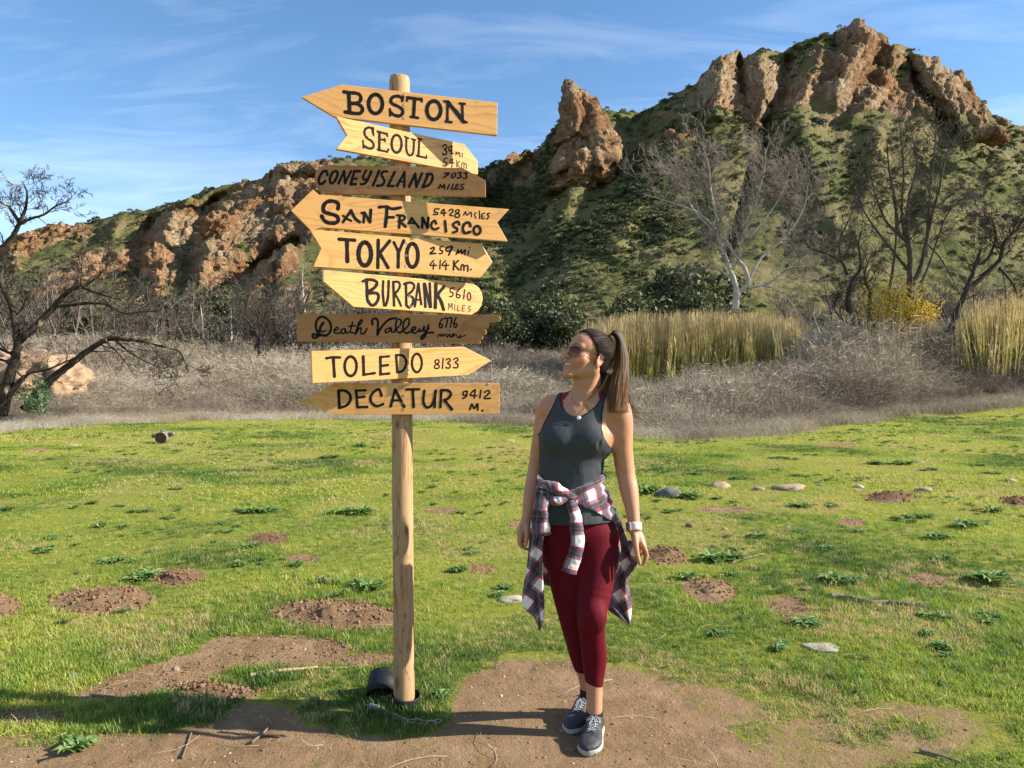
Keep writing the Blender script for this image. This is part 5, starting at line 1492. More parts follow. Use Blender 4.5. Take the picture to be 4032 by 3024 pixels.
Board('burbank', (1250, 1050), .30289, 30, [(78, 42), (1960, 214), (2040, 232), (2100, 275), (2138, 340), (2150, 420), (2132, 505), (2085, 575), (2005, 624), (470, 522), (78, 190)], [(1203, 250), (1202, 375), (1208, 512)],
      [('BURBANK', [
          (34, [(588, 190), (640, 172)]), (42, [(628, 172), (715, 172), (774, 206), (745, 268), (670, 322)]), (44, [(636, 172), (645, 300), (648, 420), (684, 488)]), (42, [(668, 345), (755, 342), (794, 376), (778, 450), (732, 500), (686, 492)]),
          (34, [(856, 190), (850, 340), (866, 505)]), (36, [(926, 188), (918, 390), (888, 505)]),
          (36, [(986, 205), (996, 504)]), (32, [(984, 198), (1048, 198), (1072, 238), (1052, 300), (1005, 350)]), (32, [(1010, 360), (1052, 430), (1086, 508)]),
          (36, [(1150, 215), (1156, 505)]), (34, [(1128, 226), (1200, 206), (1256, 236), (1242, 300), (1182, 362)]), (34, [(1190, 376), (1242, 404), (1236, 480), (1192, 532), (1158, 500)]),
          (32, [(1311, 220), (1266, 518)]), (32, [(1314, 220), (1350, 488)]), (24, [(1286, 430), (1346, 430)]),
          (38, [(1386, 225), (1404, 520)]), (40, [(1396, 225), (1464, 520)]), (36, [(1460, 218), (1474, 522)]),
          (48, [(1540, 228), (1532, 530)]), (44, [(1646, 258), (1556, 368)]), (48, [(1562, 370), (1606, 450), (1640, 556)])]),
       ('5610', [(20, [(1772, 276), (1732, 284), (1726, 328), (1760, 336), (1756, 380), (1718, 390)]), (20, [(1852, 285), (1808, 345), (1812, 400), (1846, 400), (1852, 368), (1816, 364)]), (20, [(1912, 300), (1900, 420)]), (20, ring((1970, 387), 22, 48, 12), 'c')]),
       ('MiLES', [(11, [(1703, 556), (1708, 474), (1728, 530), (1750, 470), (1751, 556)]), (11, [(1787, 486), (1785, 566)]), (14, [(1788, 448)]), (11, [(1826, 500), (1818, 571)]), (11, [(1818, 571), (1852, 576)]),
                  (11, [(1916, 505), (1890, 505), (1880, 571), (1912, 576)]), (10, [(1885, 540), (1910, 540)]), (11, [(1996, 514), (1966, 519), (1970, 545), (1990, 562), (1958, 592)])])],
      1155, 'pale bright board lettered BURBANK with a rounded right end')
Board('deathvalley', (1150, 1220), .37975, -5, [(52, 40), (2120, 52), (2150, 64), (2161, 92), (2140, 120), (2095, 130), (2040, 133), (2042, 160), (2030, 186), (1998, 197), (2014, 222), (2006, 252), (1968, 264), (1980, 285), (1966, 308), (1940, 315), (1953, 331), (1945, 350), (50, 328)],
      [(1103, 80), (1103, 158), (1095, 253), (1097, 290)],
      [('Death Valley', [
          (30, [(322, 138), (296, 175), (284, 220), (258, 262)]), (26, [(258, 262), (222, 252), (212, 276), (240, 291), (290, 264), (360, 264), (400, 215), (400, 150), (360, 92), (304, 72), (258, 108), (247, 170), (262, 226), (305, 262)]), (18, [(290, 182), (305, 226), (352, 214)]),
          (17, [(440, 216), (478, 200), (472, 180), (442, 200), (440, 236), (480, 242), (512, 226)]), (17, [(545, 194), (512, 206), (510, 240), (540, 240), (555, 200), (562, 241), (594, 228)]),
          (18, [(628, 128), (606, 228), (642, 236)]), (17, [(588, 170), (656, 164)]),
          (19, [(656, 256), (680, 182), (726, 120), (714, 106), (686, 150), (666, 240), (692, 196), (716, 190), (714, 240), (746, 246), (776, 194)]),
          (24, [(834, 152), (830, 110), (862, 90), (890, 120), (884, 258)]), (24, [(886, 258), (922, 188), (1000, 104), (1080, 86)]),
          (17, [(1022, 184), (972, 206), (970, 236), (1002, 226), (1032, 190), (1030, 230), (1062, 230)]),
          (20, [(1060, 220), (1130, 142), (1120, 100), (1090, 102), (1075, 160), (1086, 222), (1120, 240)]), (20, [(1120, 240), (1200, 170), (1216, 102), (1186, 94), (1155, 140), (1156, 220), (1192, 244)]),
          (19, [(1192, 244), (1268, 206), (1280, 180), (1250, 186), (1240, 226), (1282, 240), (1322, 200)]), (20, [(1322, 200), (1322, 226), (1356, 210), (1372, 170), (1370, 226), (1420, 190)]), (22, [(1414, 160), (1384, 260), (1350, 304), (1340, 282), (1392, 242), (1464, 236)])]),
       ('6776', [(17, [(1556, 94), (1530, 140), (1532, 182), (1556, 180), (1556, 150), (1532, 150)]), (17, [(1578, 90), (1612, 92), (1595, 182)]), (17, [(1628, 86), (1656, 89), (1641, 182)]), (17, [(1700, 84), (1679, 130), (1682, 176), (1706, 175), (1706, 145), (1682, 145)])]),
       ('miles', [(13, [(1508, 281), (1536, 250), (1540, 276), (1566, 250), (1570, 276), (1602, 250), (1606, 286), (1636, 250), (1640, 286), (1680, 240), (1662, 281), (1700, 256), (1722, 291), (1750, 256), (1732, 291), (1796, 262)]), (15, [(1635, 216)])])],
      1295, 'shaded board lettered Death Valley, its right end cut like a pointing hand')
Board('toledo', (1210, 1350), .33454, 28, [(48, 98), (1840, 45), (2165, 210), (1890, 380), (62, 475)], [(1183, 127), (1187, 232), (1188, 315), (1191, 369)],
      [('TOLEDO', [
          (32, [(226, 181), (290, 171), (385, 172)]), (36, [(306, 180), (320, 394)]), (34, ring((510, 275), 70, 114), 'c'),
          (36, [(658, 160), (665, 374)]), (30, [(660, 375), (794, 356)]),
          (28, [(860, 166), (962, 158)]), (34, [(860, 166), (862, 370)]), (30, [(866, 272), (950, 260)]), (30, [(858, 371), (964, 360)]),
          (32, [(1046, 145), (1060, 345)]), (30, [(1046, 145), (1110, 145), (1154, 186), (1162, 255), (1122, 328), (1058, 346)]), (30, ring((1290, 236), 58, 108), 'c')]),
       ('8133', [(19, [(1545, 200), (1506, 208), (1512, 240), (1550, 266), (1545, 296), (1505, 299), (1500, 270), (1546, 234)], 'c'), (20, [(1599, 184), (1590, 300)]),
                 (20, [(1634, 200), (1664, 185), (1685, 205), (1652, 236), (1682, 262), (1670, 296), (1630, 291)]), (20, [(1722, 196), (1754, 178), (1776, 200), (1742, 230), (1773, 256), (1765, 291), (1720, 291)])])],
      1440, 'bright board lettered TOLEDO, its point to the right')
Board('decatur', (1160, 1490), .37523, 6, [(38, 253), (415, 50), (2152, 48), (2150, 370), (455, 385)], [(1135, 97), (1138, 182), (1135, 260), (1139, 328), (2025, 62)],
      [('DECATUR', [
          (32, [(461, 130), (470, 306)]), (30, [(461, 128), (530, 130), (580, 172), (582, 238), (536, 288), (470, 306)]),
          (26, [(640, 128), (744, 124)]), (28, [(646, 130), (660, 300)]), (25, [(650, 202), (736, 192)]), (27, [(660, 301), (762, 299)]),
          (28, [(912, 180), (890, 118), (840, 134), (800, 190), (806, 250), (860, 290), (928, 270)]),
          (28, [(1010, 292), (1054, 118)]), (32, [(1056, 118), (1150, 296)]), (24, [(1024, 230), (1118, 230)]),
          (25, [(1174, 115), (1308, 113)]), (30, [(1240, 115), (1250, 298)]),
          (28, [(1362, 130), (1352, 240), (1382, 302), (1430, 290), (1460, 240), (1482, 128)]), (26, [(1480, 128), (1470, 302)]),
          (28, [(1540, 130), (1530, 300)]), (28, [(1538, 124), (1610, 126), (1641, 164), (1612, 210), (1568, 226)]), (30, [(1574, 228), (1650, 324)])]),
       ('9412', [(17, [(1808, 132), (1772, 142), (1774, 176), (1804, 170), (1812, 132), (1800, 192), (1764, 209)]), (16, [(1880, 124), (1844, 174), (1912, 181)]), (17, [(1896, 118), (1886, 206)]), (17, [(1956, 124), (1945, 204)]),
                 (17, [(1994, 146), (2030, 125), (2046, 150), (1990, 206), (2056, 208)])]),
       ('M.', [(20, [(1840, 326), (1860, 270), (1886, 316), (1920, 264), (1922, 332)]), (26, [(1972, 338)])])],
      1570, 'lowest board lettered DECATUR, its point to the left')

BLKPL = NT('black_plastic')
_n = BLKPL.noise(BLKPL.pos(), 90, 4, .65)
BLKPL = BLKPL.bsdf(BLKPL.ramp(_n, [(.35, (.006, .007, .009)), (.6, (.012, .013, .016)), (.78, (.05, .046, .042))]), .6, BLKPL.bump(_n, .3, .001), spec=.22)
def black_ring():
    r = .060
    mb = MB().lathe([(r, -.05), (r, .052), (r+.002, .056), (r+.005, .056), (r+.0065, .050), (r+.0065, -.05)], (0, 0, 0), 40)
    o = mb.build('sleeve', BLKPL, sign)
    o.rotation_euler = (R(5), R(4), 0); o.location = (.004, 0, gz(post_x(0), POST_Y))
    o['label'] = 'black plastic sleeve round the foot of the post'
black_ring()

def pot():
    t = empty('pipe_cap', P(1520, 2706, 3.50))
    tag(t, 'black plastic pipe cap tipped on its side behind the post foot', 'pipe cap')
    r, h = .076, .105
    mb = MB().lathe([(0.0, h), (r*.86, h), (r*.93, h-.004), (r*.95, h-.012), (r*.95, h-.03), (r, h-.034), (r, 0), (r-.005, -.002), (r-.006, 0), (r-.007, h-.03), (0, h-.016)], (0, 0, 0), 40)
    b = mb.build('shell', BLKPL, t)
    t.rotation_euler = (R(-52), R(-6), R(8))
    t.rotation_euler = (Vector((-.05, .70, .62))).to_track_quat('Z', 'Y').to_euler()
    t.location = P(1508, 2738, 3.42)
pot()

CHAINM = NT('rusty_chain_steel')
_n = CHAINM.noise(CHAINM.pos(), 120, 4, .6)
CHAINM = CHAINM.bsdf(CHAINM.ramp(_n, [(.4, (.34, .31, .28)), (.6, (.20, .14, .10))]), .45, spec=.5, metal=.5)
def chain():
    root = empty('chain', (0, 0, 0))
    tag(root, 'short steel chain lying in the grass at the foot of the post', 'chain')
    path = [P(1497, 2780, 3.28), P(1512, 2808, 3.24), P(1538, 2830, 3.21), P(1570, 2843, 3.18), P(1600, 2850, 3.15), P(1640, 2850, 3.15), P(1690, 2858, 3.13), P(1735, 2850, 3.16)]
    c = [Vector(q) for q in catmull(path, 8)]
    for q in c: q.z = max(gz(q.x, q.y)+.014, min(q.z, gz(q.x, q.y)+.03))
    seg = .0265; acc = 0; last = c[0]; k = 0
    root.location = c[0]
    me = None
    for a, b in zip(c[:-1], c[1:]):
        acc += (b-a).length
        if acc < seg: continue
        acc = 0
        d = (b-a).normalized()
        if me is None:
            pts = []
            for i in range(20):
                t = 2*math.pi*i/20
                pts.append(Vector((.0095*math.cos(t)*1.0, 0, 0))+Vector((0, 0, 0)))
            mb = MB(); L, W = .0085, .0095
            loop = [Vector((L*(1 if math.cos(t) > 0 else -1)+W*math.cos(t), W*math.sin(t), 0)) for t in np.linspace(0, 2*math.pi, 21)]
            mb.tube(loop, .0032, 7, cap=False)
            ob = mb.build('link', CHAINM, root); me = ob.data
        else:
            ob = bpy.data.objects.new('link', me); link(ob, root)
        q = d.to_track_quat('X', 'Z').to_matrix().to_4x4() @ Matrix.Rotation(R(80 if k % 2 else 12), 4, 'X')
        ob.matrix_local = Matrix.Translation(b-root.location) @ q
        k += 1
chain()
def padlock():
    g = P(1474, 2786, 3.27)
    t = empty('padlock', g); t.rotation_euler = (R(-20), R(8), R(-12))
    tag(t, 'grey rectangular padlock on the end of the chain', 'padlock')
    bm = bmesh.new(); bmesh.ops.create_cube(bm, size=1)
    for v in bm.verts: v.co = (v.co.x*.048, v.co.y*.02, v.co.z*.026)
    bmesh.ops.bevel(bm, geom=bm.edges[:], offset=.003, segments=2, affect='EDGES')
    me = bpy.data.meshes.new('lock_body'); bm.to_mesh(me); bm.free(); me.materials.append(simple('zinc_grey', (.30, .33, .38), .5, metal=.4))
    link(bpy.data.objects.new('lock_body', me), t)
    MB().tube([Vector((.022, 0, -.008)), Vector((.036, 0, -.008)), Vector((.041, 0, 0)), Vector((.036, 0, .008)), Vector((.022, 0, .008))], .003, 8).build('shackle', CHAINM, t)
padlock()
# ---------------------------------------------------------------- signed distance helpers
class SDF:
    """a list of soft-joined solids; evaluated at points or on a rectilinear grid"""
    def __init__(s): s.pr = []
    def cone(s, a, b, ra, rb, k=.02, sub=False, sq=None):
        a = np.array(a, float); b = np.array(b, float)
        lo = np.minimum(a-ra, b-rb); hi = np.maximum(a+ra, b+rb)
        def f(p):
            ba = b-a; L2 = max((ba*ba).sum(), 1e-9)
            t = np.clip(((p-a)@ba)/L2, 0, 1)
            return np.linalg.norm(p-a-t[..., None]*ba, axis=-1)-(ra+(rb-ra)*t)
        s.pr.append((f, lo, hi, k, sub)); return s
    def chain(s, pts, rad, k=.02, sub=6):
        c = np.array(catmull([np.array(list(p)+[r]) for p, r in zip(pts, rad)], sub))
        P_, r_ = c[:, :3], c[:, 3]
        lo = (P_-r_[:, None]).min(0); hi = (P_+r_[:, None]).max(0)
        def f(p):
            v = None
            for i in range(len(P_)-1):
                a, b = P_[i], P_[i+1]; ba = b-a; L2 = max((ba*ba).sum(), 1e-9)
                t = np.clip(((p-a)@ba)/L2, 0, 1)
                d = np.linalg.norm(p-a-t[..., None]*ba, axis=-1)-(r_[i]+(r_[i+1]-r_[i])*t)
                v = d if v is None else np.minimum(v, d)
            return v
        s.pr.append((f, lo, hi, k, False)); return s
    def ell(s, c, r, M=None, k=.02, sub=False):
        c = np.array(c, float); r = np.array(r, float); m = np.eye(3) if M is None else np.array(M)
        R0 = r.max()
        def f(p):
            q = (p-c)@m                       # columns of m are the axes
            k0 = np.linalg.norm(q/r, axis=-1); k1 = np.linalg.norm(q/(r*r), axis=-1)
            return k0*(k0-1)/np.maximum(k1, 1e-6)
        s.pr.append((f, c-R0, c+R0, k, sub)); return s
    def loft(s, secs, k=.02):
        """secs: z, cx, cy, half width, half depth"""
        A = np.array(sorted(secs)); zz = A[:, 0]
        lo = np.array([(A[:, 1]-A[:, 3]).min(), (A[:, 2]-A[:, 4]).min(), zz[0]]); hi = np.array([(A[:, 1]+A[:, 3]).max(), (A[:, 2]+A[:, 4]).max(), zz[-1]])
        zf = np.linspace(zz[0], zz[-1], 200)
        sm = []
        for c in range(1, 5):
            v = np.interp(zf, zz, A[:, c]); kr = np.hanning(23); kr /= kr.sum()
            sm.append(np.convolve(np.pad(v, 11, 'edge'), kr, 'valid'))
        def f(p):
            z = p[..., 2]
            cx, cy, a, b = [np.interp(z, zf, q) for q in sm]
            q = np.sqrt(((p[..., 0]-cx)/a)**2+((p[..., 1]-cy)/b)**2)
            d = (q-1)*np.minimum(a, b)
            dz = np.maximum(zz[0]-z, z-zz[-1])
            return np.where(dz > 0, np.sqrt(np.maximum(d, 0)**2+dz**2), np.maximum(d, dz))
        s.pr.append((f, lo, hi, k, False)); return s
    @staticmethod
    def comb(F0, d, k, sub):
        if sub:
            h = np.clip(.5-.5*(F0+d)/k, 0, 1); return F0*(1-h)-d*h+k*h*(1-h)
        h = np.clip(.5+.5*(d-F0)/k, 0, 1); return d*(1-h)+F0*h-k*h*(1-h)
    def at(s, p):
        v = np.full(p.shape[:-1], 1.0)
        for f, lo, hi, k, sub in s.pr: v = s.comb(v, f(p), k, sub)
        return v
    def grid(s, xs, ys, zs):
        v = np.full((len(xs), len(ys), len(zs)), .2, np.float32)
        for f, lo, hi, k, sub in s.pr:
            m = .03+k
            i = [np.searchsorted(ax, [lo[c]-m, hi[c]+m]) for c, ax in enumerate((xs, ys, zs))]
            if any(a[0] >= a[1] for a in i): continue
            X, Y, Z = np.meshgrid(xs[i[0][0]:i[0][1]], ys[i[1][0]:i[1][1]], zs[i[2][0]:i[2][1]], indexing='ij')
            sl_ = (slice(*i[0]), slice(*i[1]), slice(*i[2]))
            v[sl_] = s.comb(v[sl_], f(np.stack([X, Y, Z], -1)), k, sub)
        return v

def surface_nets(v, xs, ys, zs):
    ins = v < 0
    nx, ny, nz = v.shape
    c = np.zeros((nx-1, ny-1, nz-1), np.int8)
    for a in (0, 1):
        for b in (0, 1):
            for d in (0, 1): c += ins[a:nx-1+a, b:ny-1+b, d:nz-1+d]
    act = (c > 0) & (c < 8)
    I = np.argwhere(act); idm = -np.ones(act.shape, np.int32); idm[act] = np.arange(len(I))
    acc = np.zeros((len(I), 3)); cnt = np.zeros(len(I))
    ax = (xs, ys, zs)
    cor = [(a, b, d) for a in (0, 1) for b in (0, 1) for d in (0, 1)]
    val = {q: v[I[:, 0]+q[0], I[:, 1]+q[1], I[:, 2]+q[2]] for q in cor}
    pos = {q: np.stack([ax[k][I[:, k]+q[k]] for k in range(3)], 1) for q in cor}
    for q in cor:
        for k in range(3):
            if q[k]: continue
            r = list(q); r[k] = 1; r = tuple(r)
            a, b = val[q], val[r]; m = (a < 0) != (b < 0)
            t = np.where(m, a/np.where(m, a-b, 1), 0)[:, None]
            acc += np.where(m[:, None], pos[q]*(1-t)+pos[r]*t, 0); cnt += m
    V = acc/np.maximum(cnt, 1)[:, None]
    Fs = []
    for k in range(3):
        o = [i for i in range(3) if i != k]
        sa = [slice(1, n-1) for n in v.shape]; sa[k] = slice(0, v.shape[k]-1)
        sb = list(sa); sb[k] = slice(1, v.shape[k])
        m = ins[tuple(sa)] != ins[tuple(sb)]
        J = np.argwhere(m); flip = ins[tuple(sa)][m]
        for i in range(3): J[:, i] += (0 if i == k else 1)
        def cell(d0, d1):
            q = J.copy(); q[:, o[0]] -= d0; q[:, o[1]] -= d1; return idm[q[:, 0], q[:, 1], q[:, 2]]
        quad = np.stack([cell(1, 1), cell(0, 1), cell(0, 0), cell(1, 0)], 1)
        if k == 1: flip = ~flip
        quad[~flip] = quad[~flip][:, ::-1]
        Fs.append(quad[(quad >= 0).all(1)])
    return V, np.concatenate(Fs)

def axis(lo, hi, step, fine=()):
    """coordinates from lo to hi with finer spans"""
    out = [lo]
    while out[-1] < hi:
        st = step
        for a, b, s_ in fine:
            if a <= out[-1] < b: st = s_
        out.append(out[-1]+st)
    return np.array(out)

def smooth_mesh(V, Fc, it=2, lam=.5):
    n = len(V)
    a = np.concatenate([Fc[:, 0], Fc[:, 1], Fc[:, 2], Fc[:, 3]]); b = np.concatenate([Fc[:, 1], Fc[:, 2], Fc[:, 3], Fc[:, 0]])
    deg = np.bincount(a, minlength=n)+np.bincount(b, minlength=n)
    for _ in range(it):
        s = np.stack([np.bincount(a, V[b, c], n)+np.bincount(b, V[a, c], n) for c in range(3)], 1)
        V = V*(1-lam)+lam*s/np.maximum(deg, 1)[:, None]
    return V

def W3(px, py, D): return np.array(P(px, py, D))
def poly_front(p, poly, scale=3.1/F):
    """distance in metres of the projected point to an outline seen from the front"""
    px = CX+F*p[..., 0]/p[..., 1]; py = CY-F*(p[..., 2]-CAMZ)/p[..., 1]
    return poly_sd(px.ravel(), py.ravel(), poly).reshape(px.shape)*scale

# ---------------------------------------------------------------- the woman's figure
DT = 3.14
def zy(py, D=DT): return CAMZ+(CY-py)/F*D
def xx(px, D=DT): return (px-CX)/F*D
def torso_sdf(inf=0.0, hem=0.0, low=2230):
    S = SDF()
    m = DT/F
    secs = [(1558, 2306, .0, 62, .062), (1580, 2304, .0, 92, .070), (1600, 2300, .0, 124, .082), (1640, 2292, -.002, 134, .094), (1700, 2268, -.004, 134, .102), (1760, 2260, -.002, 131, .100), (1830, 2250, .0, 118, .092),
            (1900, 2246, .004, 112, .088), (1960, 2256, .008, 124, .096), (2040, 2270, .010, 140, .108), (2110, 2278, .012, 147, .112), (2180, 2280, .012, 142, .108), (2230, 2280, .012, 130, .095)]
    S.loft([(zy(y), xx(cx), DT+dy, hw*m+inf+(hem*sstep(1830, 2060, y)), b+inf+hem*.8*sstep(1830, 2060, y)) for (y, cx, dy, hw, b) in secs if y <= low], .02)
    S.ell(W3(2200, 1728, DT-.062), (.064+inf, .052+inf, .060+inf), None, .035)
    S.ell(W3(2322, 1722, DT-.068), (.064+inf, .052+inf, .060+inf), None, .035)
    return S
def legs_sdf(inf=0.0, S=None):
    S = S or SDF()
    i = inf
    S.chain([W3(2352, 2120, 3.13), W3(2343, 2280, 3.09), W3(2327, 2440, 3.03), W3(2332, 2500, 3.045), W3(2340, 2590, 3.075), W3(2340, 2690, 3.07), W3(2340, 2800, 3.06)], [.086+i, .077+i, .055+i, .050+i, .0485+i, .0350+i, .033+i], .03)
    S.chain([W3(2222, 2120, 3.16), W3(2232, 2280, 3.155), W3(2254, 2440, 3.14), W3(2272, 2520, 3.165), W3(2290, 2590, 3.20), W3(2306, 2660, 3.22), W3(2316, 2725, 3.225)], [.088+i, .073+i, .052+i, .047+i, .0445+i, .0345+i, .032+i], .03)
    S.ell(W3(2340, 2430, 2.99), (.045+i, .035+i, .05+i), None, .03)
    return S

# head frame
YAW, PIT = R(28), R(17)
fh = np.array([-math.cos(YAW), -math.sin(YAW), 0.0]); hl = np.array([-fh[1], fh[0], 0.0])
hf = fh*math.cos(PIT)+np.array([0, 0, math.sin(PIT)]); hu = np.cross(hf, hl)
HM = np.stack([hf, hl, hu], 1)                 # head axes as columns: forward, her left, up
HO = W3(2313, 1414, 3.12)
def HP_(f, l, u): return HO+hf*f+hl*l+hu*u

def head_sdf(S):
    S.ell(HP_(-.010, 0, .043), (.094, .0725, .082), HM, .02)
    S.ell(HP_(.034, 0, .040), (.052, .058, .052), HM, .02)
    S.ell(HP_(.028, 0, -.020), (.060, .053, .072), HM, .02)
    for sg in (-1, 1):
        S.cone(HP_(-.006, sg*.046, -.046), HP_(.070, sg*.010, -.090), .018, .013, .022)
        S.cone(HP_(.052, sg*.040, -.018), HP_(.068, sg*.030, -.034), .022, .021, .018)
        S.cone(HP_(.083, sg*.010, .028), HP_(.070, sg*.044, .030), .011, .009, .014)
    S.ell(HP_(.081, 0, -.090), (.015, .017, .014), HM, .018)
    for sg in (-1, 1):
        S.ell(HP_(.096, sg*.031, .008), (.016, .016, .013), HM, .012, sub=True)
    S.cone(HP_(.088, 0, .026), HP_(.112, 0, -.014), .0075, .0095, .010)
    S.ell(HP_(.112, 0, -.018), (.011, .010, .009), HM, .006)
    for sg in (-1, 1):
        S.ell(HP_(.101, sg*.0105, -.022), (.010, .006, .0065), HM, .005)
        S.ell(HP_(.104, sg*.006, -.029), (.005, .0028, .0035), HM, .003, sub=True)
    # muzzle, lips and the open smile
    S.ell(HP_(.078, 0, -.055), (.022, .027, .024), HM, .016)
    for sg in (-1, 1):
        S.cone(HP_(.1015, 0, -.0435), HP_(.080, sg*.031, -.0455), .0042, .0026, .005)
        S.cone(HP_(.0975, 0, -.0675), HP_(.078, sg*.033, -.048), .0052, .0026, .006)
        S.cone(HP_(.1045, 0, -.0555), HP_(.082, sg*.030, -.0465), .0070, .0024, .003, sub=True)
    # ears
    for sg in (-1, 1):
        tilt = Matrix.Rotation(R(12)*sg, 3, 'Z') @ Matrix.Rotation(R(-14), 3, 'Y')
        M = HM@np.array(tilt)
        c = HP_(-.014, sg*.0735, -.004)
        S.ell(c, (.0185, .0075, .030), M, .006)
        S.ell(c+hl*sg*.0075+hu*.004+hf*.001, (.0125, .0078, .0200), M, .003, sub=True)
        S.ell(HP_(-.003, sg*.074, -.012), (.0045, .0045, .007), HM, .003)
        S.ell(HP_(-.007, sg*.0735, -.031), (.008, .005, .009), HM, .004)
    return S

def arm_sdf(S):
    S.chain([W3(2165, 1612, 3.17), W3(2150, 1650, 3.19), W3(2128, 1760, 3.21), W3(2112, 1850, 3.225), W3(2096, 1930, 3.20), W3(2080, 2030, 3.17), W3(2076, 2052, 3.165)], [.050, .047, .041, .037, .036, .027, .0255], .02)
    S.chain([W3(2432, 1622, 3.12), W3(2446, 1660, 3.12), W3(2450, 1760, 3.13), W3(2463, 1860, 3.135), W3(2477, 1930, 3.12), W3(2492, 2020, 3.09), W3(2497, 2070, 3.075)], [.054, .050, .044, .040, .0385, .0275, .0255], .02)
    # shoulders to the chest and back
    S.cone(W3(2285, 1588, 3.15), W3(2180, 1600, 3.17), .055, .046, .03); S.cone(W3(2325, 1588, 3.14), W3(2425, 1608, 3.12), .055, .050, .03)
    S.cone(W3(2410, 1700, 3.13), W3(2360, 1740, 3.12), .045, .06, .03); S.cone(W3(2160, 1690, 3.17), W3(2200, 1740, 3.15), .04, .06, .03)
    # collar bones
    S.cone(W3(2285, 1592, 3.070), W3(2222, 1580, 3.105), .004, .004, .012); S.cone(W3(2312, 1592, 3.063), W3(2360, 1584, 3.085), .004, .004, .012)
    return S

def hand_sdf(S, wrist, palm_end, knuck, fing, thumb, r=.0078):
    """wrist -> palm; knuck: four knuckle points; fing: for each two bends and a tip"""
    S.cone(wrist, (np.array(wrist)+palm_end)/2, .0235, .024, .015); S.cone((np.array(wrist)+palm_end)/2, np.array(palm_end)*.75+np.array(wrist)*.25, .023, .021, .012)
    for kp in knuck: S.cone(np.array(wrist)*.6+np.array(palm_end)*.4, kp, .019, .0112, .010)
    for kp, ch in zip(knuck, fing):
        pts = [kp]+list(ch); n = len(pts)
        S.chain(pts, [r*1.12-.0014*i for i in range(n)], .0025, 3)
    S.chain(thumb, [.014, .0118, .0095, .0078][:len(thumb)], .006, 3)
    return S
def right_hand(S):
    w_ = W3(2499, 2090, 3.07); pe = W3(2528, 2152, 3.065)
    kn, fg = [], []
    for i, (dd, dx, dy) in enumerate(((-.030, 6, -4), (-.008, 10, 0), (.014, 8, 0), (.034, 0, -4))):
        D = 3.07+dd
        k = W3(2526+dx, 2152+dy, D); kn.append(k)
        fg.append([W3(2543+dx*.6-i, 2186+dy*1.5+i*1.5, D-.004), W3(2540-i*2, 2212+i*1.5, D-.004), W3(2528-i, 2222+i, D-.003)])
    th = [W3(2500, 2112, 3.044), W3(2504, 2150, 3.026), W3(2510, 2188, 3.018), W3(2519, 2219, 3.018)]
    S.cone(W3(2508, 2130, 3.06), W3(2521, 2178, 3.065), .020, .012, .012)
    return hand_sdf(S, w_, pe, kn, fg, th)
def left_hand(S):
    w_ = W3(2073, 2062, 3.165); pe = W3(2050, 2110, 3.15)
    kn, fg = [], []
    for i, (dd, dx, dy) in enumerate(((-.028, 2, 0), (-.006, -2, 2), (.016, 0, 0), (.036, 6, -4))):
        D = 3.16+dd
        kn.append(W3(2048+dx, 2104+dy, D))
        fg.append([W3(2046+dx*.8, 2136+dy*1.4, D-.006), W3(2058+dx*.5+i, 2156+i, D-.008), W3(2076+i, 2160+i*1.5, D-.006)])
    th = [W3(2078, 2072, 3.137), W3(2077, 2098, 3.118), W3(2073, 2124, 3.110), W3(2070, 2146, 3.110)]
    S.cone(W3(2064, 2085, 3.155), W3(2056, 2130, 3.150), .020, .012, .012)
    return hand_sdf(S, w_, pe, kn, fg, th)

def neck_sdf(S):
    S.cone(W3(2310, 1585, 3.15), HP_(-.022, 0, -.055), .060, .052, .03)
    S.cone(W3(2300, 1580, 3.10), HP_(-.018, .055, -.040), .016, .014, .02)      # neck cord on her left side
    S.cone(HP_(.012, 0, -.080), W3(2298, 1560, 3.12), .024, .034, .03)
    return S

person = empty('person', (xx(2300), 3.06, 0.0))
tag(person, 'woman in grey tank top and maroon leggings looking up at the signpost', 'person')
def own(o):
    o.parent = person; o.matrix_parent_inverse = Matrix.Translation(-person.location); return o
def net(name, S, lo, hi, step, mat, fine=((), (), ()), cut=None, it=2, disp=None, parent=True):
    xs, ys, zs = axis(lo[0], hi[0], step, fine[0]), axis(lo[1], hi[1], step, fine[1]), axis(lo[2], hi[2], step, fine[2])
    v = S.grid(xs, ys, zs)
    if cut is not None or disp is not None:
        near = np.abs(v) < .06
        X, Y, Z = np.meshgrid(xs, ys, zs, indexing='ij')
        p = np.stack([X[near], Y[near], Z[near]], -1)
        q = v[near]
        if disp is not None: q = q-disp(p)
        if cut is not None: q = np.maximum(q, cut(p))
        v[near] = q
        if cut is not None:
            far = (v < -.05)
            if far.any():
                p = np.stack([X[far], Y[far], Z[far]], -1); v[far] = np.maximum(v[far], cut(p))
    V, Fc = surface_nets(v, xs, ys, zs)
    V = smooth_mesh(V, Fc, it)
    o = mesh_obj(name, V, Fc, mat)
    if parent: own(o)
    return o, V

# materials
SKIN = NT('skin')
_p = SKIN.pos()
_n = SKIN.noise(_p, 38, 6, .72)
_c = SKIN.mix(_n, (.34, .150, .082), (.50, .250, .145))
_c = SKIN.mix(SKIN.math('MULTIPLY', SKIN.attr('rosy'), .5), _c, (.42, .13, .09))
_c = SKIN.mix(SKIN.attr('lip'), _c, (.34, .10, .08))
SKIN = SKIN.bsdf(_c, .48, SKIN.bump(SKIN.noise(_p, 500, 3, .6), .08, .0006), spec=.4, sss=.12, sssr=(.012, .005, .003))

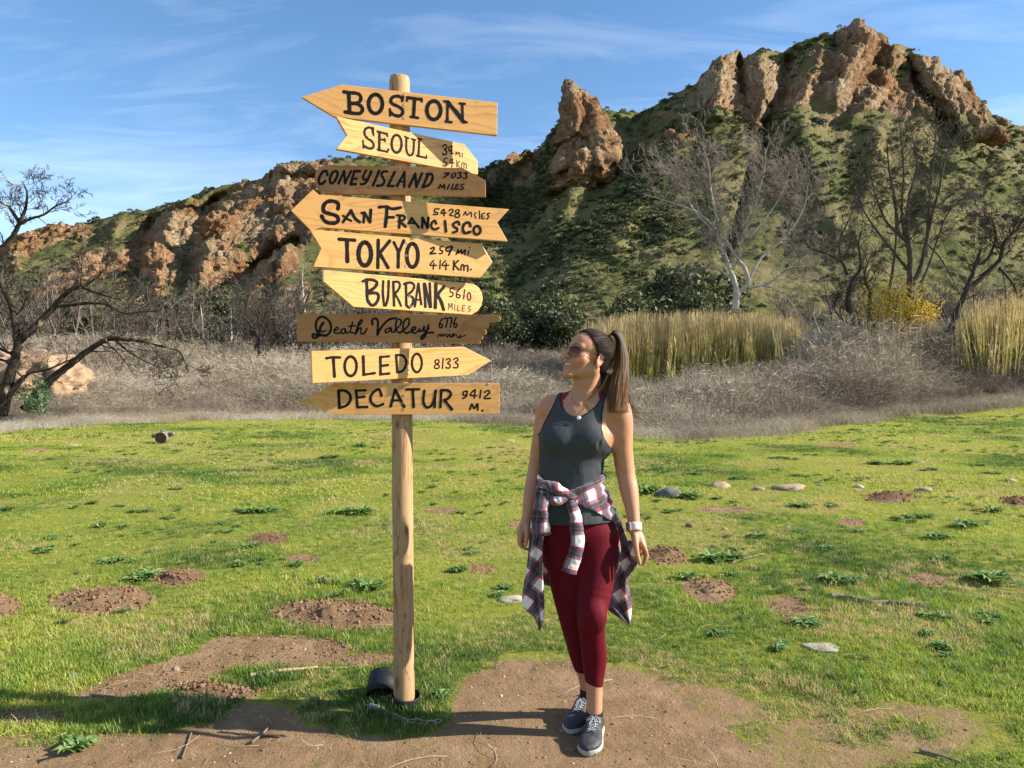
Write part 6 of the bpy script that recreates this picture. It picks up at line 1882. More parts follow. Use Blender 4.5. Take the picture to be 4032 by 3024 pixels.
def build_body():
    S = torso_sdf()
    legs_sdf(0, S); neck_sdf(S); arm_sdf(S); head_sdf(S); right_hand(S); left_hand(S)
    # feet inside the shoes
    S.cone((xx(2340, 3.06), 3.06, .050), (xx(2318, 2.93), 2.93, .028), .030, .018, .02); S.cone((xx(2316, 3.225), 3.225, .050), (xx(2262, 3.11), 3.11, .028), .030, .018, .02)
    lo = (xx(2010), 2.86, .02); hi = (xx(2580), 3.40, 1.72)
    o, V = net('body', S, lo, hi, .006, SKIN, (((xx(2010), xx(2110), .003), (xx(2190), xx(2420), .0026), (xx(2470), xx(2580), .003)), ((2.97, 3.22, .0028),), ((zy(2250), zy(2030), .003), (1.44, 1.72, .0025))), it=1)
    q = (V-HO)@HM
    f, l, u = q[:, 0], np.abs(q[:, 1]), q[:, 2]
    inface = (np.abs(f) < .14) & (l < .09) & (np.abs(u) < .14)
    t = np.clip(l/.031, 0, 1)
    up = np.hypot(u-(-.0435-.002*t), 0)/(.0055-.0025*t); lw = np.hypot(u-(-.0665+.0165*t), 0)/(.0068-.0035*t)
    lip = .62*np.where(inface & (f > .074) & (l < .033), np.exp(-np.minimum(up, lw)**4), 0)
    rosy = np.where(inface, np.exp(-(((f-.065)/.035)**2+((l-.045)/.025)**2+((u+.03)/.03)**2)), 0)+np.where(inface & (f < .01) & (l > .07), .5, 0)
    set_attr(o, 'lip', lip); set_attr(o, 'rosy', np.clip(rosy, 0, 1))
build_body()

# ---- face parts
def face_parts():
    TE = simple('teeth', (.78, .74, .66), .25, spec=.6)
    mb = MB()
    n = 12
    for i in range(n):
        t = (i-(n-1)/2)/((n-1)/2)
        l = .0245*t; f = .0945-.0135*t*t
        M = np.stack([hf, hl, hu], 1)
        c = HP_(f, l, -.0505+.0010*t*t)
        Rm = Matrix(M.tolist()) @ Matrix.Rotation(-math.atan(-2*.0135*t/.0245*1)*1, 3, 'Z')
        mb.box(c, (.004, .0040, .0088-.002*abs(t)), Rm)
    o = mb.build('teeth', TE); own(o)
    b = o.modifiers.new('b', 'BEVEL'); b.width = .0009; b.segments = 2
    EY = simple('eyeball', (.7, .66, .62), .2)
    for sg in (-1, 1):
        mb = MB(); prof = [(.0118*math.sin(a), .0118*math.cos(a)) for a in np.linspace(0.001, math.pi-.001, 10)]
        mb.lathe(prof, HP_(.0735, sg*.031, .008), 14)
        own(mb.build('eye', EY))
    BR = simple('eyebrow_hair', (.035, .018, .012), .8)
    for sg in (-1, 1):
        pts = [HP_(.0935, sg*.014, .031), HP_(.0925, sg*.026, .0365), HP_(.083, sg*.040, .0365), HP_(.069, sg*.051, .029)]
        own(MB().tube([Vector(q) for q in catmull(pts, 5)], [.0030*(1-.65*(i/15)) for i in range(16)], 6, flat=.5).build('eyebrow', BR))
    # sunglasses
    g = empty('sunglasses', tuple(HP_(.1, 0, .01)))
    g.parent = person; g.matrix_parent_inverse = Matrix.Translation(-person.location)
    g['label'] = 'aviator sunglasses with brown gradient lenses and thin metal frame'
    GM = simple('bronze_wire', (.20, .12, .08), .3, metal=.9)
    L = NT('brown_gradient_lens')
    lv = L.attr('lensv')
    L = L.bsdf(L.ramp(lv, [(0, (.26, .085, .045)), (.4, (.085, .022, .012)), (1, (.018, .007, .008))]), .05, spec=.35, alpha=L.fr(lv, 0, 1, .86, .99))
    def gpar(o): o.parent = g; o.matrix_parent_inverse = Matrix.Translation(-Vector(HP_(.1, 0, .01))); return o
    for sg in (-1, 1):
        # outline of an aviator lens in the frame's own plane (outwards, up)
        oc = [(-.020, .014), (-.008, .0185), (.010, .0185), (.0245, .0145), (.0275, .002), (.022, -.014), (.009, -.0245), (-.005, -.0240), (-.016, -.012), (-.0215, .002)]
        cv = catmull([np.array(q) for q in oc], 4, True)
        def pt(a, b, bulge=0.0):
            l = sg*(.0345+a); f = .1040-.30*max(abs(l)-.012, 0)**1.25*3.2-.10*b*(-.3)+bulge
            return HP_(f, l, .006+b-.0)
        ring_ = [Vector(pt(*q)) for q in cv]; ring_.append(ring_[0]); ring_.append(ring_[1])
        gpar(MB().tube(ring_, .00085, 6, cap=False).build('lens_rim', GM, None))
        V = [tuple(pt(0, -.002, .0022))]+[tuple(pt(q[0]*.55, q[1]*.55, .0016)) for q in cv]+[tuple(pt(q[0], q[1])) for q in cv]
        n = len(cv); Fc = [(0, 1+(i+1) % n, 1+i) for i in range(n)]+[(1+i, 1+(i+1) % n, 1+n+(i+1) % n, 1+n+i) for i in range(n)]
        lo = gpar(mesh_obj('lens', V, Fc, L)); lo['label'] = 'brown mirrored lens'
        vv = [0.5]+[.5+q[1]*.55/.045 for q in cv]+[.5+q[1]/.045 for q in cv]; set_attr(lo, 'lensv', vv)
        hinge = Vector(pt(.027, .006)); ear = Vector(HP_(-.014, sg*.079, .020))
        gpar(MB().tube([Vector(q) for q in catmull([hinge, hinge+Vector(hf*-.006+hl*sg*.006), Vector(HP_(.03, sg*.074, .016)), ear, Vector(HP_(-.030, sg*.077, .000))], 5)], .0014, 6).build('temple_arm', simple('dark_temple', (.03, .015, .012), .3)))
    for dz in (.0175, .010):
        gpar(MB().tube([Vector(HP_(.104, -.016, .006+dz-.002)), Vector(HP_(.1065, 0, .006+dz)), Vector(HP_(.104, .016, .006+dz-.002))], .0009, 6).build('bridge', GM))
face_parts()

# ---- hair
HAIRM = NT('brown_hair')
_t = HAIRM.attr('along')
_n = HAIRM.attr('strand')
_c = HAIRM.ramp(_t, [(0, (.009, .005, .004)), (.30, (.016, .009, .006)), (.50, (.060, .028, .012)), (1, (.17, .085, .036))])
_c = HAIRM.mix(HAIRM.fr(_n, .55, 1, 0, .55), _c, HAIRM.ramp(_t, [(0, (.02, .012, .008)), (.4, (.14, .072, .030)), (1, (.36, .21, .095))]))
HAIRM = HAIRM.bsdf(_c, .55, spec=.18)
def strands(name, paths, r0, r1, parent_own=True, k=3, flare=None):
    V, Fc, al, st = [], [], [], []
    rng = random.Random(len(paths))
    for c in paths:
        b = len(V); n = len(c); up = Vector((.2, -1, .3)); s_ = rng.random()
        for i, p in enumerate(c):
            t = Vector(c[min(i+1, n-1)])-Vector(c[max(i-1, 0)]); t.normalize()
            side = t.cross(up); side.normalize(); u2 = side.cross(t); f = i/(n-1)
            r = r0+(r1-r0)*f
            if i == 0 or i == n-1: r *= .3
            for j in range(k):
                a = 6.283*j/k; V.append((Vector(p)+(side*math.cos(a)*1.5+u2*math.sin(a)*.7)*r)[:]); al.append(f); st.append(s_)
        for i in range(n-1):
            for j in range(k): Fc.append((b+i*k+j, b+i*k+(j+1) % k, b+(i+1)*k+(j+1) % k, b+(i+1)*k+j))
    o = mesh_obj(name, V, np.array(Fc), HAIRM); set_attr(o, 'along', al); set_attr(o, 'strand', st)
    return own(o)

def build_hair():
    rng = random.Random(4)
    S = SDF()
    S.ell(HP_(-.012, 0, .044), (.099, .078, .088), HM, .02)
    S.ell(HP_(.028, 0, .046), (.055, .062, .054), HM, .02)
    S.ell(HP_(-.045, 0, -.010), (.052, .062, .058), HM, .02)
    def cut(p):
        q = (p-HO)@HM
        f, l, u = q[..., 0], np.abs(q[..., 1]), q[..., 2]
        g = np.interp(u, [-.08, -.045, -.025, .0, .018, .045, .075, .098, .115], [-.045, -.034, -.030, -.006, .005, .020, .040, .052, .062])
        g = g+.010*np.clip(1-l/.03, 0, 1)*(u > .06)
        return np.maximum((f-g)*.8, -.070-u+0*.0)
    o, V = net('hair', S, (HO-.15).tolist(), (HO+.15).tolist(), .003, HAIRM, cut=cut, it=2)
    set_attr(o, 'along', np.full(len(V), .12)); set_attr(o, 'strand', np.zeros(len(V)))
    base = (-.078, 0, .106)
    # slicked-back strands over the cap to the tie
    paths = []
    def surf(f, l, u, lift=.0015):
        c = np.array([-.012, 0, .044]); r = np.array([.099, .078, .088])+lift
        d = np.array([f, l, u])-c; s_ = np.linalg.norm(d/r); q = c+d/s_
        c2 = np.array([.028, 0, .046]); r2 = np.array([.055, .062, .054])+lift
        e = np.array([f, l, u])-c2; s2 = np.linalg.norm(e/r2); q2 = c2+e/s2
        if np.linalg.norm((q-c2)/r2) < 1: q = q2 if f > .0 else q
        return q
    starts = []
    for i in range(520):
        sg = 1 if i % 4 else -1
        if i % 3 == 0:
            a = rng.random(); f, u = np.interp(a, [0, .3, .6, 1], [-.030, .003, .022, .052]), np.interp(a, [0, .3, .6, 1], [-.05, .012, .05, .100])
            l = sg*np.interp(a, [0, .3, .6, 1], [.058, .072, .064, .012])
        elif i % 3 == 1:
            f, u, l = rng.uniform(-.06, -.03), rng.uniform(-.06, .03), sg*rng.uniform(.05, .075)
        else:
            a = rng.random(); f, u = .055-.02*a, .112-.035*a; l = sg*rng.uniform(.0, .055)
        p0 = np.array([f, l, u])
        mid = (p0+np.array(base))/2+np.array([0, p0[1]*.40, .0]); c = []
        sag = rng.uniform(-.006, .012)
        for k in range(11):
            t = k/10
            q = (1-t)**2*p0+2*t*(1-t)*(mid+np.array([0, 0, sag]))+t*t*np.array(base)
            w_ = 1-sstep(.82, 1, t)
            q = surf(*q, lift=.0005+.0018*rng.random())*w_+np.array([base[0]+rng.gauss(0, .004), rng.gauss(0, .005), base[2]+rng.gauss(0, .004)])*(1-w_)
            c.append(HP_(*q))
        paths.append(catmull(c, 2))
    o = strands('hair_strands', paths, .0010, .0012)
    o.name = 'hair'
    a = o.data.attributes['along']; n = len(a.data)
    v = np.zeros(n, np.float32); a.data.foreach_get('value', v); a.data.foreach_set('value', (.05+.25*v).astype(np.float32))
    # the tie
    tie = HP_(-.082, 0, .112)
    own(MB().tube([Vector(tie)+Vector(hl)*.016*math.cos(a_)+Vector(hu*.75+hf*.66)*.016*math.sin(a_) for a_ in np.linspace(0, 6.6, 20)], .005, 8, cap=False).build('hair_tie', simple('hair_tie', (.01, .008, .008), .8)))
    # ponytail
    paths = []
    T0 = HP_(-.072, 0, .106)
    for i in range(2700):
        a = rng.random()*6.283; rr = math.sqrt(rng.random())
        gx = rng.gauss(0, 7)
        side = rr*math.cos(a); dep = rr*math.sin(a)
        # control points in the picture's pixels with depth
        cps = [T0+np.array([0, dep*.012, side*.010]),
               W3(2412+5*side, 1310-9*side, 3.14+.016*dep),
               W3(2437+12*side, 1328-10*side, 3.15+.022*dep),
               W3(2448+24*side, 1385, 3.14+.030*dep),
               W3(2446+31*side, 1450, 3.12+.034*dep),
               W3(2437+37*side+.3*gx, 1515, 3.09+.036*dep)]
        L = 1545+108*rng.random()**.8
        cps.append(W3(2433+35*side+.7*gx, 1585, 3.07+.030*dep))
        cps.append(W3(2437+30*side+1.3*gx+max(0, side)*16, 1655, 3.055+.026*dep))
        c_ = catmull(cps, 2); n_ = int(len(c_)*np.interp(L, [1515, 1585, 1655], [.74, .88, 1.0]))
        paths.append(c_[:max(n_, 9)])
    for i in range(26):          # wisps that curl away to the right
        s_ = rng.random(); y = 1600+50*rng.random()
        paths.append(catmull([W3(2460, 1480, 3.13), W3(2466+8*s_, 1540, 3.12), W3(2478+14*s_, y-20, 3.12), W3(2502+16*s_, y, 3.12), W3(2528+18*s_, y+4+8*rng.random(), 3.13)], 5))
    for i in range(9):          # loose hair in front of the neck
        s_ = rng.gauss(0, 4)
        paths.append(catmull([W3(2400+s_, 1470, 3.09), W3(2372+s_, 1520, 3.07), W3(2330+s_+rng.gauss(0, 5), 1556+rng.gauss(0, 6), 3.045), W3(2314+s_+rng.gauss(0, 4), 1585, 3.04), W3(2330+s_+rng.gauss(0, 6), 1606+rng.gauss(0, 4), 3.035)], 4))
    for i in range(500):          # hair hanging behind the neck
        s_ = rng.random(); d_ = rng.random()
        paths.append(catmull([HP_(-.075, .02*(d_-.5), .08), W3(2396+18*s_, 1400, 3.17), W3(2372+44*s_, 1460, 3.17), W3(2362+54*s_, 1520, 3.16-.05*d_), W3(2374+54*s_, 1560+50*d_, 3.11-.03*d_)], 4))
    o = strands('ponytail', paths, .0010, .0004)
    o['label'] = 'long brown ponytail with lighter ends'
build_hair()

# ---- tank top, sports top, leggings
TOP = NT('grey_knit')
_p = TOP.pos()
_v = TOP.voro(TOP.map(_p, (1, 1, 1.4)), 300, 'F1', 'Distance', .25)
_hv = TOP.fr(_v, .1, .5)
_c = TOP.mix(_hv, (.020, .024, .030), (.044, .050, .058))
_c = TOP.mix(TOP.attr('trim'), _c, (.016, .018, .026))
TOP = TOP.bsdf(_c, .72, TOP.bump(_hv, .5, .001), spec=.2)
MAR = NT('maroon_jersey')
_n = MAR.noise(MAR.pos(), 900, 2, .5)
_c = MAR.mix(_n, (.078, .0035, .0085), (.110, .0050, .012))
_c = MAR.mix(MAR.attr('seam'), _c, (.055, .004, .009))
MAR = MAR.bsdf(_c, .72, MAR.bump(MAR.math('ADD', MAR.math('MULTIPLY', _n, .15), MAR.attr('seam')), .5, .0015), spec=.10)
RED = simple('dark_red_lace', (.20, .008, .020), .7)

TOPPOLY = [(2201, 1540), (2219, 1530), (2209, 1569), (2213, 1595), (2227, 1619), (2250, 1635), (2268, 1639), (2288, 1637), (2318, 1621), (2348, 1595), (2362, 1574), (2374, 1540), (2396, 1536), (2380, 1575), (2372, 1634), (2370, 1683), (2378, 1722),
           (2400, 1757), (2460, 1790), (2460, 2052), (2400, 2058), (2340, 2066), (2260, 2072), (2166, 2068), (2080, 2064), (2060, 1740), (2126, 1702), (2143, 1660), (2162, 1624), (2182, 1585)]
def shoulders(S, inf):
    S.cone(W3(2285, 1588, 3.15), W3(2180, 1600, 3.17), .055+inf, .046+inf, .03); S.cone(W3(2325, 1588, 3.14), W3(2425, 1608, 3.12), .055+inf, .050+inf, .03)
    S.cone(W3(2410, 1700, 3.13), W3(2360, 1740, 3.12), .045+inf, .06+inf, .03); S.cone(W3(2160, 1690, 3.17), W3(2200, 1740, 3.15), .04+inf, .06+inf, .03)
    S.cone(W3(2310, 1585, 3.15), HP_(-.022, 0, -.055), .060+inf, .052+inf, .03)
def build_clothes():
    S = torso_sdf(.0065, .012); shoulders(S, .0055)
    def fold(p):
        z = p[..., 2]
        n = fbm(p.reshape(-1, 3)*np.array([16, 16, 7.0]), 3, 5).reshape(z.shape)
        n2 = fbm(p.reshape(-1, 3)*np.array([34, 30, 5.0])+4, 2, 8).reshape(z.shape)
        low = sstep(1.42, .95, z)
        # slanting pulls below her left arm and across the waist
        s = np.sin((p[..., 0]*42-z*60)+n*4)*np.exp(-((p[..., 0]-.36)/.06)**2-((z-1.17)/.10)**2)*.0035
        return .0045*n*(.3+low)+.0016*n2*low+s
    o, V = net('tank_top', S, (xx(2080), 2.98, zy(2090)), (xx(2480), 3.30, zy(1500)), .0034, TOP, cut=lambda p: poly_front(p, TOPPOLY), it=1, disp=fold)
    px = CX+F*V[:, 0]/V[:, 1]; py = CY-F*(V[:, 2]-CAMZ)/V[:, 1]
    d = -poly_sd(px, py, TOPPOLY)
    set_attr(o, 'trim', np.where(py < 1780, 1-sstep(5, 7.5, d), np.exp(-((d-9)/1.2)**2)*.6))
    S = torso_sdf(.0035); shoulders(S, .003)
    P1 = [(2205, 1560), (2212, 1536), (2240, 1522), (2266, 1526), (2240, 1548), (2226, 1566), (2216, 1600), (2240, 1640), (2200, 1660)]
    P2 = [(2350, 1520), (2384, 1520), (2378, 1580), (2372, 1600), (2330, 1640), (2348, 1600), (2360, 1570)]
    net('sports_top', S, (xx(2190), 3.0, zy(1665)), (xx(2410), 3.28, zy(1500)), .003, RED, cut=lambda p: np.minimum(poly_front(p, P1), poly_front(p, P2)), it=1)
    # leggings
    S = torso_sdf(.003); legs_sdf(.003, S)
    # hems: planes across each calf
    a1 = W3(2342, 2692, 3.07); a2 = W3(2300, 2640, 3.215)
    def cut(p):
        up = p[..., 2]-zy(1990)
        fr = p[..., 1]+0*p[..., 0]
        # which leg: by nearness to its axis line
        dl = np.abs((CX+F*p[..., 0]/p[..., 1])-2340); dr = np.abs((CX+F*p[..., 0]/p[..., 1])-2292)
        leg1 = p[..., 1] < 3.145
        h = np.where(leg1, a1[2]-p[..., 2]-(p[..., 0]-a1[0])*.25, a2[2]-p[..., 2])
        return np.maximum(up, h)
    def wr(p):
        z = p[..., 2]; q = p.reshape(-1, 3)
        n = fbm(q*np.array([9, 9, 30.0]), 2, 15).reshape(z.shape)
        kn = np.exp(-((z-.47)/.05)**2)+.5*np.exp(-((z-.85)/.06)**2)
        return .0006*n*kn
    o, V = net('leggings', S, (xx(2100), 2.88, zy(2720)), (xx(2460), 3.32, zy(1980)), .0038, MAR, cut=cut, it=2, disp=wr)
    px = CX+F*V[:, 0]/V[:, 1]; py = CY-F*(V[:, 2]-CAMZ)/V[:, 1]
    seam = np.zeros(len(V))
    front = V[:, 1] < 3.14
    for line in ([(2358, 2065), (2368, 2110), (2372, 2200), (2366, 2290), (2358, 2360), (2368, 2440), (2374, 2520), (2382, 2600), (2370, 2690)], [(2372, 2120), (2390, 2105), (2410, 2090)], [(2366, 2295), (2390, 2260), (2410, 2200), (2424, 2120)],
                 [(2310, 2672), (2340, 2686), (2374, 2672)], [(2262, 2630), (2290, 2632)]):
        dd = np.full(len(V), 1e9)
        for (ax, ay), (bx, by) in zip(line[:-1], line[1:]):
            ex, ey = bx-ax, by-ay; t = np.clip(((px-ax)*ex+(py-ay)*ey)/(ex*ex+ey*ey), 0, 1); dd = np.minimum(dd, np.hypot(px-ax-t*ex, py-ay-t*ey))
        seam = np.maximum(seam, np.exp(-(dd/2.2)**2)*.6)
    set_attr(o, 'seam', np.where(front, seam, 0))
build_clothes()

# ---- checked flannel shirt tied round the waist
def plaid():
    m = NT('checked_flannel')
    uv = m.n('ShaderNodeUVMap').outputs[0]
    sp = m.n('ShaderNodeSeparateXYZ'); m.l(uv, sp.inputs[0])
    band = [(0, (1, 1, 1)), (.03, (1, 1, 1)), (.035, (.46, .03, .05)), (.13, (.46, .03, .05)), (.135, (.10, .10, .17)), (.20, (.055, .057, .11)), (.42, (.055, .057, .11)), (.425, (.46, .03, .05)), (.455, (.46, .03, .05)), (.46, (.24, .24, .32)), (.54, (.24, .24, .32)), (.545, (.72, .12, .15)), (.57, (.72, .12, .15)), (.575, (1, 1, 1))]
    per = .094
    cc = []
    for k in (0, 1):
        f = m.math('FRACT', m.math('DIVIDE', sp.outputs[k], per)); cc.append(m.ramp(f, band))
    c = m.mix(1.0, cc[0], cc[1], 'MULTIPLY')
    c = m.mix(1.0, c, (.74, .69, .66), 'MULTIPLY')
    # pale threads in the middle of the dark bands
    for k in (0, 1):
        f = m.math('FRACT', m.math('DIVIDE', sp.outputs[k], per))
        th = m.ramp(f, [(0, (0, 0, 0)), (.283, (0, 0, 0)), (.288, (.6, .6, .6)), (.296, (.6, .6, .6)), (.30, (0, 0, 0))])
        c = m.mix(th, c, (.45, .25, .16))
    tw_ = m.noise(m.map(uv, (1400, 1400, 1)), 1.0, 2)
    c = m.mix(m.math('MULTIPLY', tw_, .16), c, (.35, .33, .36))
    return m.bsdf(c, .9, m.bump(tw_, .4, .0008), spec=.15, sheen=.3)
PLAID = plaid()

def set_uv(o, UV):
    me = o.data; l = me.uv_layers.new(name='UVMap')
    vi = np.zeros(len(me.loops), np.int32); me.loops.foreach_get('vertex_index', vi)
    l.data.foreach_set('uv', np.asarray(UV, np.float32)[vi].ravel())

def rot2(a, b, deg, off=(0, 0)):
    c, s = math.cos(R(deg)), math.sin(R(deg)); return np.stack([a*c-b*s+off[0], a*s+b*c+off[1]], 1)

def flat_tube(name, pts, wid, thick, mat, seed, off=(0, 0), rot=0, label=None, cuff=True, shirt=None):
    """a cloth sleeve: a flattened tube with folds; pts px,py,D"""
    c = np.array(catmull([W3(*p) for p in pts], 8)); n = len(c); k = 26
    wd = np.interp(np.linspace(0, 1, n), np.linspace(0, 1, len(wid)), wid)
    L = np.concatenate([[0], np.cumsum(np.linalg.norm(np.diff(c, axis=0), axis=1))])
    V, UV = [], []
    for i in range(n):
        t = c[min(i+1, n-1)]-c[max(i-1, 0)]; t /= np.linalg.norm(t)
        side = np.cross(t, [0, -1, 0]); side /= np.linalg.norm(side); dep = np.cross(side, t)
        for j in range(k):
            a = 2*math.pi*j/k
            V.append(c[i]+side*math.cos(a)*wd[i]/2+dep*math.sin(a)*thick/2); UV.append((a/(2*math.pi)*wd[i]*2.3, L[i]))
    V = np.array(V); UV = np.array(UV)
    nn = V-np.repeat(c, k, 0); nn /= np.linalg.norm(nn, axis=1)[:, None]+1e-9
    q = V*np.array([38, 38, 20.0])
    V = V+nn*(.0055*fbm(q, 3, seed)+.0035*np.sin(UV[:, 1]*170+4*fbm(V*22, 2, seed+1)+UV[:, 0]*30)*fbm(V*14, 2, seed+2))[:, None]
    Fc = [(i*k+j, i*k+(j+1) % k, (i+1)*k+(j+1) % k, (i+1)*k+j) for i in range(n-1) for j in range(k)]
    b = len(V); V = np.vstack([V, c[0], c[-1]-(c[-1]-c[-2])*1.2]); UV = np.vstack([UV, [0, 0], [0, 0]])
    Fc += [(j, (j+1) % k, b) for j in range(k)]+[((n-1)*k+(j+1) % k, (n-1)*k+j, b+1) for j in range(k)]
    o = mesh_obj(name, V, Fc, mat); set_uv(o, rot2(UV[:, 0], UV[:, 1], rot, off))
    sd = o.modifiers.new('s', 'SUBSURF'); sd.levels = sd.render_levels = 1
    if label: o['label'] = label
    return o

def drape(name, left, right, Dl, Dr, seed, rot, off, amp=.016, label=None, ns=34, nt_=60, waves=3.0):
    """a hanging cloth panel between two edges (px, py lists), folded in depth"""
    Lc = np.array(catmull([np.array(p, float) for p in left], 10)); Rc = np.array(catmull([np.array(p, float) for p in right], 10))
    def res(c, n):
        s = np.concatenate([[0], np.cumsum(np.linalg.norm(np.diff(c, axis=0), axis=1))]); u = np.linspace(0, s[-1], n)
        return np.stack([np.interp(u, s, c[:, i]) for i in range(2)], 1)
    Lc, Rc = res(Lc, nt_), res(Rc, nt_)
    V, UV = [], []
    for i in range(nt_):
        t = i/(nt_-1)
        for j in range(ns):
            s = j/(ns-1)
            p = Lc[i]*(1-s)+Rc[i]*s
            D = (Dl[0]*(1-t)+Dl[1]*t)*(1-s)+(Dr[0]*(1-t)+Dr[1]*t)*s
            D += amp*(.35+.65*t)*math.sin(s*waves*math.pi*2+1.2*t+seed)+.006*math.sin(s*17+t*9+seed*2)
            V.append(W3(p[0], p[1], D)); UV.append(((p[0]-2016)*DT/F, -(p[1]-1512)*DT/F))
    V = np.array(V); UV = np.array(UV)
    V[:, 1] += .008*fbm(V*np.array([20, 0, 14.0]), 3, seed+3)
    Fc = [(i*ns+j, i*ns+j+1, (i+1)*ns+j+1, (i+1)*ns+j) for i in range(nt_-1) for j in range(ns-1)]
    o = mesh_obj(name, V, Fc, PLAID); set_uv(o, rot2(UV[:, 0], UV[:, 1], rot, off))
    s = o.modifiers.new('t', 'SOLIDIFY'); s.thickness = .0022; s.offset = 0
    if label: o['label'] = label
    return o

def build_flannel():
    sh = empty('flannel_shirt', tuple(W3(2250, 1960, 3.05)))
    sh.parent = person; sh.matrix_parent_inverse = Matrix.Translation(-person.location)
    sh['label'] = 'white, navy and red checked flannel shirt tied by its sleeves round the waist'
    def par(o): o.parent = sh; o.matrix_parent_inverse = Matrix.Translation(-Vector(W3(2250, 1960, 3.05))); return o
    # the rolled shirt body wrapping the hips
    S = torso_sdf(.022, .006)
    BAND = [(2205, 1938), (2235, 1934), (2262, 1926), (2320, 1897), (2374, 1866), (2400, 1858), (2420, 1900), (2446, 2000), (2452, 2070), (2430, 2062), (2395, 2046), (2340, 2012), (2296, 1998), (2262, 1980), (2230, 1972), (2205, 1968)]
    def cut(p):
        back = p[..., 1] > DT+.01
        pf = poly_front(p, BAND)
        pb = np.maximum(p[..., 2]-zy(1885)-.16*(p[..., 0]-.25), zy(2040)-p[..., 2])
        return np.where(back, pb, pf)
    def fold(p):
        q = p.reshape(-1, 3)
        a = np.array([.92, 0, .38]); w_ = q@np.array([-.38, 0, .92])
        n = fbm(np.stack([q@a*5, q[:, 1]*6, w_*30], 1), 3, 4).reshape(p.shape[:-1])
        r = np.sin(w_*170+2.5*fbm(q*9, 2, 2)).reshape(p.shape[:-1])
        return .008*n+.004*r
    o, V = net('waist_wrap', S, (xx(2070), 2.96, zy(2090)), (xx(2480), 3.36, zy(1840)), .0036, PLAID, cut=cut, it=2, disp=fold, parent=False); par(o)
    set_uv(o, rot2(V[:, 0]+V[:, 1]*.5, V[:, 2], -14, (.012, .03)))
    # left side roll from the knot round the hip
    BAND2 = [(2085, 1870), (2120, 1868), (2150, 1898), (2178, 1916), (2178, 1975), (2130, 1990), (2080, 2010)]
    o, V = net('waist_wrap', torso_sdf(.020, .004), (xx(2070), 2.96, zy(2030)), (xx(2200), 3.30, zy(1850)), .0036, PLAID, cut=lambda p: poly_front(p, BAND2), it=2, disp=fold, parent=False); par(o)
    set_uv(o, rot2(V[:, 0]+V[:, 1]*.5, V[:, 2], 20, (.0, .0)))
    # the knot
    par(flat_tube('knot', [(2262, 1962, 3.028), (2235, 1950, 3.012), (2205, 1934, 3.004), (2172, 1916, 3.005), (2142, 1916, 3.018), (2122, 1935, 3.04)], [.036, .046, .046, .048, .044, .04], .040, PLAID, 3, (.02, .01), 30))
    par(flat_tube('knot', [(2245, 1950, 3.022), (2222, 1962, 3.006), (2196, 1972, 3.002), (2172, 1966, 3.004), (2160, 1940, 3.01)], [.03, .034, .038, .036, .03], .030, PLAID, 5, (.035, .03), -40))
    par(flat_tube('sleeve', [(2140, 1925, 3.01), (2132, 1965, 3.0), (2128, 2010, 2.998), (2126, 2055, 3.0), (2130, 2088, 3.0), (2134, 2108, 3.002)], [.056, .058, .062, .070, .076, .080], .034, PLAID, 7, (.0, .012), 0, 'shorter sleeve hanging from the left of the knot'))
    par(flat_tube('sleeve', [(2244, 1968, 3.02), (2254, 2000, 3.0), (2268, 2040, 2.99), (2272, 2090, 2.982), (2274, 2140, 2.975), (2262, 2190, 2.975), (2250, 2225, 2.978), (2242, 2254, 2.98)], [.034, .042, .050, .056, .058, .054, .056, .060], .030, PLAID, 9, (.03, .0), 0, 'longer sleeve hanging down the middle to mid-thigh'))
    # hanging panels
    par(drape('left_tail', [(2112, 1960), (2094, 2040), (2084, 2120), (2076, 2220), (2060, 2320), (2056, 2372), (2072, 2402), (2104, 2432), (2122, 2482)],
              [(2150, 1965), (2148, 2040), (2140, 2120), (2134, 2190), (2138, 2290), (2143, 2370), (2142, 2420), (2134, 2460), (2126, 2484)], (3.10, 3.07), (3.07, 3.05), 1, 38, (.02, .015), .014, None, 30, 70, 1.6))
    par(drape('right_tail', [(2400, 2010), (2412, 2090), (2420, 2170), (2412, 2250), (2396, 2310), (2382, 2350), (2376, 2384), (2420, 2420), (2470, 2456)],
              [(2432, 2020), (2462, 2100), (2488, 2160), (2506, 2208), (2490, 2250), (2472, 2278), (2480, 2330), (2486, 2400), (2480, 2460)], (3.10, 3.16), (3.12, 3.16), 2, -34, (.01, .04), .022, None, 34, 70, 1.5))
    par(drape('back_panel', [(2110, 1930), (2110, 2080), (2118, 2200), (2126, 2300)], [(2400, 1930), (2425, 2080), (2436, 2200), (2410, 2360)], (3.27, 3.30), (3.27, 3.30), 5, 3, (.0, .0), .012, None, 40, 40, 3))
    # collar lying by the right hand
    par(flat_tube('collar', [(2474, 2130, 3.10), (2490, 2170, 3.09), (2500, 2205, 3.09), (2484, 2240, 3.10), (2466, 2270, 3.12)], [.018, .026, .034, .028, .02], .014, PLAID, 11, (.0, .02), 50))
build_flannel()

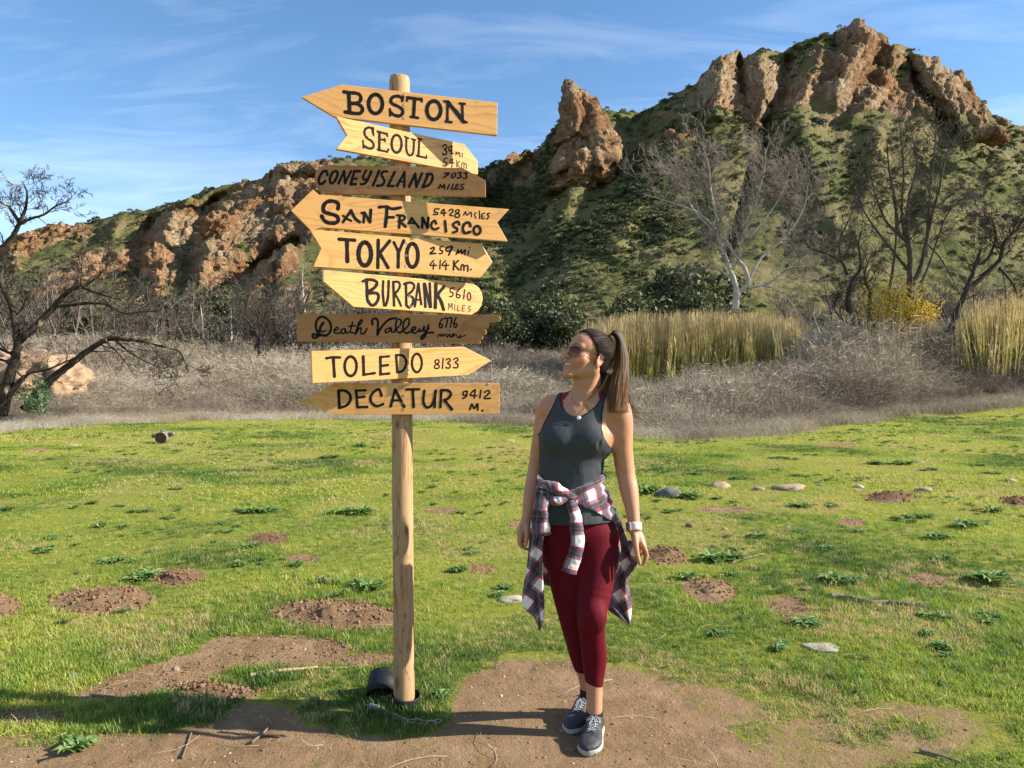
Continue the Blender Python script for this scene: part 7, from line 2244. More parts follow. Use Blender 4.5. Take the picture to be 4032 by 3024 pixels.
# ---- shoes, socks
SHOE = NT('black_knit_shoe'); _n = SHOE.noise(SHOE.pos(), 330, 3, .6); _m = SHOE.noise(SHOE.pos(), 28, 4, .6)
SHOE = SHOE.bsdf(SHOE.mix(SHOE.fr(_m, .5, .75, 0, .5), SHOE.mix(_n, (.012, .012, .014), (.035, .035, .04)), (.10, .095, .09)), .6, SHOE.bump(_n, .6, .001), spec=.4)
SOLE = NT('grey_rubber_sole'); _n = SOLE.noise(SOLE.pos(), 60, 4, .6)
SOLE = SOLE.bsdf(SOLE.mix(_n, (.20, .20, .19), (.42, .40, .35)), .7)
SOCK = simple('black_sock', (.010, .010, .012), .9)
LACE = NT('grey_black_lace'); _v = LACE.voro(LACE.pos(), 260)
LACE = LACE.bsdf(LACE.mix(LACE.fr(_v, .2, .5), (.02, .02, .022), (.32, .32, .33)), .8)

def shoe(heel, toe, ankle, calf, label, yawroll=0):
    heel = np.array(heel); toe = np.array(toe)
    ax = toe-heel; Lf = np.linalg.norm(ax); ax = ax/Lf; lat = np.cross([0, 0, 1], ax); lat /= np.linalg.norm(lat); up = np.cross(ax, lat)
    M = np.stack([ax, lat, up], 1)
    def tw(p): return heel+p@M.T
    s = np.array([0, .06, .15, .3, .45, .6, .75, .87, .95, 1.0])
    def prof(vals): return lambda q: np.interp(q, s, vals)
    def smp(vals):
        zf = np.linspace(-.1, 1.1, 240); v = np.interp(zf, s, vals); kr = np.hanning(19); kr /= kr.sum(); v = np.convolve(np.pad(v, 9, 'edge'), kr, 'valid'); return lambda q: np.interp(q, zf, v)
    hw = smp([.026, .031, .034, .034, .036, .042, .046, .043, .036, .030]); cw = smp([0, 0, 0, 0, .001, .002, .001, -.002, -.004, -.006])
    top = smp([.086, .090, .088, .086, .078, .064, .054, .048, .042, .034])
    ends = lambda q: np.maximum(-q, q-1)*Lf
    def solid(inset, zlo, zhi, ex=2.6, topf=None):
        def f(p):
            q = (p-heel)@M; u = q[..., 0]/Lf
            a = hw(u)-inset; edge = np.clip(1-(np.abs(u-.5)*2)**9, .03, 1)**.5
            zt_ = (top(u) if topf else zhi); b = (zt_-zlo)/2; zc = (zt_+zlo)/2
            w_ = np.abs((q[..., 1]-cw(u))/(a*edge)); h_ = np.abs((q[..., 2]-zc)/b)
            d = ((w_**ex+h_**ex)**(1/ex)-1)*np.minimum(a*edge, b)
            return np.maximum(d, ends(u))
        return f
    S = SDF(); lo = np.minimum(heel, toe)-.06; hi = np.maximum(heel, toe)+np.array([.06, .06, .13])
    S.pr.append((solid(.001, .008, .1, 2.2, True), lo, hi, .006, False))
    S.cone(np.array([ankle[0], ankle[1], .050]), np.array([ankle[0], ankle[1]+.006, .084]), .034, .0365, .014); S.cone(tw(np.array([.004, 0, .05])), tw(np.array([-.004, 0, .112])), .018, .010, .02)
    o, V = net('shoe', S, lo, hi, .0032, SHOE, it=2); o['label'] = label
    SHS = S
    S = SDF()
    f0 = solid(-.0035, -.001, .026, 4.0)
    def fs(p):
        q = (p-heel)@M; u = q[..., 0]/Lf
        g = f0(p)
        groove = .0025*np.maximum(0, np.sin(u*Lf*420))*(q[..., 2] < .010)
        return g+groove
    S.pr.append((fs, lo, hi, .003, False))
    # the sole climbs at heel and toe
    S.cone(tw(np.array([-.002, 0, .020])), tw(np.array([-.001, 0, .050])), .012, .006, .01)
    so, V = net('sole', S, lo, hi, .0032, SOLE, it=1, parent=False); so.parent = o
    # laces
    mb = MB()
    zz_ = np.linspace(.13, 0, 90)
    def onto(u, w_, lift=.0012):
        q = np.stack([tw(np.array([u*Lf, w_, z_])) for z_ in zz_]); vv = SHS.at(q); i = int(np.argmax(vv < 0))
        return tw(np.array([u*Lf, w_, zz_[max(i-1, 0)]+lift]))
    for i, u in enumerate((.40, .455, .51, .565, .62)):
        wv = .020-.001*i
        for sg in (-1, 1):
            pts = [onto(u+.055*t_, sg*wv*(1-2*t_), .0016) for t_ in np.linspace(0, 1, 7)]
            mb.tube([Vector(q) for q in catmull(pts, 2)], .0021, 6)
        mb.tube([Vector(onto(u, w_, .0014)) for w_ in np.linspace(-wv-.004, wv+.004, 7)], .0019, 6)
    for sg in (-1, 1):
        lp = [(.40, 0, .004), (.39, sg*.012, .009), (.42, sg*.026, .005), (.455, sg*.022, .003), (.42, sg*.008, .005), (.40, 0, .005)]
        mb.tube([Vector(onto(*q)) for q in catmull([np.array(q) for q in lp], 5)], .0022, 6)
        lp = [(.40, 0, .005), (.46, sg*.005, .005), (.53, sg*.012, .004), (.58, sg*.008, .004)]
        mb.tube([Vector(onto(*q)) for q in catmull([np.array(q) for q in lp], 5)], .0020, 6)
    lo_ = mb.build('lace', LACE); lo_.parent = o
    # sock
    S = SDF().cone(np.array(ankle)+[0, 0, -.05], np.array(ankle)+np.array(calf)*.030, .0350, .0365, .005)
    so, V = net('sock', S, np.array(ankle)-.09, np.array(ankle)+.09, .003, SOCK, cut=lambda p: p[..., 2]-(ankle[2]+.014)+(p[..., 1]-ankle[1])*-.25, it=2)
    return o
shoe((xx(2352, 3.115), 3.115, .004), (xx(2314, 2.868), 2.868, .004), W3(2341, 2806, 3.062), (0, 0, 1), 'black laced trail shoe with a grey sole, the front one')
shoe((xx(2312, 3.285), 3.285, .004), (xx(2246, 3.050), 3.050, .004), W3(2316, 2716, 3.225), (0, 0, 1), 'black laced trail shoe with a grey sole, the rear one')

# ---- watch, necklace
def trinkets():
    WB = simple('pale_pink_rubber', (.72, .56, .52), .5)
    c = Vector(W3(2499, 2074, 3.074)); axis_ = (Vector(W3(2492, 2020, 3.09))-Vector(W3(2499, 2100, 3.065))).normalized()
    rot = axis_.to_track_quat('Z', 'Y').to_matrix()
    mb = MB().lathe([(.0262, -.016), (.0285, -.0165), (.0292, -.010), (.0292, .010), (.0285, .0165), (.0262, .016)], c, 36, rot)
    w_ = own(mb.build('watch_strap', WB)); w_['label'] = 'pale pink watch strap on the wrist'
    mb = MB()
    for i in range(7):
        a = -2.6+i*.19
        p = c+rot @ Vector((.0288*math.cos(a), .0288*math.sin(a), 0)); n = (rot @ Vector((math.cos(a), math.sin(a), 0)))
        mb.box(p, (.0022, .0022, .0022), n.to_track_quat('Z', 'Y').to_matrix())
    h = mb.build('strap_hole', simple('strap_hole_dark', (.05, .04, .04), .9)); h.parent = w_
    bm = bmesh.new(); bmesh.ops.create_cube(bm, size=1)
    for v in bm.verts: v.co = Vector((v.co.x*.010, v.co.y*.032, v.co.z*.038))
    bmesh.ops.bevel(bm, geom=bm.edges[:], offset=.004, segments=3, affect='EDGES')
    me = bpy.data.meshes.new('watch_case'); bm.to_mesh(me); bm.free(); me.materials.append(simple('gold_aluminium', (.55, .40, .33), .3, metal=.8))
    o = bpy.data.objects.new('watch_case', me); link(o); n = rot @ Vector((math.cos(.35), math.sin(.35), 0))
    o.matrix_world = Matrix.Translation(c+n*.031) @ (Matrix((n, axis_.cross(n), axis_)).transposed()).to_4x4(); own(o)
    # necklace lying on the chest
    S = torso_sdf(); neck_sdf(S); arm_sdf(S)
    T = torso_sdf(.0065, .012); shoulders(T, .0055)
    def front(px, py, shirt=False):
        D = np.linspace(2.9, 3.3, 400); p = np.stack([W3(px, py, d) for d in D]); v = S.at(p)
        if shirt: v = np.minimum(v, T.at(p))
        i = np.argmax(v < 0); return D[i] if v[i] < 0 else 3.1
    line = [(2252, 1545), (2254, 1572), (2262, 1598), (2272, 1620), (2279, 1632)]
    line2 = [(2279, 1632), (2292, 1618), (2308, 1600), (2326, 1580), (2340, 1560)]
    GO = simple('gold_chain', (.75, .50, .28), .25, metal=1.0)
    mb = MB()
    for ln in (line, line2): mb.tube([Vector(W3(x, y, front(x, y)-.002)) for x, y in catmull([np.array(q, float) for q in ln], 5)], .0007, 5)
    nk = own(mb.build('necklace', GO)); nk['label'] = 'thin gold chain with a round pale pendant'
    d = front(2278, 1644, True)-.006
    mb = MB().lathe([(0, .0014), (.0075, .0014), (.0086, .0006), (.0086, -.0006), (0, -.0008)], W3(2279, 1645, d), 24, Matrix.Rotation(R(78), 3, 'X'))
    p = mb.build('pendant', simple('silver_disc', (.75, .72, .64), .3, metal=.6)); p.parent = nk
trinkets()
# ---------------------------------------------------------------- crags on the hills
crag('rock_pinnacle', 2262, 545, 205, (8.6, 6.0, 15.5), (0, -3, 0), 3, 'sharp rock pinnacle standing on the ridge between the two hills', 'rock', rough=.85, red=.25)
PIN = bpy.data.objects['rock_pinnacle']
def shape_pinnacle():
    me = PIN.data; n = len(me.vertices); co = np.zeros(n*3, np.float32); me.vertices.foreach_get('co', co); co = co.reshape(-1, 3)
    D = 205.0; k = D/F
    px = co[:, 0]/k+2262; py = 545-co[:, 2]/k
    t = (co[:, 2]-co[:, 2].min())/(np.ptp(co[:, 2]))
    # left and right outline of the pinnacle from its foot to its tip
    yy = np.array([760, 690, 600, 545, 480, 410, 365, 335, 322])
    L = np.array([2150, 2135, 2148, 2158, 2185, 2196, 2212, 2224, 2236]); Rr = np.array([2440, 2436, 2432, 2428, 2415, 2360, 2318, 2280, 2258])
    ty = np.interp(t, np.linspace(0, 1, 9), yy)
    mx = np.abs(co[:, 0]).max(); s = np.clip(co[:, 0]/mx, -1, 1)
    # spread s evenly per height: widen the ellipsoid to the outline
    hw = np.sqrt(np.clip(1-(2*t-1)**2, .03, 1)); s = np.clip(s/hw, -1.08, 1.08)
    l = np.interp(-ty, -yy, L); r = np.interp(-ty, -yy, Rr)
    q = np.stack([l, ty, r], 1)
    nx = ((l+r)/2+s*(r-l)/2-2262)*k; nz = (545-ty)*k
    ny = co[:, 1]/np.maximum(hw, .25)*np.interp(t, [0, .5, 1], [1.15, .8, .28])
    P_ = np.stack([nx, ny, nz], 1)
    wp = P_*.22
    dsp = .9*fbm(wp, 5, 9, ridged=True)+1.2*(worley(wp*np.array([1.3, 1.3, .6])+.3*fbm(wp*2, 3, 5)[:, None], 4, True)[2]-.5)+.8*(worley(wp*np.array([3, 3, 1.8]), 6, True)[2]-.5)+.35*fbm(P_*.9, 4, 2, ridged=True)
    P_[:, 0] += dsp*.30; P_[:, 1] -= dsp*.9
    # it leans back with the ridge it grows from, so its foot is buried in the slope
    dy = np.interp(t, [0, .35, 1], [-5, 4, 18]); c0 = np.array(P(2262, 545, D)); cw = np.array([0, 0, CAMZ])
    Wd = P_+c0; Wd = cw+(Wd-cw)*((D+dy)/D)[:, None]; P_ = Wd-c0
    me.vertices.foreach_set('co', P_.astype(np.float32).ravel()); me.update()
shape_pinnacle()
for (px, py, D, sz, rot, sd, lab) in [
        (2370, 600, 200, (5.2, 4, 7.5), (0, 25, 10), 5, 'broken rock shoulder on the right flank of the pinnacle'),
        (2290, 660, 196, (4.2, 3.5, 6), (0, 10, 20), 6, 'jagged rock at the foot of the pinnacle'),
        (3390, 190, 234, (8.5, 6, 4.6), (0, 6, 0), 7, 'rounded summit crag of the right hill'),
        (2840, 300, 224, (6.0, 5, 6.0), (0, -12, 10), 9, 'large squared crag at the left shoulder of the right hill'),
        (3900, 530, 190, (5.5, 3.5, 2.2), (0, 14, 0), 14, 'long low outcrop near the right edge of the hill'),
        (1130, 670, 235, (4.0, 4, 2.6), (0, 0, 0), 15, 'block of rock on the crest of the left ridge'),
        (1240, 665, 236, (5.5, 4, 2.2), (0, 0, 0), 16, 'flat topped block on the crest of the left ridge'),
        (620, 1060, 195, (4.5, 4, 9.5), (0, 8, 0), 17, 'reddish rock buttress on the left hillside'),
        (860, 900, 205, (6, 5, 7), (0, 25, 0), 18, 'brown rock buttress above the dark gully of the left hillside')]:
    k_ = .74 if sd > 6 else .8
    crag('rock_crag', px, py+6, D+2.0, tuple(v*k_ for v in sz), rot, sd, lab, 'rock', sub=5, rough=1.15, red=.9 if sd == 17 else .2)
def slope_boulders():
    rng = random.Random(9)
    me = None
    spots = [(2975, 500, 190, 1.7), (3155, 600, 175, 1.5), (3830, 475, 190, 2.0), (3230, 490, 195, 1.9), (2640, 530, 195, 1.9), (3330, 740, 150, 1.0), (3010, 1010, 120, 1.6), (3340, 1000, 115, .9), (2750, 790, 140, 1.9), (3160, 905, 125, 1.1),
             (3490, 970, 118, 1.2), (3620, 620, 165, 1.3), (3720, 700, 150, 1.1), (3500, 560, 175, 1.2), (3870, 610, 165, 1.1), (3940, 470, 195, 1.8), (3060, 760, 150, .9), (3230, 850, 135, .8), (2900, 640, 170, 1.0)]
    HPm = HP[1]; p = HPm[0]; px_, py_ = HPm[2], HPm[3]
    # real screen positions of the displaced vertices
    sxp = CX+F*p[:, 0]/p[:, 1]; syp = CY-F*(p[:, 2]-CAMZ)/p[:, 1]
    for i, (px, py, D, s) in enumerate(spots):
        j = np.argmin((sxp-px)**2+(syp-py)**2)
        if me is None:
            o = crag('hillside_boulder', px, py, D, (1, .9, .72), (0, 0, 0), 30, None, None, sub=3, rough=1.1, red=.1); me = o.data
        else:
            o = bpy.data.objects.new('hillside_boulder', me); link(o)
        o.location = tuple(p[j]); k = s*p[j][1]/170*.8
        o.scale = (k*rng.uniform(.8, 1.4), k, k); o.rotation_euler = (rng.random(), rng.random(), rng.random()*6)
        tag(o, near_label(px, 1400, ['loose brown boulder %s on the hillside' % w for w in ('high up', 'midway up', 'low down')][0 if py < 560 else 1 if py < 800 else 2]), 'boulder', 'boulders scattered on the right hillside')
slope_boulders()
SAND = NT('pink_sandstone')
_p = SAND.pos(); _n = SAND.noise(_p, .9, 6, .65); _n2 = SAND.noise(_p, 5, 5, .65)
SAND = SAND.bsdf(SAND.mix(SAND.fr(_n2, .6, .75, 0, .4), SAND.ramp(_n, [(.3, (.17, .105, .065)), (.55, (.31, .205, .13)), (.75, (.40, .29, .185))]), (.15, .09, .06)), .95, SAND.bump(_n2, .7, .05))
crag('sandstone_boulder', 150, 1505, 32, (1.95, 1.5, 1.22), (0, 4, 0), 41, 'huge pinkish sandstone boulder behind the burnt tree', 'boulder', SAND, rough=1.0)
crag('sandstone_boulder', 5, 1490, 34, (1.5, 1.3, 1.15), (0, 0, 30), 42, 'rounded top of the second pinkish boulder at the left edge', 'boulder', SAND, rough=.9)
crag('sandstone_boulder', 322, 1500, 36, (.65, .5, .5), (0, 0, 0), 43, 'small pinkish rock just right of the huge boulder', 'boulder', SAND, sub=4, rough=.4)

# ---------------------------------------------------------------- stones in the meadow
def stonemat(name, a, b):
    m = NT(name); p = m.pos(); n = m.noise(p, 12, 5, .65); n2 = m.noise(p, 60, 4, .7)
    return m.bsdf(m.mix(m.fr(n2, .55, .7, 0, .4), m.mix(m.fr(n, .35, .65), a, b), (.12, .10, .07)), .9, m.bump(n2, .5, .01), spec=.2)
STM = {'tan': stonemat('tan_stone', (.24, .17, .11), (.35, .26, .17)), 'grey': stonemat('grey_stone', (.085, .085, .080), (.16, .155, .145)), 'pale': stonemat('pale_stone', (.27, .24, .18), (.38, .34, .27)), 'brown': stonemat('brown_stone', (.13, .085, .055), (.22, .15, .095))}
STONES = [(2640, 1935, 95, 46, 'grey', 'dark grey smooth boulder among the weeds right of the woman'), (2837, 1905, 72, 30, 'tan', 'rounded tan stone in the row beyond the weeds'), (2990, 1922, 46, 18, 'tan', 'low angular tan stone in the row between two bigger ones'),
          (3115, 1915, 108, 26, 'tan', 'longest flat tan stone of the row'), (3230, 1908, 36, 8, 'grey', 'flat grey stone just right of the long tan one'), (3385, 1912, 34, 18, 'pale', 'small pale stone left of the dark soil heap'), (3640, 1925, 56, 24, 'tan', 'tan stone just right of the dark soil heap'),
          (3625, 1818, 34, 14, 'tan', 'small tan stone at the end of the long weed patch'), (3985, 1890, 50, 18, 'tan', 'tan stone near the right edge of the meadow'), (2720, 2065, 34, 24, 'brown', 'dark brown angular stone beside the hand'),
          (2855, 2082, 22, 12, 'tan', 'small tan stone level with the watch strap'), (2900, 1988, 18, 12, 'tan', 'tiny tan stone between two weed patches'), (3245, 2552, 130, 14, 'pale', 'long pale stone sunk in the grass at the lower right'),
          (3520, 2672, 50, 26, 'pale', 'pale angular stone in the grass at the lower right'), (3180, 2315, 44, 18, 'brown', 'brown clod in the grass right of a small soil heap'), (2010, 2355, 90, 26, 'pale', 'pale grey flat stone in the grass left of the shirt tail'),
          (1265, 2272, 40, 18, 'tan', 'small tan stone left of the post'), (2000, 1732, 46, 10, 'tan', 'low tan stone just right of the lowest board'), (2310, 1800, 40, 10, 'tan', 'half buried tan stone behind the woman'), (280, 1752, 60, 9, 'tan', 'flat orange stone near the log'),
          (690, 2633, 26, 12, 'tan', 'pinkish pebble on the long bare patch'), (1365, 2540, 26, 20, 'brown', 'brown clod at the right end of the bare patch'), (285, 2660, 36, 20, 'grey', 'grey clod at the left end of the bare patch'), (725, 2740, 26, 14, 'brown', 'brown clod on the small dark soil heap'),
          (1695, 2692, 20, 12, 'pale', 'larger of two pale pebbles right of the post foot'), (1678, 2702, 12, 8, 'pale', 'smaller of two pale pebbles right of the post foot'), (2692, 1752, 30, 9, 'grey', 'dark flat stone at the meadow edge behind the ponytail')]
def stones():
    for i, (px, py, w_, h_, kind, lab) in enumerate(STONES):
        D = CAMZ*F/(py+h_*.5-CY)
        for _ in range(3):
            g = gz((px-CX)/F*D, D); D = (CAMZ-g)*F/(py+h_*.5-CY)
        rx = w_/F*D/2; rz = max(h_/F*D/2, .012)*1.25
        bm = bmesh.new(); bmesh.ops.create_icosphere(bm, subdivisions=3, radius=1.0)
        V = np.array([v.co[:] for v in bm.verts]); Fc = np.array([[v.index for v in f.verts] for f in bm.faces]); bm.free()
        q = V*1.3+i*5.1
        d1, d2, cid = worley(q, i)
        V = V*(1+.26*fbm(q, 3, i)+.34*(cid-.5)*(1 if kind != 'grey' else .4))[:, None]
        V = V*np.array([rx*1.1, rx*.8, rz])
        o = mesh_obj('stone', V, Fc, STM[kind], smooth=(kind == 'grey')); o.rotation_euler = (0, 0, (i*37 % 20-10)/30)
        o.location = ((px-CX)/F*D, D+rx*.3, gz((px-CX)/F*D, D)+rz*.18)
        tag(o, lab, 'stone')
stones()

# heaps of loose clods on the molehills
def clods():
    rng = np.random.default_rng(3)
    m = NT('dark_soil_clods'); t = m.attr('tint', 'INSTANCER'); p = m.pos()
    cm = m.bsdf(m.mix(.5, m.ramp(t, [(0, (.075, .040, .024)), (.5, (.15, .085, .048)), (1, (.24, .15, .085))]), m.ramp(m.noise(p, 60, 3), [(.3, (.10, .055, .03)), (.7, (.22, .14, .08))])), .95, spec=.1)
    bm = bmesh.new(); bmesh.ops.create_icosphere(bm, subdivisions=2, radius=1)
    V = np.array([v.co[:] for v in bm.verts]); Fc = np.array([[v.index for v in f.verts] for f in bm.faces]); bm.free()
    pr = [proto_mesh('clod', V*(1+.4*fbm(V*1.6+q*7, 3, q)[:, None]), Fc, [cm], smooth=False) for q in range(4)]
    PT, S, T = [], [], []
    for j, (cx, cy, rx, ry, rot, hh) in enumerate(DIRT):
        n = int(560*hh*(rx*ry/14000)**.5)+60
        a = rng.random(n)*6.283; r = np.sqrt(rng.random(n))*1.12
        px = cx+rx*r*np.cos(a); py = np.maximum(cy+ry*r*np.sin(a), 1600)
        D = CAMZ*F/(py-CY); x = (px-CX)/F*D
        z = ground_h(x, D)
        s = (.0035+.012*hh*rng.random(n)**5)*(.8+.2*np.minimum(D, 9)/4)
        PT.append(np.stack([x, D, z+s*.2], 1)); S.append(s); T.append(np.clip(.5+.3*rng.standard_normal(n)-(.35 if j in (9, 10, 8) else 0), 0, 1))
    pts = np.concatenate(PT); s = np.concatenate(S); t = np.concatenate(T); n = len(s)
    scatter('soil_clods', pts, np.stack([s*1.2, s, s*.8], 1), rng.random((n, 3))*6, rng.integers(0, 4, n), t, pr, 'crumbling clods of dug soil on the small heaps')
clods()

# ---------------------------------------------------------------- weeds
WEED = leafmat('weed_leaves', [(0, (.075, .16, .030)), (.45, (.14, .25, .055)), (.8, (.22, .33, .095)), (1, (.34, .41, .18))], .45)
def weed_mesh(seed, n=26, R_=.12, lift=.5):
    r = random.Random(seed); V, Fc = [], []
    for i in range(n):
        a = r.random()*6.283; L = R_*r.uniform(.45, 1.0); el = lift*r.uniform(.2, 1.0)
        bx, by = r.gauss(0, R_*.25), r.gauss(0, R_*.18)
        d = np.array([math.cos(a), math.sin(a), 0]); s_ = np.array([-d[1], d[0], 0])
        segs = 5; base = len(V)
        for k in range(segs+1):
            t = k/segs
            c = np.array([bx, by, .004])+d*L*t+np.array([0, 0, L*el*math.sin(t*2.2)])
            w_ = L*.24*math.sin(math.pi*min(t*.88+.12, 1))**.8*(1.0 if k % 2 else .62)
            if k == segs: w_ = .002
            V.append(c-s_*w_+[0, 0, w_*.35]); V.append(c); V.append(c+s_*w_+[0, 0, w_*.35])
        for k in range(segs):
            b = base+3*k; Fc.append((b, b+1, b+4, b+3)); Fc.append((b+1, b+2, b+5, b+4))
    me = proto_mesh('weed', V, Fc, [WEED], smooth=False)
    at = me.attributes.new('leaf', 'FLOAT', 'FACE'); v = np.repeat([r.random() for _ in range(n)], 10)[:len(me.polygons)]; at.data.foreach_set('value', v.astype(np.float32))
    return me
WEEDS = [(1370, 2010, 205, 30), (1000, 2010, 195, 30), (690, 1928, 80, 12), (540, 2010, 90, 14), (470, 1990, 60, 12), (1130, 1930, 70, 14), (940, 2150, 120, 26), (960, 2210, 70, 18), (1085, 2190, 80, 24), (1185, 2225, 70, 30), (1430, 2300, 150, 44), (590, 2255, 110, 36), (480, 2190, 170, 30),
         (390, 2065, 90, 20), (200, 2110, 90, 20), (190, 2150, 90, 16), (20, 2005, 60, 24), (330, 1990, 70, 14), (1290, 1800, 80, 16), (1420, 1762, 44, 16), (1100, 1702, 50, 10), (240, 1760, 36, 10), (1060, 1735, 60, 8), (520, 1785, 50, 8),
         (2560, 1930, 90, 36), (2700, 1945, 180, 26), (2730, 1870, 80, 16), (2660, 2010, 90, 22), (2590, 1845, 80, 14), (2740, 1855, 70, 10), (2930, 1885, 90, 14), (3110, 1810, 60, 12), (3050, 1805, 70, 12), (3150, 1875, 90, 16), (3190, 1790, 60, 10), (3400, 1880, 70, 12), (3330, 1775, 60, 8),
         (3500, 1825, 190, 20), (3660, 1850, 90, 12), (3790, 1735, 110, 10), (3960, 1720, 70, 8), (3850, 1830, 80, 12), (3900, 1860, 70, 14), (3240, 1985, 110, 16), (3130, 1990, 90, 20), (3620, 2030, 170, 30), (3780, 2060, 150, 34), (3950, 2010, 90, 30), (3560, 2045, 100, 22), (3700, 2115, 120, 22),
         (2860, 2200, 150, 34), (2900, 2150, 90, 18), (3320, 2270, 170, 44), (3260, 2160, 90, 18), (3900, 2280, 150, 46), (3700, 2200, 60, 18), (2720, 2275, 80, 34), (2880, 2265, 70, 30), (3670, 2430, 100, 20), (3900, 2450, 120, 22), (3220, 2480, 110, 34), (3060, 2560, 90, 20), (3690, 2535, 120, 34), (3300, 1640, 80, 18),
         (3000, 1750, 60, 10), (3370, 1690, 60, 8), (1970, 2330, 60, 14), (1950, 1760, 60, 9), (2070, 1720, 60, 9), (1810, 2020, 50, 10), (1800, 2250, 50, 14), (1740, 2770, 44, 22), (260, 2970, 60, 22), (3180, 2095, 60, 14), (3870, 1700, 50, 8), (2970, 2110, 60, 14), (3350, 2090, 60, 12), (2830, 1960, 60, 16)]
LANDMARKS[:] = [(640, 1722, 'the log'), (1330, 2425, 'the soil heap by the post'), (400, 2352, 'the left soil heap'), (700, 2262, 'the small soil heap'), (620, 2660, 'the bare patch'), (1265, 2272, 'the small tan stone'), (1590, 2000, 'the post'), (1590, 2500, 'the lower post'),
    (2640, 1935, 'the grey boulder'), (2837, 1905, 'the rounded tan stone'), (3115, 1915, 'the long tan stone'), (3505, 1955, 'the dark soil heap'), (3985, 1890, 'the far right stone'), (2720, 2065, 'the angular stone'), (2625, 2186, 'the heap beside the hand'), (2790, 2322, 'the round soil patch'),
    (3110, 2400, 'the worn patch'), (3450, 2380, 'the dead branch'), (3245, 2552, 'the long pale stone'), (3520, 2672, 'the pale angular stone'), (2010, 2355, 'the flat grey stone'), (2100, 2000, "the woman's arm"), (2480, 1800, "the woman's shoulder"), (3385, 1912, 'the small pale stone'), (3625, 1818, 'the weed patch stone'), (2692, 1752, 'the dark flat stone'), (250, 1752, 'the flat orange stone'), (700, 2900, 'the thin stick')]
def weeds():
    protos = [weed_mesh(i, 30+8*i, .085+.012*i, .25+.12*(i % 3)) for i in range(5)]
    rng = random.Random(31); cnt = 0
    for (px, py, w_, h_) in WEEDS:
        D0 = CAMZ*F/(py+h_*.3-CY)
        W_ = w_/F*D0; k = max(1, min(4, int(round(w_/max(h_, 10)/2.2))))
        for j in range(k):
            f = (j+.5)/k-.5
            x = (px-CX)/F*D0+f*W_*.8+rng.gauss(0, .02); D = D0+rng.gauss(0, .06)
            o = bpy.data.objects.new('weed', rng.choice(protos)); link(o)
            s = max(W_/k/.20, .45)*rng.uniform(1.0, 1.45)
            o.location = (x, D, gz(x, D)+.006); o.scale = (s, s, s*min(1.6, .95+h_/w_)); o.rotation_euler = (0, 0, rng.random()*6.28)
            tag(o, near_label(px+f*w_, py, '%s leafy weed' % ('small' if s < .8 else 'broad' if s > 1.6 else 'dark green')), 'weed', 'leafy weeds spread over the meadow'); cnt += 1
weeds()
def low_cover():
    rng = np.random.default_rng(44)
    m = NT('low_cover_leaves'); t = m.attr('tint', 'INSTANCER')
    mat = m.leaf(m.ramp(t, [(0, (.060, .125, .028)), (.5, (.11, .20, .045)), (1, (.21, .30, .09))]), None, .4)
    pr = []
    for i in range(4):
        me = weed_mesh(60+i, 20+4*i, .10, .35).copy(); me.materials.clear(); me.materials.append(mat); pr.append(me)
    x, y = fan_points(rng, 15000, 2.8, 30)
    px, py = proj(x, y)
    d = fbm(np.stack([x*.55, y*.55, x*0], 1), 4, 90)+.35*fbm(np.stack([x*2.2, y*2.2, x*0], 1), 3, 91)
    k = (d > .20-.14*sstep(2000, 2800, px)) & (dirt_mask(x, y) < .4) & (y < meadow_edge(px)) & (rng.random(len(x)) < .55)
    x, y = x[k], y[k]; n = len(x)
    s = (.16+.42*rng.random(n)**2)*(1+.05*y)
    scatter('low_leafy_cover', np.stack([x, y, ground_h(x, y)+.008], 1), np.stack([s, s, s*1.1], 1), np.stack([0*s, 0*s, rng.random(n)*6.28], 1), rng.integers(0, 4, n), rng.random(n), pr, 'small leafy plants mixed through the meadow grass')
low_cover()

# ---------------------------------------------------------------- log, sticks
def log_():
    D = CAMZ*F/(1740-CY); c = P(640, 1722, D)
    root = empty('log', (c.x, c.y, gz(c.x, c.y))); tag(root, 'short grey sawn log lying at the far left of the meadow', 'log')
    V = []; k = 24
    m = NT('weathered_log'); p = m.coord(); n = m.noise(m.map(p, (3, 3, 14)), 3, 5, .65)
    bk = m.bsdf(m.ramp(n, [(.3, (.07, .055, .045)), (.6, (.21, .18, .15)), (.8, (.34, .31, .27))]), .9, m.bump(n, .6, .02))
    me = simple('sawn_end', (.055, .035, .022), .9)
    mb = MB(); ax = [Vector((.06, -.22, .14)), Vector((.02, -.05, .145)), Vector((-.02, .2, .15)), Vector((-.04, .30, .15))]
    mb.tube(ax, [.145, .15, .14, .13], 20, cap=False)
    o = mb.build('bark', bk, root)
    for v in o.data.vertices: v.co *= 1+.05*mnoise.noise(v.co*9)
    mb = MB().tube([ax[0]+Vector((0, -.002, 0)), ax[0]+Vector((0, .01, 0))], .138, 20); mb.build('sawn_end', me, root, smooth=False)
    mb = MB().tube([Vector((.12, .05, .2)), Vector((.25, .02, .24)), Vector((.30, .0, .23))], [.06, .05, .03], 10); mb.build('branch_stub', bk, root)
    mb = MB().tube([Vector((-.08, .0, .2)), Vector((-.24, -.06, .19))], [.07, .05], 10); mb.build('branch_stub', bk, root)
    # a small stone sitting on the log
    bm = bmesh.new(); bmesh.ops.create_icosphere(bm, subdivisions=2, radius=.06)
    me2 = bpy.data.meshes.new('stone'); bm.to_mesh(me2); bm.free(); me2.materials.append(STM['grey'])
    for v in me2.vertices: v.co = v.co*(1+.3*mnoise.noise(v.co*14)); v.co.z *= .7
    s = bpy.data.objects.new('stone', me2); link(s); s.location = Vector(root.location)+Vector((.01, -.02, .315)); tag(s, 'small grey stone resting on top of the log', 'stone')
log_()
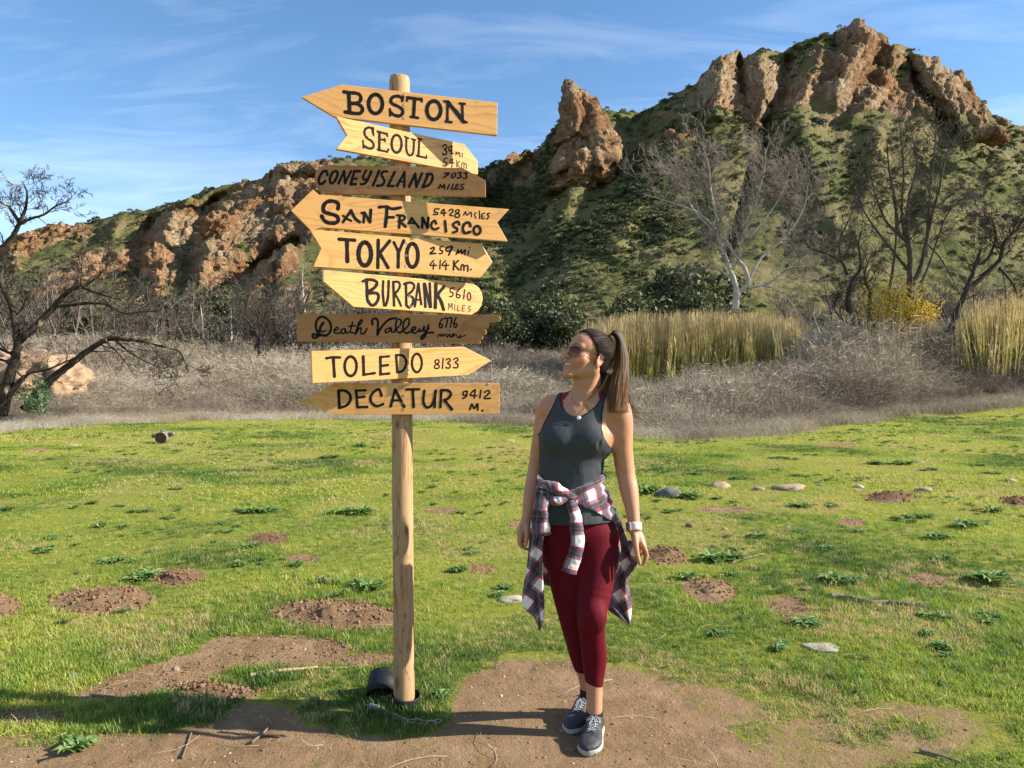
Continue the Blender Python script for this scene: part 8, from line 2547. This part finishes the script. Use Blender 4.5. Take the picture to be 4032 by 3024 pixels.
def stick(name, label, pts, r, mat, seed):
    q = []
    for (px, py) in pts:
        D = CAMZ*F/(py-CY); x = (px-CX)/F*D
        for _ in range(3): D = (CAMZ-gz(x, D))*F/(py-CY); x = (px-CX)/F*D
        q.append(Vector((x, D, gz(x, D)+r*.8+.003)))
    c = [Vector(a) for a in catmull(q, 6)]; n = len(c); rr = [r*(1-.5*i/n)*(1+.25*mnoise.noise(Vector((i*.7, seed, 0)))) for i in range(n)]
    o0 = c[0].copy(); mb = MB().tube([a-o0 for a in c], rr, 8); o = mb.build(name, mat); o.location = o0
    return tag(o, label, 'stick')
DEADW = bark('dead_stick', [(.3, (.08, .06, .045)), (.6, (.20, .16, .12)), (.8, (.32, .26, .20))], None, 20)
PALEW = bark('split_pale_cane', [(.3, (.34, .24, .13)), (.6, (.52, .39, .22)), (.8, (.62, .49, .30))], None, 20)
stick('stick', 'long dead grey branch lying in the grass at the right', [(3270, 2358), (3330, 2362), (3420, 2382), (3500, 2382), (3580, 2388), (3655, 2386)], .020, DEADW, 1)
stick('stick', 'short dark branch end lying beside the long dead one', [(3500, 2388), (3570, 2396), (3640, 2400)], .022, bark('burnt_stick', [(.3, (.02, .017, .015)), (.7, (.10, .08, .07))]), 2)
stick('stick', 'split pale cane lying on the grass left of the pot', [(985, 2668), (1060, 2656), (1150, 2648), (1250, 2636)], .012, PALEW, 3)
stick('stick', 'second pale splinter lying along the split cane', [(1060, 2650), (1160, 2638), (1380, 2634)], .006, PALEW, 4)
stick('stick', 'thin crossed stick on the shaded soil, the longer one', [(870, 2884), (950, 2894), (1100, 2906)], .005, DEADW, 5)
stick('stick', 'thin crossed stick on the shaded soil, the slanting one', [(990, 2930), (1030, 2900), (1066, 2860)], .006, DEADW, 6)
stick('stick', 'thin pale stick pointing at the camera on the bare soil', [(718, 2990), (740, 2930), (756, 2886)], .005, DEADW, 7)
stick('stick', 'thin dark root on the soil at the bottom right', [(3620, 2962), (3720, 2990), (3780, 3010)], .008, DEADW, 8)
stick('stick', 'thin twig half hidden in the grass above the shadow', [(355, 2742), (420, 2748), (480, 2754)], .006, DEADW, 9)
stick('stick', 'short branch leaning over the weeds right of the hand', [(2880, 2222), (2950, 2200), (3010, 2186)], .012, DEADW, 10)
